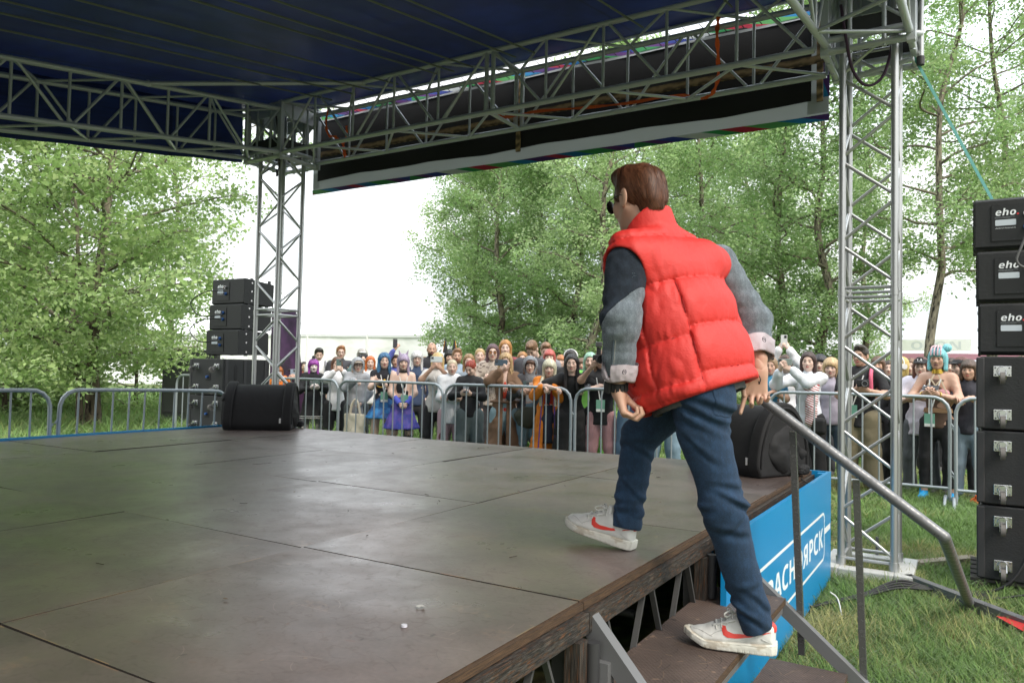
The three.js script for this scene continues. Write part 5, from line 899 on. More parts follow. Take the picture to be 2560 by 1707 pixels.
// ---- a whole spectator; local frame: feet at the origin, facing +z, y up
const SKIN = { a: [0.52, 0.34, 0.26], b: [0.60, 0.42, 0.34], c: [0.46, 0.28, 0.20], pale: [0.70, 0.62, 0.60] };
function person(o) {
  const p = thing('person', o.label, 'person', 'spectators behind the barriers', V3(o.x, groundY(o.x, o.z), o.z)); p.rotation.y = o.yaw;
  const R = rng(o.seed), h = o.h, m = o.male, skin = SKIN[o.skin || 'a'], far = o.far, cell = far ? 0.034 : 0.024, hc = far ? 0.0085 : 0.0058;
  const lean = o.lean || 0, sh = 0.808 * h, sw = (m ? 0.106 : 0.088) * h, hw = (m ? 0.054 : 0.056) * h, hip = 0.505 * h, kn = 0.28 * h, an = 0.05 * h, L1 = 0.165 * h, L2 = 0.147 * h, tw = (R() - 0.5) * 0.04;
  const zAt = (y) => lean * Math.max(0, y - hip), sp = (o.stance ?? 1) * 0.055 * h;
  const hk = h * 0.136 / 0.23 * (o.headScale || 1), HY = 0.931 * h - 0.115 * (hk - h * 0.136 / 0.23), headPos = V3(0, HY - lean * lean * 0.1, zAt(HY) + 0.012 * h);
  const S = [1, -1].map((s) => V3(s * sw, sh, zAt(sh) - 0.008 * h));
  const tgt = { down: (s) => V3(s * 0.135 * h, 0.475 * h, 0.05), phone: (s) => V3(s * 0.055 + (o.px || 0), HY - 0.10, 0.30 + zAt(sh)), chest: (s) => V3(s * 0.06 + (o.px || 0), 0.70 * h, 0.25 + zAt(sh)), rail: (s) => V3(s * (0.06 + (o.px || 0)), 1.16, 0.30), railwide: (s) => V3(s * 0.20, 1.15, 0.28), up: (s) => V3(s * 0.05, HY + 0.20, 0.20), upHigh: (s) => V3(s * 0.02, HY + 0.22, 0.16), front: (s) => V3(s * 0.05, 0.55 * h, 0.16), cross: (s) => V3(-s * 0.05, 0.64 * h, 0.17), lens: (s) => V3(s * 0.04 + (s > 0 ? 0.02 : -0.06), HY - 0.09, 0.26 + (s < 0 ? 0.10 : 0)) };
  const arms = S.map((q, i) => { const s = i ? -1 : 1, pose = Array.isArray(o.arms) ? o.arms[i] : (o.arms || 'down'); const t = tgt[pose](s); const [e, w] = ik(q, t, L1, L2, pose === 'down' ? V3(s * 0.5, 0, -1) : pose === 'rail' ? V3(s * 0.7, -0.8, -0.4) : pose === 'railwide' ? V3(s, -0.1, -0.4) : V3(s * 0.9, -1, -0.1)); return [q, e, w]; });
  const B = (a, b, ra, rb, f) => [a.x, a.y, a.z, b.x, b.y, b.z, ra * h, rb * h, f], V = (x, y, z = zAt(y)) => V3(x, y, z);
  const legs = [1, -1].map((s) => [V(s * hw, hip), V(s * (hw + sp * 0.3), kn, 0.012), V(s * (hw + sp * 0.55), an, -0.01)]);
  const torso = [B(V(0, hip + 0.02 * h), V(0, 0.60 * h), m ? 0.084 : 0.086, m ? 0.078 : 0.064, 1.45), B(V(0, 0.60 * h), V(0, 0.745 * h), m ? 0.078 : 0.064, m ? 0.090 : 0.075, 1.4), B(S[0].clone().multiplyScalar(1).setX(sw * 0.72), S[1].clone().setX(-sw * 0.72), 0.036, 0.036, 1.1), B(V(0, 0.76 * h), V(0, 0.86 * h), 0.050, 0.031, 1.1)];
  const armB = (g, cut = 1) => arms.flatMap(([a, b, c]) => { const out = [B(a, cut < 0.5 ? a.clone().lerp(b, cut * 2) : b, 0.031 + g, 0.025 + g * 0.9)]; if (cut > 0.5) out.push(B(b, b.clone().lerp(c, (cut - 0.5) * 2), 0.025 + g, 0.018 + g * 0.9)); return out; });
  const legB = (g, len = 1) => legs.flatMap(([a, b, c]) => { const e = b.clone().lerp(c, len); return [B(a, b, 0.049 + g, 0.034 + g), B(b, e, 0.034 + g, 0.025 + g * 1.3)]; });
  // body: one continuous skin surface with head and hands grafted on at neck and wrists
  const bb = [...torso, ...armB(0), ...legB(0)], F = union(bb, 0.03 * h), [mn, mx] = bounds(bb, 0.04);
  const parts = [nets(F, mn, mx, cell, () => skin)];
  const hq = new THREE.Quaternion().setFromEuler(new THREE.Euler(o.pitch || 0, o.turn || 0, o.tilt || 0, 'YXZ'));
  const base = cached('head' + hc, () => nets(headField(), [-0.11, -0.16, -0.13], [0.11, 0.14, 0.13], hc));
  const hg = base.clone(); { const P = hg.attributes.position, n = P.count, a = new Float32Array(n * 3), f = headColour(skin, o.lip || [0.42, 0.13, 0.11], o.brow || [0.10, 0.06, 0.04]); for (let i = 0; i < n; i++) a.set(f(P.getX(i), P.getY(i), P.getZ(i)), i * 3); hg.setAttribute('color', new THREE.BufferAttribute(a, 3)); }
  const hm = new THREE.Matrix4().compose(headPos, hq, V3(hk * (o.faceW || 1), hk, hk)); hg.applyMatrix4(hm); parts.push(hg);
  arms.forEach(([a, b, c], i) => {
    const pose = Array.isArray(o.arms) ? o.arms[i] : (o.arms || 'down'), curl = pose === 'down' ? 0.35 : pose === 'rail' ? 0.75 : 0.95;
    const g = tint(cached('hand' + curl + (far ? 'f' : ''), () => handGeo(curl, far ? 0.011 : 0.0075, [1, 1, 1])), skin);
    const y = c.clone().sub(b).normalize(); let z = pose === 'down' ? V3(i ? 1 : -1, 0, 0.3) : pose === 'phone' || pose === 'up' || pose === 'upHigh' || pose === 'lens' ? V3(i ? 0.6 : -0.6, 0.2, -0.5) : pose === 'rail' || pose === 'railwide' ? V3(0, -1, 0.2) : V3(i ? 0.8 : -0.8, 0.6, -0.2);
    if (pose === 'rail') y.set(i ? 0.6 : -0.6, -0.2, 0.8).normalize();
    z.addScaledVector(y, -z.dot(y)).normalize(); const x = V3().crossVectors(y, z).multiplyScalar(i ? 1 : -1), k = h / 1.75; if (!i) { g.setIndex(g.index.clone()); flip(g); }
    const mm = new THREE.Matrix4().makeBasis(x.multiplyScalar(k), y.multiplyScalar(k), z.multiplyScalar(k)).setPosition(c); g.applyMatrix4(mm); parts.push(g);
  });
  mesh('body', merged(parts), skinMat, p);
  // trousers or skirt
  const bt = o.bottom || { c: [0.03, 0.03, 0.035] }, bMat = bt.mat || cloth(bt.c, 0.85);
  const wr = (x, y, z, a, d) => Math.abs(d) > 0.06 ? 0 : a * (1.3 * noise3(x * 7 + y * 4, y * 9 + x * 3, z * 7) + 0.8 * noise3(x * 16 - y * 9, y * 20, z * 16));
  if (bt.type !== 'none') {
    const g = bt.loose || 0.008, bones = bt.type === 'skirt' ? [] : [...legB(g, bt.len ?? 1), B(V(0, hip - 0.02 * h), V(0, hip + 0.075 * h), 0.082, 0.078, 1.35)];
    if (bt.type === 'skirt') { const y1 = hip - (bt.len ?? 0.2) * h; bones.push(B(V(0, hip + 0.09 * h), V(0, hip), 0.072, 0.098, 1.25), B(V(0, hip), V(0, y1), 0.098, bt.flare ?? 0.15, 1.1)); }
    const U0 = union(bones, 0.02 * h), cut = bt.type === 'skirt' ? hip - (bt.len ?? 0.2) * h : an - 0.01, [a, b] = bounds(bones, 0.04);
    const f = (x, y, z) => { let d = U0(x, y, z); d += wr(x, y, z, 0.006, d); if (bt.type === 'skirt') d += 0.012 * Math.sin(Math.atan2(x, z) * 13) * smooth(hip, cut, y); return Math.max(d, cut - y); };
    mesh(bt.type === 'skirt' ? 'skirt' : 'trousers', nets(f, a, b, cell * 0.85), bMat, p);
  }
  if (bt.legwear) mesh('stockings', nets(union(legB(0.003), 0.02), ...bounds(legB(0.003), 0.03), cell * 0.8, null, (x, y) => [x * 2, y * 4]), bt.legwear, p);
  // top, jacket or coat
  const tp = o.top || { c: [0.3, 0.3, 0.3] };
  if (tp.type !== 'none') {
    const g = (tp.loose ?? 0.010) * 0.8, bones = torso.slice(0, 3).map((b) => { const c = b.slice(); c[6] += g * h * 0.8; c[7] += g * h * 0.8; return c; });
    if (!tp.sleeveless) bones.push(...armB(g * 0.9, tp.sleeve ?? 0.93));
    const hem = hip - (tp.len ?? 0.03) * h; bones.push(B(V(0, hip + 0.05 * h), V(0, hem), 0.078 + g, tp.flare ?? 0.086 + g, 1.3));
    bones.push(B(V(0, 0.79 * h), V(0, 0.842 * h), 0.06, tp.neck ?? 0.042, 1.1));
    const U0 = union(bones, 0.022 * h), [a, b] = bounds(bones, 0.04), low = tp.neckline ? tp.neckline * h : 9;
    const f = (x, y, z) => { let d = U0(x, y, z); d = Math.max(d + wr(x, y, z, tp.wrinkle ?? 0.009, d), hem - y); if (tp.open && z > 0) d = smax(d, -Math.max(Math.abs(x) - tp.open * (1 + (sh - y) * 0.3), -(z - 0.02)), 0.01); if (low < 9) d = Math.max(d, y - low - (tp.sleeveless ? 0 : 2) * 0); return d; };
    mesh(tp.name || 'top', nets(f, a, b, cell * 0.85, null, (x, y, z) => [Math.atan2(x, z) / 1.6, y * 2.2]), tp.mat || cloth(tp.c, tp.rough ?? 0.85), p);
    if (tp.inner) { const ib = torso.slice(0, 2).map((b) => { const c = b.slice(); c[6] += 0.004 * h; c[7] += 0.004 * h; return c; }); mesh('shirt', nets(union(ib, 0.02), ...bounds(ib, 0.03), cell), cloth(tp.inner), p); }
    if (tp.hoodBack) mesh('hood', nets((x, y, z) => Math.abs(ell(x, y, z, [0, 0.835 * h, -0.05 + zAt(sh)], [0.115, 0.055, 0.09])) - 0.014, [-0.16, 0.74 * h, -0.2], [0.16, 0.92 * h, 0.1], cell * 0.8), tp.mat || cloth(tp.c), p);
  }
  // shoes
  for (const [, , c] of legs) { const f = (x, y, z) => smax(smin(cap(x, y, z, [c.x, 0.045, c.z - 0.02, c.x, 0.035, c.z + 0.15, 0.043, 0.036]), cap(x, y, z, [c.x, 0.05, c.z, c.x, (o.boot || 0.08) + 0.03, c.z, 0.042, 0.045]), 0.03), -(y - 0.004), 0.01); mesh('shoe', nets(f, [c.x - 0.08, -0.02, c.z - 0.1], [c.x + 0.08, (o.boot || 0.08) + 0.1, c.z + 0.22], 0.013), cloth(o.shoe || [0.05, 0.05, 0.05], 0.6), p); }
  // hair and headwear ride on the head
  const onHead = (name, g, mat) => { const q = mesh(name, g, mat, p); q.applyMatrix4(hm); return q; };
  const hr = o.hair || { s: 'short', c: [0.05, 0.03, 0.02] };
  if (hr.s) onHead('hair', hairGeo(hr.s, far ? 0.011 : 0.0085), hairMat(hr.c));
  if (hr.bun) onHead('hair_bun', new THREE.IcosahedronGeometry(0.048, 3).translate(...hr.bun), hairMat(hr.c));
  for (const [name, style, c] of o.head || []) onHead(name, hairGeo(style, 0.0095), cloth(c, 0.8));
  const eyeGlass = (mat, lens) => { const g = []; for (const s of [-1, 1]) g.push(new THREE.TorusGeometry(0.021, 0.0022, 6, 20).translate(s * 0.032, -0.001, 0.099), rod(V3(s * 0.053, 0.003, 0.097), V3(s * 0.082, 0.004, 0.0), 0.0018, 5)); g.push(rod(V3(-0.012, 0.002, 0.1), V3(0.012, 0.002, 0.1), 0.0018, 5)); onHead('glasses', merged(g), mat); if (lens) onHead('lenses', merged([-1, 1].map((s) => new THREE.CircleGeometry(0.020, 16).translate(s * 0.032, -0.001, 0.099))), lens); };
  if (o.glasses) eyeGlass(M.black, o.glasses === 'dark' ? std([0.25, 0.1, 0.03], 0.2) : null);
  if (o.beard) onHead('beard', nets((x, y, z) => smax(headField()(x, y, z) - 0.006 - 0.002 * noise3(x * 90, y * 90, z * 90), smax(y + 0.045 + 0.25 * Math.abs(x), -ell(x, y, z, [0, -0.064, 0.09], [0.018, 0.010, 0.02]), 0.004), 0.004), [-0.1, -0.14, -0.02], [0.1, 0.0, 0.13], 0.007), hairMat(o.beard));
  if (o.ears) for (const s of [-1, 1]) { const g = new THREE.ConeGeometry(0.032, 0.11, 10).scale(1, 1, 0.45); g.rotateZ(-s * 0.35); g.translate(s * 0.06, 0.155, -0.01); onHead('costume_ear', g, hairMat(o.ears)); }
  if (o.band) onHead('head_band', new THREE.TorusGeometry(0.094, 0.012, 8, 30, Math.PI).rotateY(Math.PI / 2 - Math.PI / 2).translate(0, 0.03, 0.005), cloth(o.band, 0.7));
  const front = (y) => zAt(y) + (0.098 * h / 1.3);
  if (o.badge) { const g = rbox(o.badge[0] || 0, 0, 0, 0.105, 0.145, 0.004, 0.002); const y = o.badge[1] ?? 0.57 * h; const q = mesh('badge', g, std([0.16, 0.36, 0.27], 0.5), p); q.position.set(0, y, (o.badge[2] ?? front(y) + 0.045)); mesh('badge_footer', rbox(o.badge[0] || 0, -0.055, 0.003, 0.10, 0.032, 0.003, 0.001), M.white, q); mesh('lanyard', merged([-1, 1].map((s) => bar(V3((o.badge[0] || 0) + s * 0.005, 0.07, 0), V3(s * 0.055, 0.80 * h - y, -0.035), 0.012, 0.002, V3(0, 0, 1)))), M.white, q); }
  if (o.tie) mesh('tie', nets((x, y, z) => ell(x, y, z, [0, 0.70 * h, front(0.7 * h) + 0.01], [0.03, 0.11, 0.012]), [-0.06, 0.6 * h, front(0.7 * h) - 0.04], [0.06, 0.8 * h, front(0.7 * h) + 0.05], 0.01), cloth(o.tie), p);
  if (o.scarf) mesh('scarf', nets((x, y, z) => { let d = cap(x, y, z, [sw * 0.7, 0.80 * h, 0.02, 0.06, 0.72 * h, 0.13, 0.055, 0.06]); d = smin(d, cap(x, y, z, [0.06, 0.72 * h, 0.13, 0.05, 0.50 * h, 0.15, 0.06, 0.07]), 0.03); d = smin(d, cap(x, y, z, [-sw * 0.6, 0.80 * h, 0.02, 0.02, 0.74 * h, 0.12, 0.045, 0.05]), 0.03); return d + 0.014 * noise3(x * 16, y * 16, z * 16); }, [-0.25, 0.42 * h, -0.1], [0.3, 0.9 * h, 0.28], 0.016, null, (x, y) => [x * 3, y * 4]), o.scarf, p);
  if (o.straps) for (const s of [-1, 1]) mesh('shoulder_strap', pipe([V3(s * sw * 0.66, 0.70 * h, -0.14), V3(s * sw * 0.68, sh + 0.065, -0.02), V3(s * sw * 0.70, sh - 0.01, 0.115), V3(s * sw * 0.72, 0.66 * h, 0.10)], 0.022, 24, 6), cloth(o.straps, 0.7), p);
  for (const e of o.extra || []) e(p, { h, hip, sh, sw, arms, headPos, front, onHead });
  // a held device is a thing of its own
  if (o.phone) {
    p.updateMatrixWorld(true); const up = arms.map((a) => a[2]), pt = o.phone.at === 'L' ? up[0].clone() : o.phone.at === 'R' ? up[1].clone() : up[0].clone().lerp(up[1], 0.5); pt.add(V3(0, o.phone.dy ?? 0.075, o.phone.dz ?? 0.015)); const w = p.localToWorld(pt);
    const ph = thing('smartphone', o.phone.label, 'phone', 'phones held by the spectators', w); ph.rotation.set(o.phone.rx ?? -0.12, o.yaw + (o.phone.ry || 0), o.phone.flat ? Math.PI / 2 : 0, 'YXZ');
    mesh('case', rbox(0, 0, 0, 0.078, 0.16, 0.010, 0.004), std(o.phone.c || [0.03, 0.03, 0.035], 0.35), ph); mesh('camera_bump', rbox(0.018, 0.055, 0.007, 0.032, 0.034, 0.005, 0.002), M.black, ph); mesh('screen', rbox(0, 0, -0.0055, 0.070, 0.15, 0.002, 0.0008), std([0.02, 0.02, 0.025], 0.15), ph); for (const [a, b] of [[0.011, 0.063], [0.025, 0.063], [0.011, 0.048]]) mesh('lens', new THREE.CylinderGeometry(0.005, 0.005, 0.003, 10).rotateX(Math.PI / 2).translate(a, b, 0.0105), M.chrome, ph);
  }
  return p;
}
// ---------------------------------------------------------------- the spectators
person({ label: 'ginger-haired spectator in an orange jacket behind the far truss tower', x: -9.78, z: -8.60, h: 1.328, yaw: 0.97, seed: 900, skin: 'b', arms: 'rail', top: { c: [0.62, 0.17, 0.02], loose: 0.02 }, hair: { s: 'bob', c: [0.40, 0.13, 0.03] }, lean: 0.1 });
person({ label: 'dark-haired spectator with a phone between the tower legs', x: -9.81, z: -8.90, h: 1.331, yaw: 0.94, seed: 901, arms: 'phone', top: { c: [0.20, 0.10, 0.12] }, hair: { s: 'bob', c: [0.03, 0.02, 0.02] }, phone: { label: 'grey phone held up between the legs of the far tower', c: [0.2, 0.25, 0.3] } });
person({ label: 'girl with purple hair and black pompom hat in a black sweater', x: -8.86, z: -8.50, h: 1.452, yaw: 0.92, seed: 902, skin: 'pale', arms: 'chest', top: { c: [0.012, 0.012, 0.014], loose: 0.022, len: 0.07 }, bottom: { type: 'skirt', c: [0.012, 0.012, 0.014], len: 0.14, flare: 0.13, legwear: cloth([0.25, 0.24, 0.24], 0.7) }, hair: { s: 'wig', c: [0.36, 0.06, 0.40] }, head: [['pompom_hat', 'beanie', [0.02, 0.02, 0.022]]], lip: [0.12, 0.05, 0.06], phone: { label: 'dark phone held by the girl in the pompom hat', flat: 1, c: [0.08, 0.12, 0.11] }, extra: [(p, k) => { for (const y of [0.30, 0.32]) mesh('hem_stripe', new THREE.TorusGeometry(0.22, 0.006, 5, 30).scale(1, 1, 0.8).rotateX(Math.PI / 2).translate(0, y * k.h + 0.11, 0), M.white, p); }] });
person({ label: 'dark-haired man in a white shirt with backpack straps against the marquee', x: -10.50, z: -10.20, h: 1.695, yaw: 0.88, seed: 903, male: 1, far: 1, skin: 'b', arms: 'down', top: { c: [0.7, 0.7, 0.7] }, hair: { s: 'short', c: [0.03, 0.025, 0.02] }, straps: [0.2, 0.2, 0.22], pitch: 0.3 });
person({ label: 'girl with long brown hair in a white patterned shirt filming upright', x: -8.46, z: -8.60, h: 1.495, yaw: 0.88, seed: 904, skin: 'b', arms: 'phone', px: 0.0, top: { c: [0.7, 0.7, 0.72], loose: 0.016, len: 0.06 }, bottom: { c: [0.015, 0.015, 0.017], loose: 0.02 }, hair: { s: 'long', c: [0.16, 0.07, 0.04] }, phone: { label: 'green-grey phone held upright before the face of the white-shirted girl', c: [0.07, 0.12, 0.11], dy: 0.1 } });
person({ label: 'ginger boy with glasses in a dark jacket against the marquee', x: -9.94, z: -10.20, h: 1.725, yaw: 0.85, seed: 905, male: 1, far: 1, skin: 'b', top: { c: [0.05, 0.05, 0.06] }, hair: { s: 'short', c: [0.38, 0.17, 0.07] }, glasses: 1 });
person({ label: 'girl in a grey hooded sweatshirt with the hood up holding a cream tote', x: -7.88, z: -8.45, h: 1.478, yaw: 0.84, seed: 906, skin: 'b', arms: ['front', 'rail'], top: { c: [0.30, 0.31, 0.33], loose: 0.03, len: 0.08, wrinkle: 0.011 }, bottom: { c: [0.09, 0.10, 0.10], loose: 0.02 }, hair: { s: 'long', c: [0.42, 0.28, 0.19] }, head: [['hood', 'hoodup', [0.30, 0.31, 0.33]], ['cap', 'cap', [0.28, 0.24, 0.20]]], glasses: 1 });
person({ label: 'spectator in a pale knit hat holding a phone sideways over the grey hood', x: -9.50, z: -10.30, h: 1.679, yaw: 0.81, seed: 907, far: 1, skin: 'b', arms: 'phone', top: { c: [0.10, 0.16, 0.16] }, hair: { s: 'bob', c: [0.45, 0.42, 0.40] }, head: [['knit_hat', 'cap', [0.6, 0.6, 0.58]]], phone: { label: 'black phone held sideways above the grey hood', flat: 1 } });
person({ label: 'girl with bright orange hair peering over the grey hooded girl', x: -8.67, z: -9.60, h: 1.531, yaw: 0.81, seed: 908, far: 1, skin: 'b', top: { c: [0.6, 0.6, 0.6] }, hair: { s: 'long', c: [0.62, 0.15, 0.03] } });
person({ label: 'wig wearer with long blue hair in a black and blue costume with gold trim', x: -7.36, z: -8.45, h: 1.558, yaw: 0.80, seed: 909, skin: 'b', arms: ['down', 'rail'], hair: { s: 'wavy', c: [0.05, 0.17, 0.33] }, top: { c: [0.014, 0.014, 0.02], sleeve: 0.2, len: 0.0, loose: 0.006 }, bottom: { type: 'skirt', mat: cloth([1, 1, 1], 0.6, { map: printTex('galaxy', [0.012, 0.05, 0.18], [0.03, 0.25, 0.55]) }), len: 0.11, flare: 0.165, legwear: null }, lip: [0.35, 0.08, 0.09], badge: [0, 0.93], extra: [(p, k) => { const g = std([0.62, 0.36, 0.05], 0.35, { metalness: 0.8 }); mesh('gold_brooch', new THREE.OctahedronGeometry(0.035, 1).scale(0.8, 1.3, 0.4).translate(0, 0.735 * k.h, 0.135), g, p); mesh('gold_trim', pipe([V3(-0.12, 0.70 * k.h, 0.09), V3(-0.05, 0.685 * k.h, 0.135), V3(0, 0.70 * k.h, 0.14), V3(0.05, 0.685 * k.h, 0.135), V3(0.12, 0.70 * k.h, 0.09)], 0.006, 24, 6), g, p); mesh('garter', new THREE.TorusGeometry(0.085, 0.018, 8, 20).rotateX(Math.PI / 2).translate(0.09, 0.385 * k.h, 0.005), M.white, p); }] });
person({ label: 'spectator stretching a phone high above the lilac wig', x: -8.80, z: -10.40, h: 1.571, yaw: 0.76, seed: 910, far: 1, skin: 'c', arms: ['down', 'upHigh'], top: { c: [0.08, 0.10, 0.35] }, hair: { s: 'short', c: [0.1, 0.06, 0.04] }, phone: { label: 'black phone held high above the lilac wig', at: 'R', dy: 0.1 } });
person({ label: 'wig wearer with lilac hair and cat ears in a strapless blue dress', x: -7.00, z: -8.45, h: 1.537, yaw: 0.76, seed: 911, skin: 'b', arms: 'front', hair: { s: 'wig', c: [0.40, 0.32, 0.46] }, ears: [0.38, 0.31, 0.45], top: { c: [0.014, 0.014, 0.018], sleeveless: 1, neckline: 0.755, loose: 0.004 }, bottom: { type: 'skirt', mat: cloth([1, 1, 1], 0.6, { map: printTex('galaxy', [0.03, 0.05, 0.33], [0.14, 0.08, 0.36]) }), len: 0.19, flare: 0.17, legwear: cloth([0.03, 0.025, 0.03], 0.6) }, badge: [0.02, 0.90], extra: [(p, k) => { mesh('choker', new THREE.TorusGeometry(0.055, 0.018, 8, 24).rotateX(Math.PI / 2).translate(0, 0.848 * k.h, 0.0), M.black, p); k.arms.forEach(([a, b, c]) => mesh('arm_warmer', new THREE.CylinderGeometry(0.045, 0.042, 0.13, 14).applyQuaternion(new THREE.Quaternion().setFromUnitVectors(YUP, c.clone().sub(b).normalize())).translate(...b.clone().lerp(c, 0.72).toArray()), cloth([0.06, 0.08, 0.42]), p)); }] });
person({ label: 'white-haired wig wearer with glasses in a navy collar behind the lilac wig', x: -7.43, z: -9.30, h: 1.607, yaw: 0.73, seed: 912, skin: 'b', far: 1, glasses: 1, top: { c: [0.03, 0.05, 0.10] }, hair: { s: 'wig', c: [0.70, 0.70, 0.70] } });
person({ label: 'smiling bearded man with slicked hair beside the marquee corner', x: -8.37, z: -10.90, h: 1.817, yaw: 0.69, seed: 913, male: 1, far: 1, skin: 'c', beard: [0.07, 0.04, 0.03], top: { c: [0.02, 0.02, 0.025] }, hair: { s: 'buzz', c: [0.06, 0.035, 0.025] } });
person({ label: 'blond woman in a pale grey t-shirt filming with a phone held sideways', x: -6.42, z: -8.50, h: 1.570, yaw: 0.69, seed: 914, skin: 'c', arms: 'phone', px: -0.03, top: { c: [0.50, 0.48, 0.46], sleeve: 0.36, loose: 0.018 }, bottom: { c: [0.015, 0.015, 0.017] }, hair: { s: 'bob', c: [0.66, 0.46, 0.20] }, badge: [0.03, 0.98], phone: { label: 'pale phone held sideways by the blond woman in grey', flat: 1, c: [0.5, 0.55, 0.55], dy: 0.12 } });
person({ label: 'person in a black hood with tall pointed black and orange ears', x: -7.60, z: -10.40, h: 1.667, yaw: 0.66, seed: 915, far: 1, skin: 'a', top: { c: [0.02, 0.02, 0.02] }, hair: { s: 'bob', c: [0.02, 0.018, 0.018] }, extra: [(p, k) => { for (const s of [-1, 1]) { k.onHead('costume_ear', new THREE.ConeGeometry(0.045, 0.26, 12).scale(1, 1, 0.45).translate(s * 0.075, 0.20, 0), M.black); k.onHead('ear_lining', new THREE.ConeGeometry(0.03, 0.2, 10).scale(1, 1, 0.4).translate(s * 0.095, 0.19, -0.02), cloth([0.62, 0.24, 0.02])); } }] });
person({ label: 'fair girl in a white hoodie and ripped pink trousers with folded arms', x: -6.08, z: -8.38, h: 1.476, yaw: 0.66, seed: 916, skin: 'b', arms: 'cross', top: { c: [0.68, 0.70, 0.73], loose: 0.026, len: 0.09, wrinkle: 0.01, hoodBack: 1 }, bottom: { c: [0.48, 0.33, 0.37], loose: 0.018 }, hair: { s: 'tied', c: [0.66, 0.55, 0.38] }, extra: [(p, k) => { for (const s of [-1, 1]) mesh('ripped_knee', new THREE.SphereGeometry(0.055, 14, 10).scale(0.9, 1.4, 0.45).translate(s * 0.115, 0.29 * k.h, 0.072), cloth([0.11, 0.03, 0.04]), p); }] });
person({ label: 'stubbly short-haired ginger man behind the white hoodie', x: -7.16, z: -10.00, h: 1.675, yaw: 0.64, seed: 917, male: 1, far: 1, skin: 'c', beard: [0.25, 0.12, 0.06], top: { c: [0.25, 0.33, 0.42] }, hair: { s: 'short', c: [0.30, 0.16, 0.08] } });
person({ label: 'girl with long two-tone brown and blond hair behind the red-haired girl', x: -6.37, z: -9.20, h: 1.573, yaw: 0.62, seed: 918, far: 1, skin: 'b', top: { c: [0.25, 0.3, 0.36] }, hair: { s: 'long', c: [0.34, 0.20, 0.09] } });
person({ label: 'red-haired girl in a black sweater and grey-green jeans looking down at her phone', x: -5.77, z: -8.38, h: 1.469, yaw: 0.62, seed: 919, skin: 'b', arms: 'chest', pitch: 0.42, turn: -0.5, px: -0.06, top: { c: [0.014, 0.014, 0.016], loose: 0.018, len: 0.02 }, bottom: { c: [0.10, 0.13, 0.135], loose: 0.026 }, hair: { s: 'tied', c: [0.36, 0.05, 0.025] }, phone: { label: 'black phone held by the red-haired girl', rx: -0.9, c: [0.02, 0.02, 0.02] } });
person({ label: 'smiling blond girl with tied hair in a cream top', x: -6.71, z: -10.00, h: 1.682, yaw: 0.60, seed: 920, far: 1, skin: 'b', arms: 'chest', top: { c: [0.6, 0.56, 0.50] }, hair: { s: 'tied', c: [0.52, 0.36, 0.17] } });
person({ label: 'tall woman with purplish brown hair and amber glasses in a spotted blouse', x: -6.08, z: -9.40, h: 1.727, yaw: 0.57, seed: 921, skin: 'b', glasses: 'dark', arms: 'chest', px: -0.05, top: { mat: cloth([1, 1, 1], 0.8, { map: printTex('dots', [0.38, 0.33, 0.28], [0.12, 0.09, 0.08]) }), loose: 0.018 }, hair: { s: 'long', c: [0.12, 0.06, 0.07] } });
person({ label: 'tall ginger woman in a red plaid shirt behind the brown coat', x: -6.36, z: -10.20, h: 1.822, yaw: 0.55, seed: 922, far: 1, skin: 'b', top: { mat: cloth([1, 1, 1], 0.8, { map: printTex('plaid', [0.30, 0.05, 0.05], [0.06, 0.04, 0.05]) }), loose: 0.022 }, hair: { s: 'long', c: [0.48, 0.22, 0.06] } });
person({ label: 'blond woman in a long brown trench coat holding a phone to film', x: -5.23, z: -8.40, h: 1.568, yaw: 0.55, seed: 923, skin: 'b', arms: ['rail', 'phone'], px: 0.0, hair: { s: 'wavy', c: [0.56, 0.38, 0.19] }, top: { name: 'coat', c: [0.165, 0.095, 0.055], loose: 0.024, len: 0.33, flare: 0.175, wrinkle: 0.010, open: 0.02, inner: [0.5, 0.05, 0.03] }, bottom: { c: [0.25, 0.36, 0.40], loose: 0.02 }, tie: [0.55, 0.05, 0.02], phone: { label: 'blue-grey phone held sideways by the woman in the trench coat', at: 'R', flat: 1, c: [0.06, 0.09, 0.12], dy: 0.09 }, extra: [(p, k) => { mesh('belt', new THREE.TorusGeometry(0.178, 0.018, 8, 30).scale(1, 0.82, 1).rotateX(Math.PI / 2).translate(0, 0.60 * k.h, 0), cloth([0.15, 0.085, 0.05]), p); }] });
person({ label: 'ginger girl half hidden behind the bowed brown-haired boy', x: -6.63, z: -11.20, h: 1.662, yaw: 0.52, seed: 924, far: 1, skin: 'b', top: { c: [0.4, 0.3, 0.25] }, hair: { s: 'long', c: [0.42, 0.20, 0.07] } });
person({ label: 'bespectacled girl in a grey hood and dark jacket with a phone and olive bag', x: -4.94, z: -8.55, h: 1.522, yaw: 0.49, seed: 925, skin: 'b', glasses: 1, arms: 'chest', px: -0.04, top: { name: 'jacket', c: [0.05, 0.052, 0.06], loose: 0.024, len: 0.05, inner: [0.6, 0.6, 0.6], open: 0.04 }, bottom: { c: [0.16, 0.26, 0.32], loose: 0.024 }, hair: { s: 'bob', c: [0.12, 0.06, 0.04] }, head: [['hood', 'hoodup', [0.19, 0.20, 0.22]]], phone: { label: 'dark phone held upright by the girl in the grey hood', c: [0.05, 0.08, 0.08] }, extra: [(p, k) => { mesh('shoulder_bag', nets((x, y, z) => ell(x, y, z, [-0.02, 0.50 * k.h, 0.17], [0.17, 0.14, 0.08]) + 0.012 * noise3(x * 14, y * 14, z * 14), [-0.24, 0.38 * k.h, 0.05], [0.2, 0.62 * k.h, 0.3], 0.018), cloth([0.045, 0.05, 0.035]), p); }] });
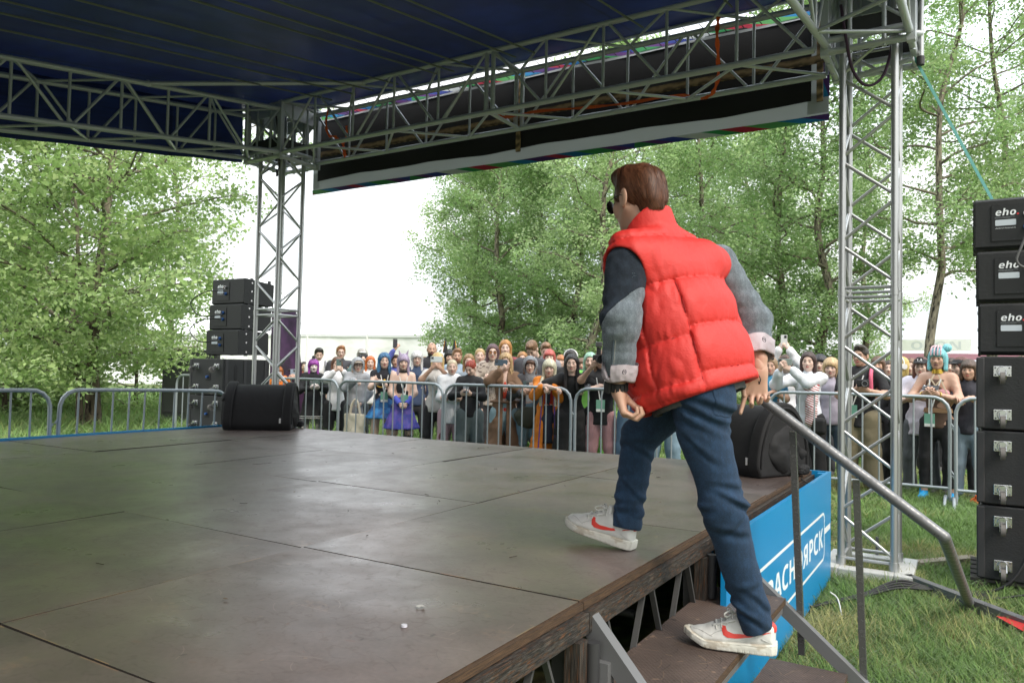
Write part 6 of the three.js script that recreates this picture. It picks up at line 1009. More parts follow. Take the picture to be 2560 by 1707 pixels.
person({ label: 'tall brown-haired boy bowing his head in a white shirt and dark jacket', x: -5.58, z: -9.70, h: 1.791, yaw: 0.49, seed: 926, male: 1, skin: 'b', pitch: 0.75, turn: -0.4, top: { c: [0.05, 0.05, 0.06], loose: 0.02, inner: [0.65, 0.65, 0.65], open: 0.05 }, hair: { s: 'short', c: [0.22, 0.12, 0.06] } });
person({ label: 'spectator with tousled light brown hair behind the bowed boy', x: -6.06, z: -11.00, h: 1.816, yaw: 0.47, seed: 927, male: 1, far: 1, skin: 'b', top: { c: [0.2, 0.2, 0.22] }, hair: { s: 'short', c: [0.28, 0.15, 0.08] }, pitch: 0.4 });
person({ label: 'spectator with pinkish red hair behind the bowed boy', x: -5.61, z: -10.30, h: 1.676, yaw: 0.46, seed: 928, far: 1, skin: 'b', top: { c: [0.03, 0.03, 0.035] }, hair: { s: 'bob', c: [0.55, 0.12, 0.10] } });
person({ label: 'pale blond wig wearer in a long orange coat and black and white striped stockings', x: -4.55, z: -8.36, h: 1.486, yaw: 0.44, seed: 929, skin: 'b', arms: ['rail', 'rail'], px: -0.02, hair: { s: 'wig', c: [0.72, 0.68, 0.50] }, top: { name: 'coat', c: [0.60, 0.18, 0.015], loose: 0.030, len: 0.28, flare: 0.165, wrinkle: 0.012, open: 0.05, inner: [0.5, 0.04, 0.03] }, bottom: { type: 'skirt', c: [0.02, 0.022, 0.04], len: 0.20, flare: 0.10, legwear: cloth([1, 1, 1], 0.8, { map: printTex('stripe', [0.6, 0.6, 0.6], [0.02, 0.02, 0.02]) }) }, tie: [0.03, 0.03, 0.05], lip: [0.4, 0.12, 0.1], extra: [(p, k) => { for (const s of [-1, 1]) { mesh('hair_lock', pipe([V3(s * 0.08, 0.86 * k.h, 0.06), V3(s * 0.10, 0.75 * k.h, 0.15), V3(s * 0.09, 0.62 * k.h, 0.17)], 0.02, 20, 8), hairMat([0.72, 0.66, 0.48]), p); mesh('coat_trim', pipe([V3(s * 0.065, 0.76 * k.h, 0.13), V3(s * 0.085, 0.55 * k.h, 0.19), V3(s * 0.11, 0.25 * k.h, 0.22)], 0.008, 20, 6), cloth([0.12, 0.05, 0.25]), p); } }] });
person({ label: 'distant ginger spectator glimpsed between the blond wig and the girl in black', x: -6.46, z: -12.30, h: 1.638, yaw: 0.45, seed: 930, far: 1, skin: 'b', top: { c: [0.03, 0.03, 0.03] }, hair: { s: 'bob', c: [0.5, 0.2, 0.08] } });
person({ label: 'black-haired girl with a white headband behind the girl leaning on the rail', x: -4.83, z: -9.50, h: 1.652, yaw: 0.41, seed: 931, far: 1, skin: 'pale', band: [0.7, 0.7, 0.7], top: { c: [0.02, 0.02, 0.022] }, hair: { s: 'long', c: [0.02, 0.015, 0.015] } });
person({ label: 'girl with long black hair in black leaning her forearms on the barrier', x: -4.22, z: -8.36, h: 1.563, yaw: 0.39, seed: 932, skin: 'b', arms: 'railwide', lean: 0.22, top: { c: [0.011, 0.011, 0.012], sleeve: 0.38, loose: 0.022, len: 0.10 }, bottom: { c: [0.012, 0.012, 0.013], loose: 0.04 }, hair: { s: 'long', c: [0.016, 0.012, 0.012] }, extra: [(p, k) => { mesh('chain', pipe([V3(-0.04, 0.80 * k.h, 0.15), V3(0.0, 0.66 * k.h, 0.17), V3(0.0, 0.60 * k.h, 0.16)], 0.005, 20, 6), M.chrome, p); mesh('shoulder_bag', rbox(0.22, 0.52 * k.h, 0.04, 0.12, 0.24, 0.16, 0.04), M.blackCloth, p); }], phone: { label: 'dark phone in the hand of the girl in black', at: 'L', rx: -1.2, dy: 0.02, dz: 0.05 } });
person({ label: 'distant spectator with light brown hair beside the mint wig', x: -5.88, z: -12.00, h: 1.578, yaw: 0.40, seed: 933, far: 1, skin: 'c', top: { c: [0.1, 0.1, 0.1] }, hair: { s: 'bob', c: [0.18, 0.1, 0.06] } });
person({ label: 'wig wearer with long mint green hair beside the photographer', x: -4.19, z: -8.80, h: 1.595, yaw: 0.35, seed: 934, skin: 'b', arms: 'down', top: { c: [0.20, 0.55, 0.10], loose: 0.02 }, bottom: { c: [0.20, 0.52, 0.10], loose: 0.02 }, hair: { s: 'long', c: [0.38, 0.66, 0.50] } });
person({ label: 'photographer in black and dusty pink trousers aiming a long camera lens', x: -3.87, z: -8.45, h: 1.611, yaw: 0.38, seed: 935, skin: 'c', male: 1, arms: 'lens', top: { c: [0.013, 0.013, 0.015], sleeve: 0.4, loose: 0.018, len: 0.06 }, bottom: { c: [0.40, 0.22, 0.23], loose: 0.016 }, hair: { s: 'long', c: [0.20, 0.11, 0.06] }, badge: [0, 0.95] });
person({ label: 'spectator in loose blue jeans standing behind the man in the red vest', x: -3.45, z: -8.50, h: 1.660, yaw: 0.24, seed: 936, arms: 'rail', top: { c: [0.1, 0.12, 0.2] }, bottom: { c: [0.12, 0.20, 0.30], loose: 0.024 }, hair: { s: 'long', c: [0.1, 0.06, 0.04] } });
person({ label: 'spectator in faded jeans and dark top hidden behind the red vest', x: -3.13, z: -8.60, h: 1.680, yaw: 0.18, seed: 937, arms: 'rail', top: { c: [0.03, 0.03, 0.03] }, bottom: { c: [0.16, 0.24, 0.30], loose: 0.02 }, hair: { s: 'short', c: [0.1, 0.06, 0.04] } });
person({ label: 'spectator with a pale top standing beyond the far wedge gap', x: -3.09, z: -10.50, h: 1.600, yaw: 0.12, seed: 938, far: 1, arms: 'rail', top: { c: [0.5, 0.45, 0.5] }, hair: { s: 'bob', c: [0.2, 0.1, 0.05] } });
person({ label: 'woman with long ombre hair and sunglasses on her head in a teal top', x: -2.14, z: -9.70, h: 1.578, yaw: 0.11, seed: 939, skin: 'c', arms: ['rail', 'rail'], top: { c: [0.04, 0.20, 0.34], loose: 0.01, sleeve: 0.3 }, bottom: { c: [0.03, 0.05, 0.10] }, hair: { s: 'long', c: [0.34, 0.22, 0.12] }, turn: 0.0, extra: [(p, k) => { k.onHead('sunglasses', merged([-1, 1].map((s) => new THREE.SphereGeometry(0.026, 12, 8).scale(1, 0.7, 0.4).translate(s * 0.03, 0.10, 0.075))), M.black); mesh('teal_bag', nets((x, y, z) => ell(x, y, z, [0.16, 0.50 * k.h, 0.16], [0.12, 0.19, 0.06]), [0, 0.36 * k.h, 0.06], [0.32, 0.66 * k.h, 0.26], 0.018), cloth([0.06, 0.42, 0.40], 0.6), p); }] });
person({ label: 'distant pale face between the ombre-haired and the filming woman', x: -2.49, z: -11.80, h: 1.646, yaw: 0.12, seed: 940, far: 1, skin: 'b', top: { c: [0.4, 0.3, 0.3] }, hair: { s: 'bob', c: [0.3, 0.18, 0.1] } });
person({ label: 'woman in a white blouse holding a pale phone above her head', x: -2.06, z: -10.20, h: 1.617, yaw: 0.09, seed: 941, skin: 'b', arms: 'up', top: { c: [0.72, 0.72, 0.74], loose: 0.02 }, hair: { s: 'long', c: [0.10, 0.05, 0.03] }, glasses: 1, phone: { label: 'pale grey phone held above the head of the woman in a white blouse', c: [0.55, 0.55, 0.53], dy: 0.09 } });
person({ label: 'girl with long dark hair in a white blouse with a red and white striped scarf', x: -1.68, z: -9.62, h: 1.642, yaw: 0.04, seed: 942, skin: 'b', arms: ['phone', 'phone'], px: -0.22, top: { c: [0.66, 0.69, 0.74], loose: 0.022, len: 0.12, wrinkle: 0.01 }, bottom: { c: [0.015, 0.015, 0.017], loose: 0.02 }, hair: { s: 'long', c: [0.05, 0.022, 0.018] }, scarf: cloth([1, 1, 1], 0.8, { map: printTex('diag', [0.72, 0.70, 0.70], [0.30, 0.02, 0.03]) }), phone: { label: 'camouflage patterned phone held sideways before the dark-haired girl', flat: 1, c: [0.2, 0.24, 0.22], dy: 0.09 }, extra: [(p, k) => { mesh('black_bag', rbox(0.14, 0.47 * k.h, 0.16, 0.17, 0.2, 0.12, 0.05), M.black, p); }] });
person({ label: 'spectator with shaggy black hair behind the striped scarf', x: -1.77, z: -11.00, h: 1.641, yaw: 0.05, seed: 943, far: 1, skin: 'b', top: { c: [0.03, 0.02, 0.04] }, hair: { s: 'wig', c: [0.02, 0.018, 0.025] } });
person({ label: 'fair-haired child with a fringe in a lilac grey top by the silver tower', x: -1.51, z: -10.20, h: 1.576, yaw: 0.01, seed: 944, skin: 'b', arms: 'down', headScale: 1.06, top: { c: [0.38, 0.35, 0.42], loose: 0.016 }, bottom: { c: [0.08, 0.12, 0.17] }, hair: { s: 'wig', c: [0.60, 0.42, 0.22] } });
person({ label: 'man with glasses and pink backpack straps in black t-shirt and khaki trousers', x: -1.12, z: -9.75, h: 1.723, yaw: -0.04, seed: 945, male: 1, skin: 'c', glasses: 1, arms: 'chest', px: 0.05, turn: -0.25, top: { c: [0.013, 0.013, 0.015], sleeve: 0.40, loose: 0.018, len: 0.06 }, bottom: { c: [0.17, 0.145, 0.09], loose: 0.030 }, hair: { s: 'short', c: [0.04, 0.028, 0.02] }, straps: [0.62, 0.12, 0.20], badge: [-0.06, 0.96], shoe: [0.5, 0.45, 0.36] });
person({ label: 'spectator with brown hair behind the man with pink straps', x: -1.11, z: -11.60, h: 1.639, yaw: -0.03, seed: 946, far: 1, skin: 'c', top: { c: [0.2, 0.1, 0.06] }, hair: { s: 'bob', c: [0.14, 0.07, 0.04] } });
person({ label: 'blond spectator with white headphones in a black jacket with yellow piping', x: -0.76, z: -10.40, h: 1.607, yaw: -0.09, seed: 947, skin: 'b', arms: 'down', turn: -0.9, top: { c: [0.018, 0.018, 0.02], loose: 0.018 }, bottom: { c: [0.015, 0.015, 0.017] }, hair: { s: 'bob', c: [0.66, 0.48, 0.15] }, extra: [(p, k) => { for (const s of [-1, 1]) k.onHead('headphone', new THREE.CylinderGeometry(0.036, 0.036, 0.03, 18).rotateZ(Math.PI / 2).translate(s * 0.105, 0, -0.01), M.white); k.onHead('headphone_band', new THREE.TorusGeometry(0.108, 0.007, 6, 24, Math.PI).translate(0, 0.02, -0.01), M.white); mesh('yellow_piping', pipe([V3(-0.19, 0.72 * k.h, 0.08), V3(0, 0.78 * k.h, 0.13), V3(0.19, 0.72 * k.h, 0.08)], 0.009, 20, 6), cloth([0.7, 0.5, 0.03]), p); }] });
person({ label: 'distant brown-haired spectator beside the black cap', x: -0.73, z: -12.00, h: 1.625, yaw: -0.07, seed: 948, far: 1, skin: 'b', top: { c: [0.02, 0.02, 0.02] }, hair: { s: 'long', c: [0.2, 0.11, 0.06] } });
person({ label: 'girl in a black cap with white letters, white t-shirt and grey jeans', x: -0.51, z: -10.20, h: 1.604, yaw: -0.12, seed: 949, skin: 'b', arms: 'chest', top: { c: [0.66, 0.62, 0.70], sleeve: 0.36, loose: 0.024, len: 0.08 }, bottom: { c: [0.12, 0.13, 0.14], loose: 0.014 }, hair: { s: 'long', c: [0.14, 0.05, 0.035] }, head: [['cap', 'cap', [0.016, 0.016, 0.018]]], extra: [(p, k) => { const t = canvasTex(128, 128, (x) => { x.fillStyle = '#131315'; x.fillRect(0, 0, 128, 128); x.fillStyle = '#e8e8e8'; x.font = 'bold 82px serif'; x.textAlign = 'center'; x.textBaseline = 'middle'; x.fillText('LA', 64, 68); }); const g = new THREE.PlaneGeometry(0.07, 0.06, 6, 2), q = g.attributes.position; for (let i = 0; i < q.count; i++) { const x = q.getX(i), y = q.getY(i); q.setXYZ(i, x, y + 0.088, 0.102 - x * x * 6 - Math.max(0, y) * 0.55 - 0.012); } g.computeVertexNormals(); k.onHead('cap_badge', g, std([1, 1, 1], 0.8, { map: t, side: THREE.DoubleSide })); }] });
person({ label: 'girl in a bobbed light blue and pink wig, harness top and black leggings', x: -0.32, z: -9.68, h: 1.694, yaw: -0.16, seed: 950, skin: 'c', arms: 'chest', px: -0.02, lip: [0.14, 0.05, 0.06], hair: { s: 'bob', c: [0.24, 0.64, 0.70], bun: [0.085, 0.125, -0.05] }, top: { c: [0.11, 0.065, 0.045], sleeveless: 1, neckline: 0.80, loose: 0.003 }, bottom: { c: [0.010, 0.010, 0.012], loose: 0.006, len: 0.72 }, shoe: [0.0, 0.30, 0.66], boot: 0.2, badge: [-0.05, 0.90], phone: { label: 'dark phone held flat by the girl in the blue and pink wig', flat: 1, rx: -1.0, c: [0.02, 0.02, 0.02] }, extra: [(p, k) => { for (const x of [-0.045, -0.012, 0.022, 0.052]) k.onHead('pink_streak', pipe([V3(x * 0.5, 0.148, 0.0), V3(x * 0.9, 0.135, 0.06), V3(x, 0.095, 0.108), V3(x, 0.04, 0.12)], 0.0085, 20, 6), hairMat([0.72, 0.48, 0.53])); mesh('gold_choker', new THREE.CylinderGeometry(0.062, 0.066, 0.05, 20, 1, true).translate(0, 0.85 * k.h, 0.005), std([0.55, 0.36, 0.06], 0.3, { metalness: 0.85, side: THREE.DoubleSide }), p); for (const s of [-1, 1]) { mesh('harness_strap', bar(V3(s * 0.02, 0.83 * k.h, 0.085), V3(s * 0.12, 0.70 * k.h, 0.14), 0.014, 0.004, V3(0, 0, 1)), cloth([0.5, 0.42, 0.30]), p); mesh('harness_strap', bar(V3(-s * 0.05, 0.80 * k.h, 0.105), V3(s * 0.05, 0.71 * k.h, 0.15), 0.014, 0.004, V3(0, 0, 1)), cloth([0.5, 0.42, 0.30]), p); mesh('pink_cup', new THREE.SphereGeometry(0.068, 16, 10).scale(1, 0.75, 0.6).translate(s * 0.07, 0.705 * k.h, 0.10), cloth([0.48, 0.24, 0.26]), p); } mesh('waist_band', new THREE.CylinderGeometry(0.137, 0.15, 0.05, 24, 1, true).scale(1, 1, 0.78).translate(0, 0.595 * k.h, 0), cloth([0.32, 0.19, 0.10], 0.8, { side: THREE.DoubleSide }), p); k.arms.forEach(([a, b, c]) => mesh('bracelet', new THREE.TorusGeometry(0.034, 0.006, 6, 18).applyQuaternion(new THREE.Quaternion().setFromUnitVectors(V3(0, 0, 1), c.clone().sub(b).normalize())).translate(...b.clone().lerp(c, 0.9).toArray()), std([0.6, 0.42, 0.1], 0.3, { metalness: 0.8 }), p)); }] });
person({ label: 'brown-haired woman in a black beret behind the girl in the blue wig', x: -0.11, z: -10.10, h: 1.600, yaw: -0.18, seed: 951, skin: 'b', turn: -0.8, arms: 'chest', top: { c: [0.02, 0.02, 0.025], loose: 0.02 }, hair: { s: 'long', c: [0.15, 0.05, 0.035] }, head: [['beret', 'cap', [0.015, 0.015, 0.017]]] });
person({ label: 'spectator with clasped hands and blue jeans beside the near loudspeakers', x: -0.02, z: -9.80, h: 1.567, yaw: -0.20, seed: 952, skin: 'c', arms: 'rail', top: { c: [0.03, 0.03, 0.04], sleeve: 0.4 }, bottom: { c: [0.16, 0.22, 0.27], loose: 0.016 }, hair: { s: 'bob', c: [0.1, 0.06, 0.04] } });
person({ label: 'dark-haired back-row spectator in red beyond the woman with the raised phone', x: -2.71, z: -12.60, h: 1.627, yaw: 0.14, seed: 953, far: 1, skin: 'b', top: { c: [0.3, 0.1, 0.08] }, hair: { s: 'long', c: [0.06, 0.04, 0.03] } });
person({ label: 'light brown-haired back-row spectator in black between the white blouse and the striped scarf', x: -2.49, z: -13.10, h: 1.634, yaw: 0.11, seed: 954, far: 1, skin: 'b', top: { c: [0.05, 0.05, 0.07] }, hair: { s: 'short', c: [0.30, 0.18, 0.09] } });
person({ label: 'brown-haired back-row spectator in pale grey behind the child by the tower', x: -1.82, z: -13.60, h: 1.626, yaw: 0.04, seed: 955, far: 1, skin: 'b', top: { c: [0.4, 0.4, 0.42] }, hair: { s: 'bob', c: [0.14, 0.07, 0.04] } });
person({ label: 'dark-haired back-row spectator in navy behind the pink-strapped man', x: -1.05, z: -12.60, h: 1.606, yaw: -0.04, seed: 956, far: 1, skin: 'b', top: { c: [0.1, 0.14, 0.25] }, hair: { s: 'long', c: [0.06, 0.04, 0.03] } });
person({ label: 'light brown-haired back-row spectator in red behind the white headphones', x: -0.89, z: -13.10, h: 1.612, yaw: -0.05, seed: 957, far: 1, skin: 'b', top: { c: [0.3, 0.1, 0.08] }, hair: { s: 'short', c: [0.30, 0.18, 0.09] } });
person({ label: 'brown-haired back-row spectator in black behind the black cap', x: -0.54, z: -13.60, h: 1.620, yaw: -0.08, seed: 958, far: 1, skin: 'b', top: { c: [0.05, 0.05, 0.07] }, hair: { s: 'bob', c: [0.14, 0.07, 0.04] } });
person({ label: 'dark-haired back-row spectator in pale grey behind the blue wig', x: -0.25, z: -12.60, h: 1.643, yaw: -0.12, seed: 959, far: 1, skin: 'b', top: { c: [0.4, 0.4, 0.42] }, hair: { s: 'long', c: [0.06, 0.04, 0.03] } });
person({ label: 'light brown-haired back-row spectator in navy behind the vest of the man on the stairs', x: -4.11, z: -13.10, h: 1.550, yaw: 0.26, seed: 960, far: 1, skin: 'b', top: { c: [0.1, 0.14, 0.25] }, hair: { s: 'short', c: [0.30, 0.18, 0.09] } });
person({ label: 'brown-haired back-row spectator in red behind the pinkish hair', x: -7.54, z: -13.60, h: 1.666, yaw: 0.48, seed: 961, far: 1, skin: 'b', top: { c: [0.3, 0.1, 0.08] }, hair: { s: 'bob', c: [0.14, 0.07, 0.04] } });
person({ label: 'dark-haired back-row spectator in black behind the two-tone haired girl', x: -8.31, z: -12.60, h: 1.570, yaw: 0.59, seed: 962, far: 1, skin: 'b', top: { c: [0.05, 0.05, 0.07] }, hair: { s: 'long', c: [0.06, 0.04, 0.03] } });
person({ label: 'light brown-haired back-row spectator in pale grey behind the white wig', x: -10.27, z: -13.10, h: 1.590, yaw: 0.69, seed: 963, far: 1, skin: 'b', top: { c: [0.4, 0.4, 0.42] }, hair: { s: 'short', c: [0.30, 0.18, 0.09] } });
person({ label: 'brown-haired back-row spectator in navy behind the ginger boy', x: -13.00, z: -13.60, h: 1.532, yaw: 0.81, seed: 964, far: 1, skin: 'b', top: { c: [0.1, 0.14, 0.25] }, hair: { s: 'bob', c: [0.14, 0.07, 0.04] } });
person({ label: 'dark-haired back-row spectator in red by the purple flag', x: -13.45, z: -12.60, h: 1.524, yaw: 0.89, seed: 965, far: 1, skin: 'b', top: { c: [0.3, 0.1, 0.08] }, hair: { s: 'long', c: [0.06, 0.04, 0.03] } });
{ // photographer's camera, the other camera, tote bag
  const cam = thing('camera', 'black camera with a long lens and flash aimed by the photographer', 'camera'); cam.position.set(-3.76, 1.60, -8.12); cam.rotation.y = 0.55;
  mesh('camera_body', rbox(0, 0, 0, 0.14, 0.10, 0.07, 0.015), M.black, cam); mesh('lens', new THREE.CylinderGeometry(0.042, 0.036, 0.17, 20).rotateX(Math.PI / 2).translate(0, -0.01, 0.11), M.black, cam); mesh('lens_hood', new THREE.CylinderGeometry(0.052, 0.043, 0.06, 20, 1, true).rotateX(Math.PI / 2).translate(0, -0.01, 0.22), std([0.012, 0.012, 0.013], 0.7, { side: THREE.DoubleSide }), cam); mesh('front_glass', new THREE.CircleGeometry(0.04, 20).translate(0, -0.01, 0.19), std([0.01, 0.01, 0.02], 0.1), cam); mesh('flash_neck', rbox(0, 0.09, 0, 0.05, 0.09, 0.05, 0.01), M.black, cam); mesh('flash_head', rbox(0, 0.17, 0.0, 0.07, 0.06, 0.09, 0.01), std([0.05, 0.05, 0.05], 0.6), cam);
  const c2 = thing('camera', 'small black camera held at chest height by the man with pink straps', 'camera'); c2.position.set(-1.06, 1.38, -9.45); c2.rotation.y = 0.1; mesh('camera_body', rbox(0, 0, 0, 0.13, 0.085, 0.05, 0.012), M.black, c2); mesh('lens', new THREE.CylinderGeometry(0.033, 0.033, 0.07, 18).rotateX(Math.PI / 2).translate(0.02, -0.005, 0.055), M.black, c2); mesh('lens_ring', new THREE.TorusGeometry(0.030, 0.004, 6, 20).translate(0.02, -0.005, 0.092), M.steel, c2);
  const tote = thing('tote_bag', 'cream canvas tote bag hanging from the hand of the grey hooded girl', 'bag'); tote.position.set(-7.72, 0.60, -8.25); tote.rotation.y = 0.4;
  mesh('bag', nets((x, y, z) => Math.max(Math.abs(x) - 0.16 - 0.02 * y, Math.abs(z) - 0.035 - 0.2 * Math.max(0, -y - 0.05) * 0.3 - 0.012 * noise3(x * 9, y * 9, 3), Math.abs(y) - 0.16) + 0.006 * noise3(x * 18, y * 18, z * 18), [-0.22, -0.22, -0.1], [0.22, 0.2, 0.1], 0.014), cloth([0.66, 0.60, 0.48]), tote);
  for (const s of [-1, 1]) mesh('handle', pipe([V3(-0.08, 0.15, s * 0.02), V3(-0.05, 0.3, s * 0.015), V3(0.0, 0.37, 0), V3(0.05, 0.3, s * 0.015), V3(0.08, 0.15, s * 0.02)], 0.013, 30, 6), cloth([0.62, 0.56, 0.45]), tote);
}
// ---------------------------------------------------------------- the man in the red vest stepping up onto the stage
{
  const T1 = EYE - 0.90 * U;
  const man = thing('person', 'man in a red quilted vest, denim jacket and blue jeans stepping up the stair', 'person', null, V3(-0.70 * U, T1, -2.53 * U)); man.rotation.y = -Math.PI / 2;
  // local frame: x to his left, y up from the tread, z forward
  const J = { hip: V3(0, 0.88, 0.085), lhip: V3(0.090, 0.86, 0.078), rhip: V3(-0.085, 0.88, 0.175), lknee: V3(0.078, 0.49, -0.014), lank: V3(0.012, 0.105, -0.110), rknee: V3(-0.115, 0.70, 0.372), rank: V3(-0.062, 0.36, 0.402),
    lsh: V3(0.205, 1.365, 0.298), lel: V3(0.285, 1.13, 0.285), lwr: V3(0.245, 0.90, 0.312), rsh: V3(-0.215, 1.385, 0.10), rel: V3(-0.265, 1.16, -0.022), rwr: V3(-0.205, 0.978, -0.062), neck: V3(0.015, 1.46, 0.285), head: V3(0.030, 1.598, 0.338) };
  const skin = [0.50, 0.30, 0.215], yaw = -0.40;
  const arr = (a, b, ra, rb, f) => [a.x, a.y, a.z, b.x, b.y, b.z, ra, rb, f];
  const ridge = (n) => 1 - 2.6 * Math.abs(n);
  const fold = (x, y, z, f, a) => a * (0.8 * noise3(x * f, y * f * 1.5, z * f) + 0.7 * ridge(noise3(x * f * 0.9 + 5 + y * 3, y * f * 1.3 - z * 4, z * f * 0.9)) * smooth(-0.1, 0.5, noise3(x * 4 + 9, y * 4, z * 4) + 0.25) + 0.3 * noise3(x * f * 3, y * f * 3, z * f * 3));
  // ---- body with head and hands
  {
    const bones = [arr(J.hip, V3(0, 1.15, 0.17), 0.12, 0.11, 1.3), arr(V3(0, 1.15, 0.17), V3(0, 1.34, 0.25), 0.11, 0.105, 1.2), arr(J.lsh, J.rsh, 0.042, 0.042), arr(V3(0, 1.36, 0.25), J.neck, 0.06, 0.056), arr(J.neck, V3(0.022, 1.53, 0.305), 0.058, 0.056),
      arr(J.lsh, J.lel, 0.052, 0.042), arr(J.lel, J.lwr, 0.042, 0.027), arr(J.rsh.clone().lerp(J.rel, 0.15), J.rel, 0.048, 0.042), arr(J.rel, J.rwr, 0.042, 0.027), arr(J.lhip, J.lknee, 0.078, 0.055), arr(J.lknee, J.lank, 0.055, 0.036), arr(J.rhip, J.rknee, 0.078, 0.055), arr(J.rknee, J.rank, 0.055, 0.036)];
    const parts = [nets(union(bones, 0.035), ...bounds(bones, 0.03), 0.013, () => skin)];
    const hq = new THREE.Quaternion().setFromEuler(new THREE.Euler(0.10, yaw, 0.03, 'YXZ'));
    const hg = nets(headField(1.12), [-0.12, -0.19, -0.13], [0.12, 0.14, 0.13], 0.0034, headColour(skin, [0.36, 0.14, 0.11], [0.07, 0.03, 0.015]));
    J.hm = new THREE.Matrix4().compose(J.head, hq, V3(1.0, 1.03, 1.02)); hg.applyMatrix4(J.hm); parts.push(hg);
    const hand = (curl, at, y, z, left, o) => { const g = handGeo(curl, 0.0030, skin, o); if (left) flip(g); y.normalize(); z.addScaledVector(y, -z.dot(y)).normalize(); const x = V3().crossVectors(y, z).multiplyScalar(left ? -1 : 1), k = 1.0; g.applyMatrix4(new THREE.Matrix4().makeBasis(x.multiplyScalar(k), y.multiplyScalar(k), z.multiplyScalar(k)).setPosition(at)); parts.push(g); };
    hand([1.15, 1.15, 1.1, 1.05], J.lwr.clone().add(V3(0, -0.012, 0)), V3(-0.10, -1, -0.28), V3(-0.35, 0, -0.93), true, { thumb: 0.9 });
    hand([0.18, 0.75, 0.95, 0.85], J.rwr.clone().add(V3(0, -0.015, 0)), V3(0.05, -1, 0.12), V3(0.93, 0.0, -0.35), false, { thumb: 0.15, spread: 0.10 });
    mesh('body', merged(parts), skinMat, man);
  }
  // ---- hair
  const onHead = (name, g, mat) => { const m = mesh(name, g, mat, man); m.applyMatrix4(J.hm); return m; };
  {
    const F = (x, y, z) => {
      const ax = Math.abs(x); let d = ell(x, y, z, [0, 0.036, -0.018], [0.086, 0.096, 0.106]);
      d = smin(d, ell(x, y, z, [0.0, 0.108, 0.05], [0.062, 0.034, 0.060]), 0.03);
      d = smin(d, cap(x, y, z, [0, -0.02, -0.075, 0, -0.082, -0.068, 0.052, 0.040]), 0.03);
      let face = ell(x, y, z, [0, -0.028, 0.098], [0.066, 0.096, 0.086]); face = smin(face, ell(ax, y, z, [0.088, -0.062, 0.020], [0.040, 0.060, 0.058]), 0.015); face = smin(face, ell(ax, y, z, [0.094, -0.006, -0.012], [0.020, 0.036, 0.022]), 0.01);
      d = smax(d, -face, 0.010); d = smax(d, -(y + 0.070 + 0.25 * (z + 0.08)), 0.012);
      return d + 0.0045 * noise3(x * 20, y * 11, z * 20) + 0.0022 * ridge(noise3(x * 34, y * 12, z * 34));
    };
    const g0 = nets(F, [-0.12, -0.14, -0.15], [0.12, 0.17, 0.14], 0.0036, null, hairUV), parts = [g0], R = rng(31);
    const gradF = (x, y, z) => { const e = 0.002, n = V3(F(x + e, y, z) - F(x - e, y, z), F(x, y + e, z) - F(x, y - e, z), F(x, y, z + e) - F(x, y, z - e)); return n.normalize(); };
    const P = g0.attributes.position, pos = [], uv = [], nor = [];
    for (let i = 0; i < 7000; i++) {
      const k = Math.floor(R() * P.count); let p = V3(P.getX(k), P.getY(k), P.getZ(k)); if (p.y < -0.06) continue;
      const L = 0.025 + 0.035 * R(), w = 0.00035 + 0.0005 * R(), n = 4; let pts = [], nn = [];
      for (let s = 0; s <= n; s++) { const g = gradF(p.x, p.y, p.z), lift = 0.0003 + 0.0055 * Math.sin(s / n * 2.8) * R() ** 3; pts.push(p.clone().addScaledVector(g, lift)); nn.push(g); const dir = V3(p.x * 1.2, -0.9, p.z < 0.03 ? -0.35 : 0.7).addScaledVector(V3(noise3(p.x * 40, p.y * 40, 1), 0, noise3(p.x * 40, p.y * 40, 9)), 0.5); dir.addScaledVector(g, -dir.dot(g)).normalize(); p = p.clone().addScaledVector(dir, L / n); p.addScaledVector(g, -F(p.x, p.y, p.z)); }
      const u0 = R();
      for (let s = 0; s < n; s++) { const t = pts[s + 1].clone().sub(pts[s]).normalize(), a = V3().crossVectors(t, nn[s]).normalize(), w0 = w * (1 - s / n * 0.7), w1 = w * (1 - (s + 1) / n * 0.7); const A = pts[s].clone().addScaledVector(a, w0), B = pts[s].clone().addScaledVector(a, -w0), C = pts[s + 1].clone().addScaledVector(a, w1), D = pts[s + 1].clone().addScaledVector(a, -w1); for (const q of [A, C, B, B, C, D]) { pos.push(q.x, q.y, q.z); nor.push(nn[s].x, nn[s].y, nn[s].z); uv.push(u0, s * 0.02); } }
    }
    const sg = new THREE.BufferGeometry(); sg.setAttribute('position', new THREE.Float32BufferAttribute(pos, 3)); sg.setAttribute('normal', new THREE.Float32BufferAttribute(nor, 3)); sg.setAttribute('uv', new THREE.Float32BufferAttribute(uv, 2)); parts.push(sg);
    onHead('hair', merged(parts), std([0.25, 0.096, 0.044], 0.5, { map: dataTex(256, 64, (u, v, i, j) => { const a = hash3(i, 3, 1), b = tileNoise(u, v, 32, 5, 2); return 0.50 + 0.48 * a + 0.26 * b; }), side: THREE.DoubleSide }));
  }
  { // sunglasses: a thing worn by him, moves with him
    const dark = std([0.006, 0.008, 0.008], 0.12), gl = [];
    for (const s of [-1, 1]) { const sh = new THREE.Shape(); sh.absellipse(0, 0, 0.026, 0.023, 0, 6.283); const g = new THREE.ExtrudeGeometry(sh, { depth: 0.002, bevelEnabled: true, bevelSize: 0.0012, bevelThickness: 0.0012, bevelSegments: 2, curveSegments: 20 }); g.rotateY(s * 0.22); g.translate(s * 0.034, -0.004, 0.104); gl.push(g.toNonIndexed ? g : g); }
    const gm = onHead('sunglasses', merged(gl), dark);
    for (const s of [-1, 1]) mesh('temple_arm', pipe([V3(s * 0.060, 0.006, 0.099), V3(s * 0.078, 0.008, 0.05), V3(s * 0.083, 0.008, 0.0), V3(s * 0.080, -0.012, -0.02)], 0.0016, 20, 6), M.darkSteel, gm);
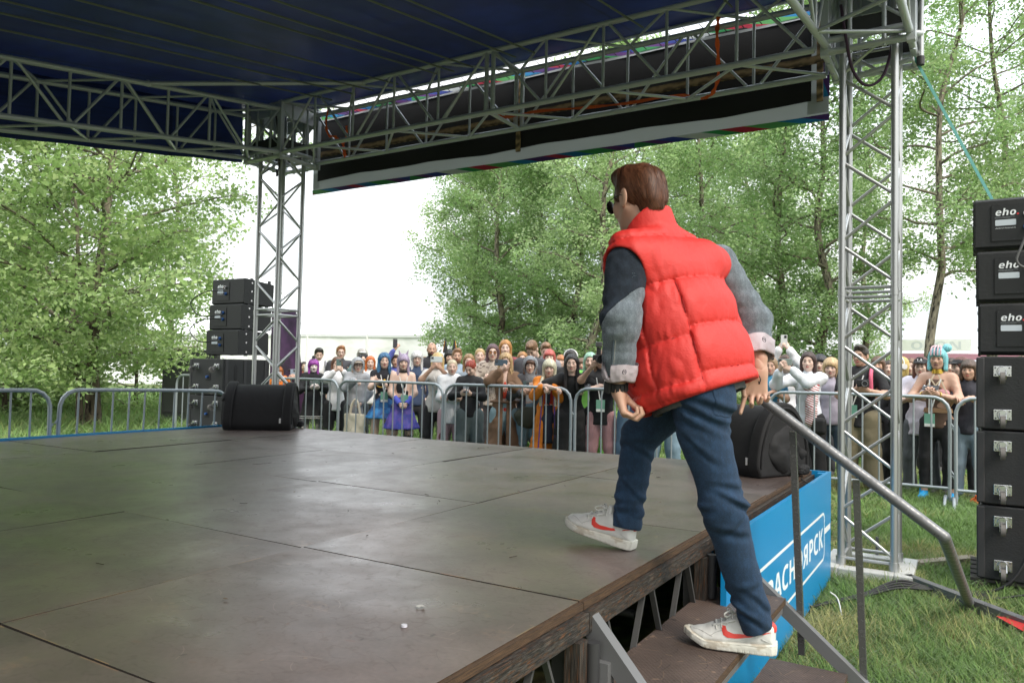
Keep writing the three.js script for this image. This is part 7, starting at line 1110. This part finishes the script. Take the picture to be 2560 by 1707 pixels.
    mesh('bridge', rod(V3(-0.012, 0.002, 0.107), V3(0.012, 0.002, 0.107), 0.0016, 6), M.darkSteel, gm);
  }
  // ---- denim
  const twill = dataTex(256, 256, (u, v) => { const t = Math.sin((u + v) * 256 * 0.9) * 0.10, n = tileNoise(u, v, 64, 4, 2) * 0.25, s = tileNoise(u, v, 5, 8, 4) * 0.16; return clamp(0.78 + t + n + s); });
  twill.repeat.set(8, 8);
  const twillB = dataTex(256, 256, (u, v) => 0.5 + 0.25 * Math.sin((u + v) * 256 * 0.9) + 0.4 * tileNoise(u, v, 48, 14, 2), false); twillB.repeat.set(8, 8);
  const jeansMat = std([0.034, 0.094, 0.20], 0.86, { map: twill, bumpMap: twillB, bumpScale: 0.0025 });
  const denimMat = std([1, 1, 1], 0.9, { vertexColors: true, map: twill, bumpMap: twillB, bumpScale: 0.003 });
  const legBones = [arr(J.lhip, J.lknee, 0.098, 0.070), arr(J.lknee, J.lank, 0.070, 0.058), arr(J.rhip, J.rknee, 0.098, 0.068), arr(J.rknee, J.rank, 0.068, 0.054), arr(V3(0.05, 0.93, 0.09), V3(-0.05, 0.945, 0.13), 0.100, 0.100), arr(V3(0.065, 0.87, 0.052), V3(-0.03, 0.90, 0.07), 0.093, 0.09)];
  const dirL = J.lank.clone().sub(J.lknee).normalize(), dirR = J.rank.clone().sub(J.rknee).normalize();
  const U1 = union(legBones.slice(0, 2).concat(legBones.slice(4)), 0.05), U2 = union(legBones.slice(2, 4), 0.04);
  const creases = []; { const R = rng(61), on = (a, b, t) => a.clone().lerp(b, t), put = (p, th, ti, A, w) => creases.push([p.x, p.y, p.z, th, ti, A, w]);
    for (const [t, th] of [[0.80, -1.2], [0.88, -1.9], [0.95, -1.0], [1.0, -1.6]]) put(on(J.lhip, J.lknee, t), th, (R() - 0.5) * 1.6, 0.0065, 0.011);
    for (const [t, th] of [[0.06, -1.3], [0.14, 1.6], [0.22, -0.6], [0.05, 1.5], [0.70, -0.4], [0.78, 1.4], [0.85, -1.1], [0.92, 0.6], [0.98, -0.2]]) put(on(J.lknee, J.lank, t), th, (R() - 0.5) * 2.2, 0.0060, 0.012);
    for (const [t, th] of [[0.10, 0.3], [0.22, -1.0], [0.45, 0.6], [0.62, -0.4], [0.75, 0.9], [0.85, -0.2], [0.95, 0.5]]) put(on(J.rknee, J.rank, t), th, (R() - 0.5) * 2.2, 0.0055, 0.011);
    for (const [t, th] of [[0.08, -0.9], [0.16, -0.3], [0.30, -1.5], [0.42, 0.4]]) put(on(J.lhip, J.lknee, t), th, 1.2 - R() * 0.8, 0.0050, 0.013); }
  const jeans = (x, y, z) => {
    let d = smin(U1(x, y, z), U2(x, y, z), 0.03); if (d > 0.06) return d;
    const kneeL = Math.exp(-(((y - 0.49) / 0.11) ** 2)), hemL = Math.exp(-(((y - 0.16) / 0.10) ** 2)) * (z < 0.15 ? 1 : 0), hemR = Math.exp(-(((y - 0.40) / 0.08) ** 2)) * (z > 0.2 ? 1 : 0);
    d += fold(x, y, z, 8, 0.0052) - 0.0040 * kneeL * smooth(-0.1, 0.5, noise3(x * 6, y * 5 + z * 5, z * 6)) * ridge(Math.sin(y * 46 + z * 26 + 3 * noise3(x * 7, y * 5, z * 7)) * 0.7) * smooth(-0.2, 0.3, noise3(x * 5 + 3, y * 4, z * 6) + 0.3) + 0.0075 * (hemL + hemR) * (0.8 * noise3(x * 11, y * 18, z * 11) + 0.7 * ridge(noise3(x * 10 + z * 8, y * 17, z * 9 - 4))) + 0.004 * Math.sin(y * 130 - z * 60) * Math.exp(-(((y - 0.80) / 0.06) ** 2)) * (z < 0.1 ? 1 : 0);
    for (const [cx, cy, cz, th0, ti, A, w] of creases) { if (Math.abs(y - cy) > 0.09) continue; const th = Math.atan2(z - cz, x - cx) - th0, win = Math.cos(th); if (win < 0 || Math.hypot(x - cx, z - cz) > 0.17) continue; const e = (y - cy - ti * Math.sin(th) * 0.07) / w; d += A * Math.exp(-e * e) * win - A * 0.8 * Math.exp(-((e - 2) ** 2)) * win; }
    // flares a little over the shoes, then ends in a clean hem
    const cl = (x - J.lank.x) * dirL.x + (y - J.lank.y) * dirL.y + (z - J.lank.z) * dirL.z - 0.028, cr = (x - J.rank.x) * dirR.x + (y - J.rank.y) * dirR.y + (z - J.rank.z) * dirR.z - 0.012;
    if (z < 0.16 && y < 0.4) d = Math.max(d, cl); if (z > 0.16 && y < 0.55) d = Math.max(d, cr);
    return d;
  };
  const [jn, jx] = bounds(legBones, 0.05);
  const jg = mesh('jeans', nets(jeans, jn, jx, 0.0062, null, (x, y, z) => [x * 1.6 + z * 1.6, y * 1.6]), jeansMat, man);
  const pocket = (c, n, w, h) => { const t = V3().crossVectors(YUP, n).normalize(), up = V3().crossVectors(n, t); const f = (o) => (x, y, z) => { const q = V3(x, y, z).sub(c), a = q.dot(t), b = q.dot(up), e = q.dot(n); return Math.max(jeans(x, y, z) - o, Math.abs(a) - w * (1 + 0.12 * b / h), Math.abs(b) - h + Math.abs(a) * 0.18 * (b < 0 ? 1 : 0), Math.abs(e) - 0.06); }; mesh('back_pocket', nets(f(0.0035), [c.x - 0.13, c.y - 0.13, c.z - 0.13], [c.x + 0.13, c.y + 0.13, c.z + 0.13], 0.0048, null, (x, y, z) => [x * 1.6 + z * 1.6 + 0.3, y * 1.6]), jeansMat, jg); };
  pocket(V3(0.106, 0.868, -0.030), V3(0.45, 0.12, -0.88).normalize(), 0.066, 0.068);
  // outer leg seam
  const seam = (pts, name, mat, r) => mesh(name, pipe(pts, r, 60, 5), mat, jg);
  // ---- denim jacket: sleeves and what shows below the vest
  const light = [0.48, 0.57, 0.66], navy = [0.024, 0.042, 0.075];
  const sleeve = (s, e, w, cut, left) => {
    const end = e.clone().lerp(w, cut), bones = [arr(s, e, 0.074, 0.066), arr(e, end, 0.066, 0.055)], F0 = union(bones, 0.03), ax = end.clone().sub(e).normalize();
    const F = (x, y, z) => { let d = F0(x, y, z); if (d > 0.05) return d; const el = Math.exp(-((x - e.x) ** 2 + (y - e.y) ** 2 + (z - e.z) ** 2) / 0.01); d += fold(x, y, z, 8, 0.0035) + 0.0045 * el * Math.sin(y * 80 + z * 30 + 3 * noise3(x * 8, y * 8, z * 8)) + 0.003 * noise3(x * 40, y * 40, z * 40); return Math.max(d, (x - end.x) * ax.x + (y - end.y) * ax.y + (z - end.z) * ax.z - 0.004); };
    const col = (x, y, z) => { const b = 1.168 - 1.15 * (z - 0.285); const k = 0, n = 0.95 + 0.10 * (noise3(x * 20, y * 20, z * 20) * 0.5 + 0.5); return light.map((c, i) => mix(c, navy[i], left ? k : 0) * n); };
    if (left) J.sleeveF = F;
    return mesh('denim_sleeve', nets(F, ...bounds(bones, 0.03), 0.0052, col, (x, y, z) => [x * 2 + z * 2, y * 2]), denimMat, man);
  };
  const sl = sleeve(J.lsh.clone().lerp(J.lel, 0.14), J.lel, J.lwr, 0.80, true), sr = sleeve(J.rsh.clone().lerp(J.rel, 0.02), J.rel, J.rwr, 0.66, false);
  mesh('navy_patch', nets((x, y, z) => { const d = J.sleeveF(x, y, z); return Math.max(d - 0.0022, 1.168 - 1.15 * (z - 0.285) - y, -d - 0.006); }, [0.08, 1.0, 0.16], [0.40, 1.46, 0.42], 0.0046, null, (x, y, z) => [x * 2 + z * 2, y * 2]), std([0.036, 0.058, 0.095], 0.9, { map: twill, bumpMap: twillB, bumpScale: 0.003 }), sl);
  { // seam down the back of the left sleeve, stitched
    const q = (a, b, t, ox, oz) => a.clone().lerp(b, t).add(V3(ox, 0, oz)), pts = [q(J.lsh, J.lel, 0.25, 0.070, -0.020), q(J.lsh, J.lel, 0.6, 0.066, -0.016), q(J.lsh, J.lel, 1, 0.064, -0.010), q(J.lel, J.lwr, 0.3, 0.064, -0.004), q(J.lel, J.lwr, 0.6, 0.060, 0.0), q(J.lel, J.lwr, 0.8, 0.057, 0.002)];
    mesh('sleeve_seam', pipe(pts, 0.0038, 60, 6), std([0.13, 0.17, 0.21], 0.9, { map: twill }), sl); const c = new THREE.CatmullRomCurve3(pts.map((p) => p.clone().add(V3(0.0015, 0, -0.008)))); mesh('stitching', merged(Array.from({ length: 56 }, (_, i) => rod(c.getPoint(i / 56), c.getPoint((i + 0.6) / 56), 0.0011, 5))), std([0.5, 0.5, 0.46], 0.9), sl);
  }
  const cuffTex = canvasTex(512, 256, (x, w, h) => { const im = x.createImageData(w, h); for (let j = 0; j < h; j++) for (let i = 0; i < w; i++) { const n = tileNoise(i / w, j / h, 80, 3, 2), k = (j * w + i) * 4; im.data[k] = 226 + 16 * n; im.data[k + 1] = 216 + 16 * n; im.data[k + 2] = 222 + 16 * n; im.data[k + 3] = 255; } x.putImageData(im, 0, 0); x.strokeStyle = '#2a2630'; for (const [a, b] of [[70, 110], [190, 150], [330, 100], [450, 150]]) { x.lineWidth = 4; x.beginPath(); x.ellipse(a, b, 9, 34, 0, 0, 7); x.stroke(); x.lineWidth = 3; x.beginPath(); x.ellipse(a + 1, b, 3.5, 14, 0, 0, 5); x.stroke(); } });
  const cuffMat = std([0.92, 0.9, 0.92], 0.9, { map: cuffTex, side: THREE.DoubleSide, bumpMap: twillB, bumpScale: 0.002 });
  const cuff = (e, w, f0, f1, r0, r1, notch, tilt) => {
    const a = e.clone().lerp(w, f0), b = e.clone().lerp(w, f1), d = b.clone().sub(a), L = d.length(); d.normalize(); const q = new THREE.Quaternion().setFromUnitVectors(YUP, d.clone().negate());
    const N = 64, K = 10, pos = [], uv = [], idx = [];
    for (let i = 0; i <= N; i++) for (let k = 0; k <= K * 2; k++) { // outer skin from the top fold down to the lower edge, then back up inside
      const th = i / N * Math.PI * 2, s = k <= K ? k / K : 2 - k / K, inner = k > K ? 0.006 : 0, wob = 0.004 * Math.sin(th * 3 + 1) + 0.003 * noise3(Math.cos(th) * 4, s * 5, Math.sin(th) * 4), nt = notch ? Math.exp(-(((th - notch) / 0.32) ** 2)) : 0;
      const r = mix(r1, r0, s) + wob - inner + 0.004 * Math.sin(s * Math.PI) , y = L * (1 - s) * (1 - 0.75 * nt) - 0.003 * Math.cos(th * 4) + tilt * Math.cos(th) * (1 - s * 0.4); const v = V3(Math.cos(th) * r, y, Math.sin(th) * r * 0.95).applyQuaternion(q).add(b); pos.push(v.x, v.y, v.z); uv.push(i / N, s);
    }
    const W2 = K * 2 + 1; for (let i = 0; i < N; i++) for (let k = 0; k < K * 2; k++) { const m = i * W2 + k; idx.push(m, m + W2, m + 1, m + 1, m + W2, m + W2 + 1); }
    const g = new THREE.BufferGeometry(); g.setAttribute('position', new THREE.Float32BufferAttribute(pos, 3)); g.setAttribute('uv', new THREE.Float32BufferAttribute(uv, 2)); g.setIndex(idx); g.computeVertexNormals(); return mesh('rolled_cuff', g, cuffMat, man);
  };
  cuff(J.lel, J.lwr, 0.64, 0.90, 0.058, 0.065, 0.12, 0.004); cuff(J.rel, J.rwr, 0.46, 0.80, 0.060, 0.070, 0, 0.008);
  { // watch
    const c = J.lwr.clone().lerp(J.lel, -0.02).add(V3(0, 0.0, 0)), d = J.lel.clone().sub(J.lwr).normalize(), q = new THREE.Quaternion().setFromUnitVectors(YUP, d); const w = mesh('watch_strap', new THREE.CylinderGeometry(0.0355, 0.036, 0.030, 28).scale(1, 1, 0.92).applyQuaternion(q).translate(c.x, c.y + 0.004, c.z), M.rubber, man);
    for (let i = 0; i < 14; i++) { const t = i / 14 * 6.283; mesh('strap_link', new THREE.BoxGeometry(0.012, 0.026, 0.005).rotateY(-t + Math.PI / 2).translate(Math.cos(t) * 0.0365, 0, Math.sin(t) * 0.0335).applyQuaternion(q).translate(c.x, c.y + 0.004, c.z), M.black, w); }
    mesh('watch_case', rbox(0, 0, 0.04, 0.036, 0.040, 0.012, 0.004).rotateY(0.9).applyQuaternion(q).translate(c.x, c.y + 0.004, c.z), M.black, w);
  }
  // ---- vest
  const P0 = V3(0, 0.872, 0.105), P1 = V3(0.0, 1.470, 0.278), sv = P1.clone().sub(P0).normalize(), ul = V3(Math.cos(yaw), 0, -Math.sin(yaw)), wf = V3().crossVectors(ul, sv).normalize(); ul.crossVectors(sv, wf).normalize();
  const lerpT = (tab, v) => { if (v <= tab[0][0]) return tab[0][1]; for (let i = 0; i + 1 < tab.length; i++) if (v < tab[i + 1][0]) { const t = (v - tab[i][0]) / (tab[i + 1][0] - tab[i][0]), s = t * t * (3 - 2 * t); return mix(tab[i][1], tab[i + 1][1], mix(t, s, 0.5)); } return tab[tab.length - 1][1]; };
  const RW = [[-0.1, 0.232], [0.1, 0.226], [0.3, 0.220], [0.45, 0.214], [0.53, 0.192], [0.585, 0.150], [0.63, 0.105], [0.66, 0.08]], RD = [[-0.1, 0.206], [0.1, 0.196], [0.3, 0.178], [0.45, 0.158], [0.54, 0.132], [0.60, 0.104], [0.65, 0.080]], CW = [[-0.1, 0.01], [0.3, 0.0], [0.5, 0.012], [0.62, 0.03]];
  const seamsBack = [-0.008, 0.062, 0.225, 0.40, 0.575, 0.68], seamsSide = [-0.008, 0.040, 0.195, 0.40, 0.60, 0.68];
  const armL = arr(J.lsh.clone().addScaledVector(ul, 0.05).addScaledVector(sv, -0.050), J.lel, 0.076, 0.074), armR = arr(J.rsh.clone().addScaledVector(ul, -0.06).addScaledVector(sv, -0.04), J.rel, 0.076, 0.072);
  const collarC = V3(0.010, 1.420, 0.280), collarT = V3(0.022, 1.545, 0.312);
  const toT = (x, y, z) => { const px = x - P0.x, py = y - P0.y, pz = z - P0.z; return [px * ul.x + py * ul.y + pz * ul.z, px * sv.x + py * sv.y + pz * sv.z, px * wf.x + py * wf.y + pz * wf.z]; };
  const shL = arr(J.lsh.clone().addScaledVector(ul, -0.005).addScaledVector(sv, -0.004), J.lsh.clone().addScaledVector(ul, -0.10), 0.076, 0.080), shR = arr(J.rsh.clone().addScaledVector(ul, 0.065).addScaledVector(sv, -0.02), J.rsh.clone().addScaledVector(ul, 0.13), 0.066, 0.074);
  const colO = arr(collarC, collarT, 0.112, 0.102), colI = arr(collarC.clone().addScaledVector(sv, -0.1), collarT.clone().addScaledVector(sv, 0.2), 0.095, 0.087), colH = arr(collarC.clone().addScaledVector(sv, 0.01), collarT.clone().addScaledVector(sv, 0.2), 0.090, 0.085);
  const vest = (x, y, z) => {
    const [u, v, w0] = toT(x, y, z), w = w0 - lerpT(CW, v), rw = lerpT(RW, v), rd = lerpT(RD, v);
    const k = Math.pow(Math.pow(Math.abs(u) / rw, 2.3) + Math.pow(Math.abs(w) / rd, 2.3), 1 / 2.3); let d = (k - 1) * Math.min(rw, rd) * 0.93;
    d = smin(d, cap(x, y, z, shL), 0.05); d = smin(d, cap(x, y, z, shR), 0.05);
    d = smax(d, v - 0.605, 0.02);
    if (Math.abs(d) < 0.09) {
      const al = Math.atan2(u, -w), aa = Math.abs(al), side = aa > 0.72 && aa < 1.45 && v < 0.40, seams = aa > 0.72 && v < 0.38 ? seamsSide : seamsBack;
      let i = 0; while (i + 2 < seams.length && v > seams[i + 1]) i++; const t = clamp((v - seams[i]) / (seams[i + 1] - seams[i])), dist = Math.min(t, 1 - t) * (seams[i + 1] - seams[i]);
      const puff = Math.pow(Math.sin(Math.PI * t), 0.5), amp = i === 0 ? 0.011 : side ? 0.012 : 0.020; d -= amp * puff;
      const vs = Math.min(Math.abs(aa - 0.72), Math.abs(aa - 1.45)) * 0.2; d += 0.007 * Math.exp(-vs / 0.008) * smooth(0.42, 0.37, v);
      const rad = noise3(al * 16 + v * 9, v * 5, 3) + 0.6 * noise3(al * 34 - v * 14, v * 9, 7);
      d += 0.0022 * Math.exp(-dist / 0.022) * rad + (side ? 0.0026 : 0.0010) * (ridge(noise3(al * 5 + 9 * v, v * 13 - al * 3, 1)) * 0.7 + 0.6 * noise3(al * 12, v * 30 + al * 8, 5)) + 0.0035 * noise3(al * 2.5, v * 6, 8);
      if (aa > 1.45) d += 0.003 * noise3(al * 9, v * 26, 4);
      const ch = Math.exp(-(((v - 0.52) / 0.10) ** 2)); d += 0.0016 * ch * Math.sin(al * 26 + 3 * noise3(al * 5, v * 8, 2)) * smooth(0.5, 0.9, aa);
      // slanted pocket slit on the left front
      if (u > 0) { const s0 = al - 1.78 + (v - 0.16) * 0.9; if (v > 0.075 && v < 0.255) d += 0.016 * Math.exp(-((s0 / 0.035) ** 2)); }
    }
    // collar
    const cc = cap(x, y, z, colO), ci = cap(x, y, z, colI), ctop = Math.max(v - 0.702, v - 0.662 + 0.55 * w0);
    d = smin(d, smax(smax(cc, -ci, 0.006), ctop, 0.010), 0.018); d = smax(d, -cap(x, y, z, colH), 0.008);
    // armholes, hem and hollow skirt
    d = smax(d, -cap(x, y, z, armL), 0.014); d = smax(d, -cap(x, y, z, armR), 0.014);
    const hemv = v + 0.012 + 0.11 * (u * 0.55 + w * 0.75) - 0.02 * 0; d = smax(d, -hemv, 0.012);
    const hollow = (Math.pow(Math.pow(Math.abs(u) / (rw - 0.024), 2.3) + Math.pow(Math.abs(w) / (rd - 0.024), 2.3), 1 / 2.3) - 1) * 0.16; d = smax(d, -Math.max(hollow, v - 0.22), 0.008);
    return d;
  };
  const red = std([0.58, 0.026, 0.020], 0.62, { bumpMap: dataTex(256, 256, (u, v) => 0.5 + 0.35 * tileNoise(u, v, 10, 44, 4) + 0.2 * tileNoise(u, v, 64, 45, 2), false), bumpScale: 0.0022 });
  const vm = mesh('quilted_vest', nets(vest, [-0.36, 0.72, -0.26], [0.38, 1.66, 0.56], 0.0054, null, (x, y, z) => { const [u, v, w] = toT(x, y, z); return [Math.atan2(u, -w) * 0.9, v * 4]; }), red, man);
  { // seams are sewn: dark thread lines along the quilting on the back
    const thread = std([0.40, 0.016, 0.02], 0.7), surf = (al, v) => { let lo = 0.05, hi = 0.34; const dir = ul.clone().multiplyScalar(Math.sin(al)).addScaledVector(wf, -Math.cos(al)), c = P0.clone().addScaledVector(sv, v).addScaledVector(wf, lerpT(CW, v)); for (let i = 0; i < 16; i++) { const m = (lo + hi) / 2, p = c.clone().addScaledVector(dir, m); if (vest(p.x, p.y, p.z) < 0) lo = m; else hi = m; } return c.addScaledVector(dir, lo + 0.0004); };
    for (const v of seamsBack.slice(1, 4)) mesh('quilt_seam', pipe(Array.from({ length: 24 }, (_, i) => surf(-0.72 + 1.44 * i / 23, v)), 0.0013, 80, 5), thread, vm);
    for (const s of [1]) mesh('quilt_seam', pipe(Array.from({ length: 24 }, (_, i) => surf(s * 0.72, 0.02 + 0.37 * i / 23)), 0.0013, 80, 5), thread, vm);
    for (const v of seamsSide.slice(1, 4)) mesh('quilt_seam', pipe(Array.from({ length: 14 }, (_, i) => surf(0.74 + 0.70 * i / 13, v)), 0.0012, 50, 5), thread, vm);
    mesh('quilt_seam', pipe(Array.from({ length: 20 }, (_, i) => surf(1.45, 0.03 + 0.30 * i / 19)), 0.0012, 60, 5), thread, vm);
    mesh('pocket_slit', pipe(Array.from({ length: 12 }, (_, i) => { const v = 0.085 + 0.16 * i / 11; return surf(1.78 - (v - 0.16) * 0.9, v); }), 0.0045, 40, 6), M.black, vm);
  }
  { // lining and jacket hem under the vest, drawcord end
    mesh('jacket_hem', nets((x, y, z) => { const [u, v, w] = toT(x, y, z); const k = Math.sqrt((u / 0.185) ** 2 + (w / 0.155) ** 2); return Math.max(Math.abs((k - 1) * 0.16 + 0.006 * noise3(u * 14, v * 6, w * 14)) - 0.006, -(v + 0.030 + 0.10 * (u * 0.5 + w * 0.7)), v - 0.2); }, [-0.3, 0.74, -0.2], [0.3, 1.12, 0.4], 0.0075), std([0.07, 0.072, 0.075], 0.9), man);
    mesh('drawcord', pipe([V3(-0.17, 0.950, -0.070), V3(-0.165, 0.935, -0.078), V3(-0.163, 0.922, -0.076), V3(-0.168, 0.916, -0.072), V3(-0.171, 0.927, -0.070)], 0.0018, 24, 6), M.black, man);
  }
  // ---- shoes
  const shoeWhite = std([0.70, 0.70, 0.67], 0.45, { bumpMap: dataTex(128, 128, (u, v) => 0.5 + 0.5 * tileNoise(u, v, 16, 4, 3), false), bumpScale: 0.001, map: dataTex(256, 256, (u, v) => 0.93 + 0.10 * tileNoise(u, v, 6, 71, 5)) }), soleMat = std([0.70, 0.69, 0.65], 0.6, { map: dataTex(256, 128, (u, v) => { const n = tileNoise(u, v, 12, 6, 4), dirt = smooth(0.1, 0.45, tileNoise(u, v, 10, 16, 4)); return [0.95 + 0.06 * n - 0.12 * dirt, 0.95 + 0.06 * n - 0.15 * dirt, 0.93 + 0.06 * n - 0.18 * dirt]; }) }), swoosh = std([0.66, 0.05, 0.035], 0.4);
  const shoe = (pos, yw, pitch, curlToe) => {
    // shoe frame: z from heel (0) to toe (0.305), x across, y up from the ground
    const half = (z) => lerpT([[0, 0.022], [0.012, 0.034], [0.05, 0.040], [0.12, 0.039], [0.19, 0.048], [0.235, 0.049], [0.275, 0.039], [0.297, 0.022], [0.305, 0.004]], z), top = (z) => lerpT([[0, 0.098], [0.02, 0.104], [0.07, 0.092], [0.115, 0.118], [0.15, 0.112], [0.20, 0.083], [0.245, 0.066], [0.285, 0.055], [0.305, 0.040]], z), rise = (z) => 0.020 * smooth(0.22, 0.31, z) * (1 + curlToe), mid = (z) => 0.006 * Math.sin(z * 12);
    const soleT = (z) => lerpT([[0, 0.038], [0.1, 0.034], [0.2, 0.028], [0.31, 0.026]], z);
    const outline = (x, z) => { const m = mid(z), zz = clamp(z, 0.002, 0.303); return Math.max(Math.abs(x - m) - half(zz), -z - 0.001, z - 0.306) * (z < 0 || z > 0.305 ? 1 : 0.85); };
    const sole = (x, y, z) => { const b = rise(z), s = soleT(z), dy = Math.max(b - y, y - b - s); const groove = y - b < 0.012 ? 0.0014 * Math.max(0, Math.sin(z * 1150)) : Math.abs(y - b - 0.030 + z * 0.04) < 0.0016 ? 0.0014 : 0; return smax(outline(x, z) - 0.004 + groove, dy, 0.006); };
    const upper = (x, y, z) => { const b = rise(z) + soleT(z) - 0.006, t = top(z), f = clamp((y - b) / (t - b)), m = mid(z), zz = clamp(z, 0.002, 0.303), hw = half(zz) * (1 - 0.50 * f * f * smooth(0.04, 0.16, z) - 0.20 * f) - 0.001; let d = Math.max(Math.abs(x - m) - hw, y - t, b - y, -z - 0.001, z - 0.304); d = smax(Math.abs(x - m) - hw, smax(y - t, Math.max(b - y, -z, z - 0.303), 0.016), 0.022) ; d = smax(d, -cap(x, y, z, [0, 0.075, 0.058, 0, 0.16, 0.062, 0.029, 0.036]), 0.006); return d + 0.0012 * noise3(x * 60, y * 60, z * 60) + 0.0016 * noise3(x * 30, y * 50, z * 26) * smooth(0.16, 0.2, z) * smooth(0.26, 0.22, z); };
    const o = mesh('shoe', nets(upper, [-0.07, 0.01, -0.012], [0.07, 0.14, 0.32], 0.0038, null, (x, y, z) => [z * 4, y * 4 + x * 3]), shoeWhite, man);
    mesh('sole', nets(sole, [-0.07, -0.008, -0.016], [0.07, 0.072, 0.322], 0.0032, null, (x, y, z) => [z * 3 + x, y * 6]), soleMat, o);
    const onSide = (s, y, z, off = 0.0016) => { let lo = 0, hi = 0.08; for (let i = 0; i < 18; i++) { const m = (lo + hi) / 2; if (upper(mid(z) + s * m, y, z) < 0) lo = m; else hi = m; } return V3(mid(z) + s * (lo + off), y, z); };
    for (const s of [-1, 1]) { // curved tick on each side
      const N = 36, K = 6, pos = [], idx = [], uv = [];
      const up = (t) => lerpT([[0, 0.079], [0.10, 0.064], [0.25, 0.0585], [0.5, 0.061], [0.8, 0.0705], [1, 0.0765]], t), lo = (t) => lerpT([[0, 0.079], [0.05, 0.050], [0.15, 0.0435], [0.3, 0.0435], [0.55, 0.052], [0.8, 0.065], [1, 0.075]], t), zz = (t) => lerpT([[0, 0.163], [0.05, 0.182], [0.15, 0.178], [0.3, 0.150], [1, 0.016]], t);
      for (let i = 0; i <= N; i++) for (let k = 0; k <= K; k++) { const t = i / N, z = mix(0.178, 0.014, t) - 0.016 * (k / K) * Math.exp(-t * 9), y = mix(lo(t), up(t), k / K) + 0.002, p = onSide(s, y, z); pos.push(p.x, p.y, p.z); uv.push(t, k / K); }
      for (let i = 0; i < N; i++) for (let k = 0; k < K; k++) { const m = i * (K + 1) + k; idx.push(m, m + K + 1, m + 1, m + 1, m + K + 1, m + K + 2); }
      const g = new THREE.BufferGeometry(); g.setAttribute('position', new THREE.Float32BufferAttribute(pos, 3)); g.setAttribute('uv', new THREE.Float32BufferAttribute(uv, 2)); g.setIndex(idx); g.computeVertexNormals(); const sm = swoosh; sm.side = THREE.DoubleSide; mesh('side_tick', g, sm, o);
      for (const line of [[[0.045, 0.21], [0.056, 0.195], [0.066, 0.175], [0.078, 0.165]], [[0.052, 0.275], [0.053, 0.25], [0.048, 0.225], [0.042, 0.205]], [[0.044, 0.02], [0.055, 0.045], [0.06, 0.06]]]) mesh('stitch_line', pipe(line.map(([y, z]) => onSide(s, y, z, 0.0004)), 0.0011, 24, 5), std([0.42, 0.42, 0.40], 0.7), o);
      mesh('eyelet_stay', pipe([onSide(s, 0.074, 0.205, 0.001), onSide(s, 0.090, 0.165, 0.001), onSide(s, 0.103, 0.13, 0.001)], 0.006, 20, 6), shoeWhite, o);
    }
    mesh('heel_tab', nets((x, y, z) => Math.max(upper(x, y, z) - 0.0022, Math.abs(x - mid(z)) - 0.017, 0.074 - y + 0.9 * Math.max(0, z - 0.004), z - 0.022), [-0.03, 0.06, -0.012], [0.03, 0.12, 0.035], 0.003), swoosh, o);
    const lace = std([0.60, 0.60, 0.57], 0.9); for (let i = 0; i < 5; i++) { const z = 0.205 - i * 0.018, y = top(z) + 0.002; mesh('lace', pipe([onSide(-1, y - 0.018, z, 0.002), V3(mid(z) - 0.012, y + 0.001, z - 0.004), V3(mid(z) + 0.012, y + 0.002, z - 0.008), onSide(1, y - 0.018, z - 0.012, 0.002)], 0.0028, 24, 6), lace, o); }
    for (const s of [-1, 1]) mesh('lace_bow', pipe([V3(0.006, 0.120, 0.135), V3(0.01 + s * 0.02, 0.132, 0.150), V3(0.01 + s * 0.04, 0.124, 0.165), V3(0.01 + s * 0.026, 0.112, 0.158), V3(0.006, 0.118, 0.14)], 0.0030, 30, 6), lace, o);
    mesh('tongue', nets((x, y, z) => ell(x, y, z, [0, 0.112, 0.118], [0.022, 0.030, 0.016]), [-0.04, 0.07, 0.08], [0.04, 0.15, 0.15], 0.004), shoeWhite, o);
    mesh('sock', nets((x, y, z) => cap(x, y, z, [0, 0.07, 0.058, 0, 0.17, 0.066, 0.027, 0.033]), [-0.05, 0.03, 0.0], [0.05, 0.22, 0.12], 0.006), std([0.5, 0.47, 0.5], 0.9), o);
    o.position.copy(pos); o.rotation.set(-pitch, yw, 0, 'YXZ'); return o;
  };
  shoe(V3(-0.012, 0.004, -0.172), 0.16, 0.0, 0.3);
  shoe(V3(-0.060, 0.2685, 0.372), -0.05, 0.19, -0.6);
}
renderer.render(scene, camera);
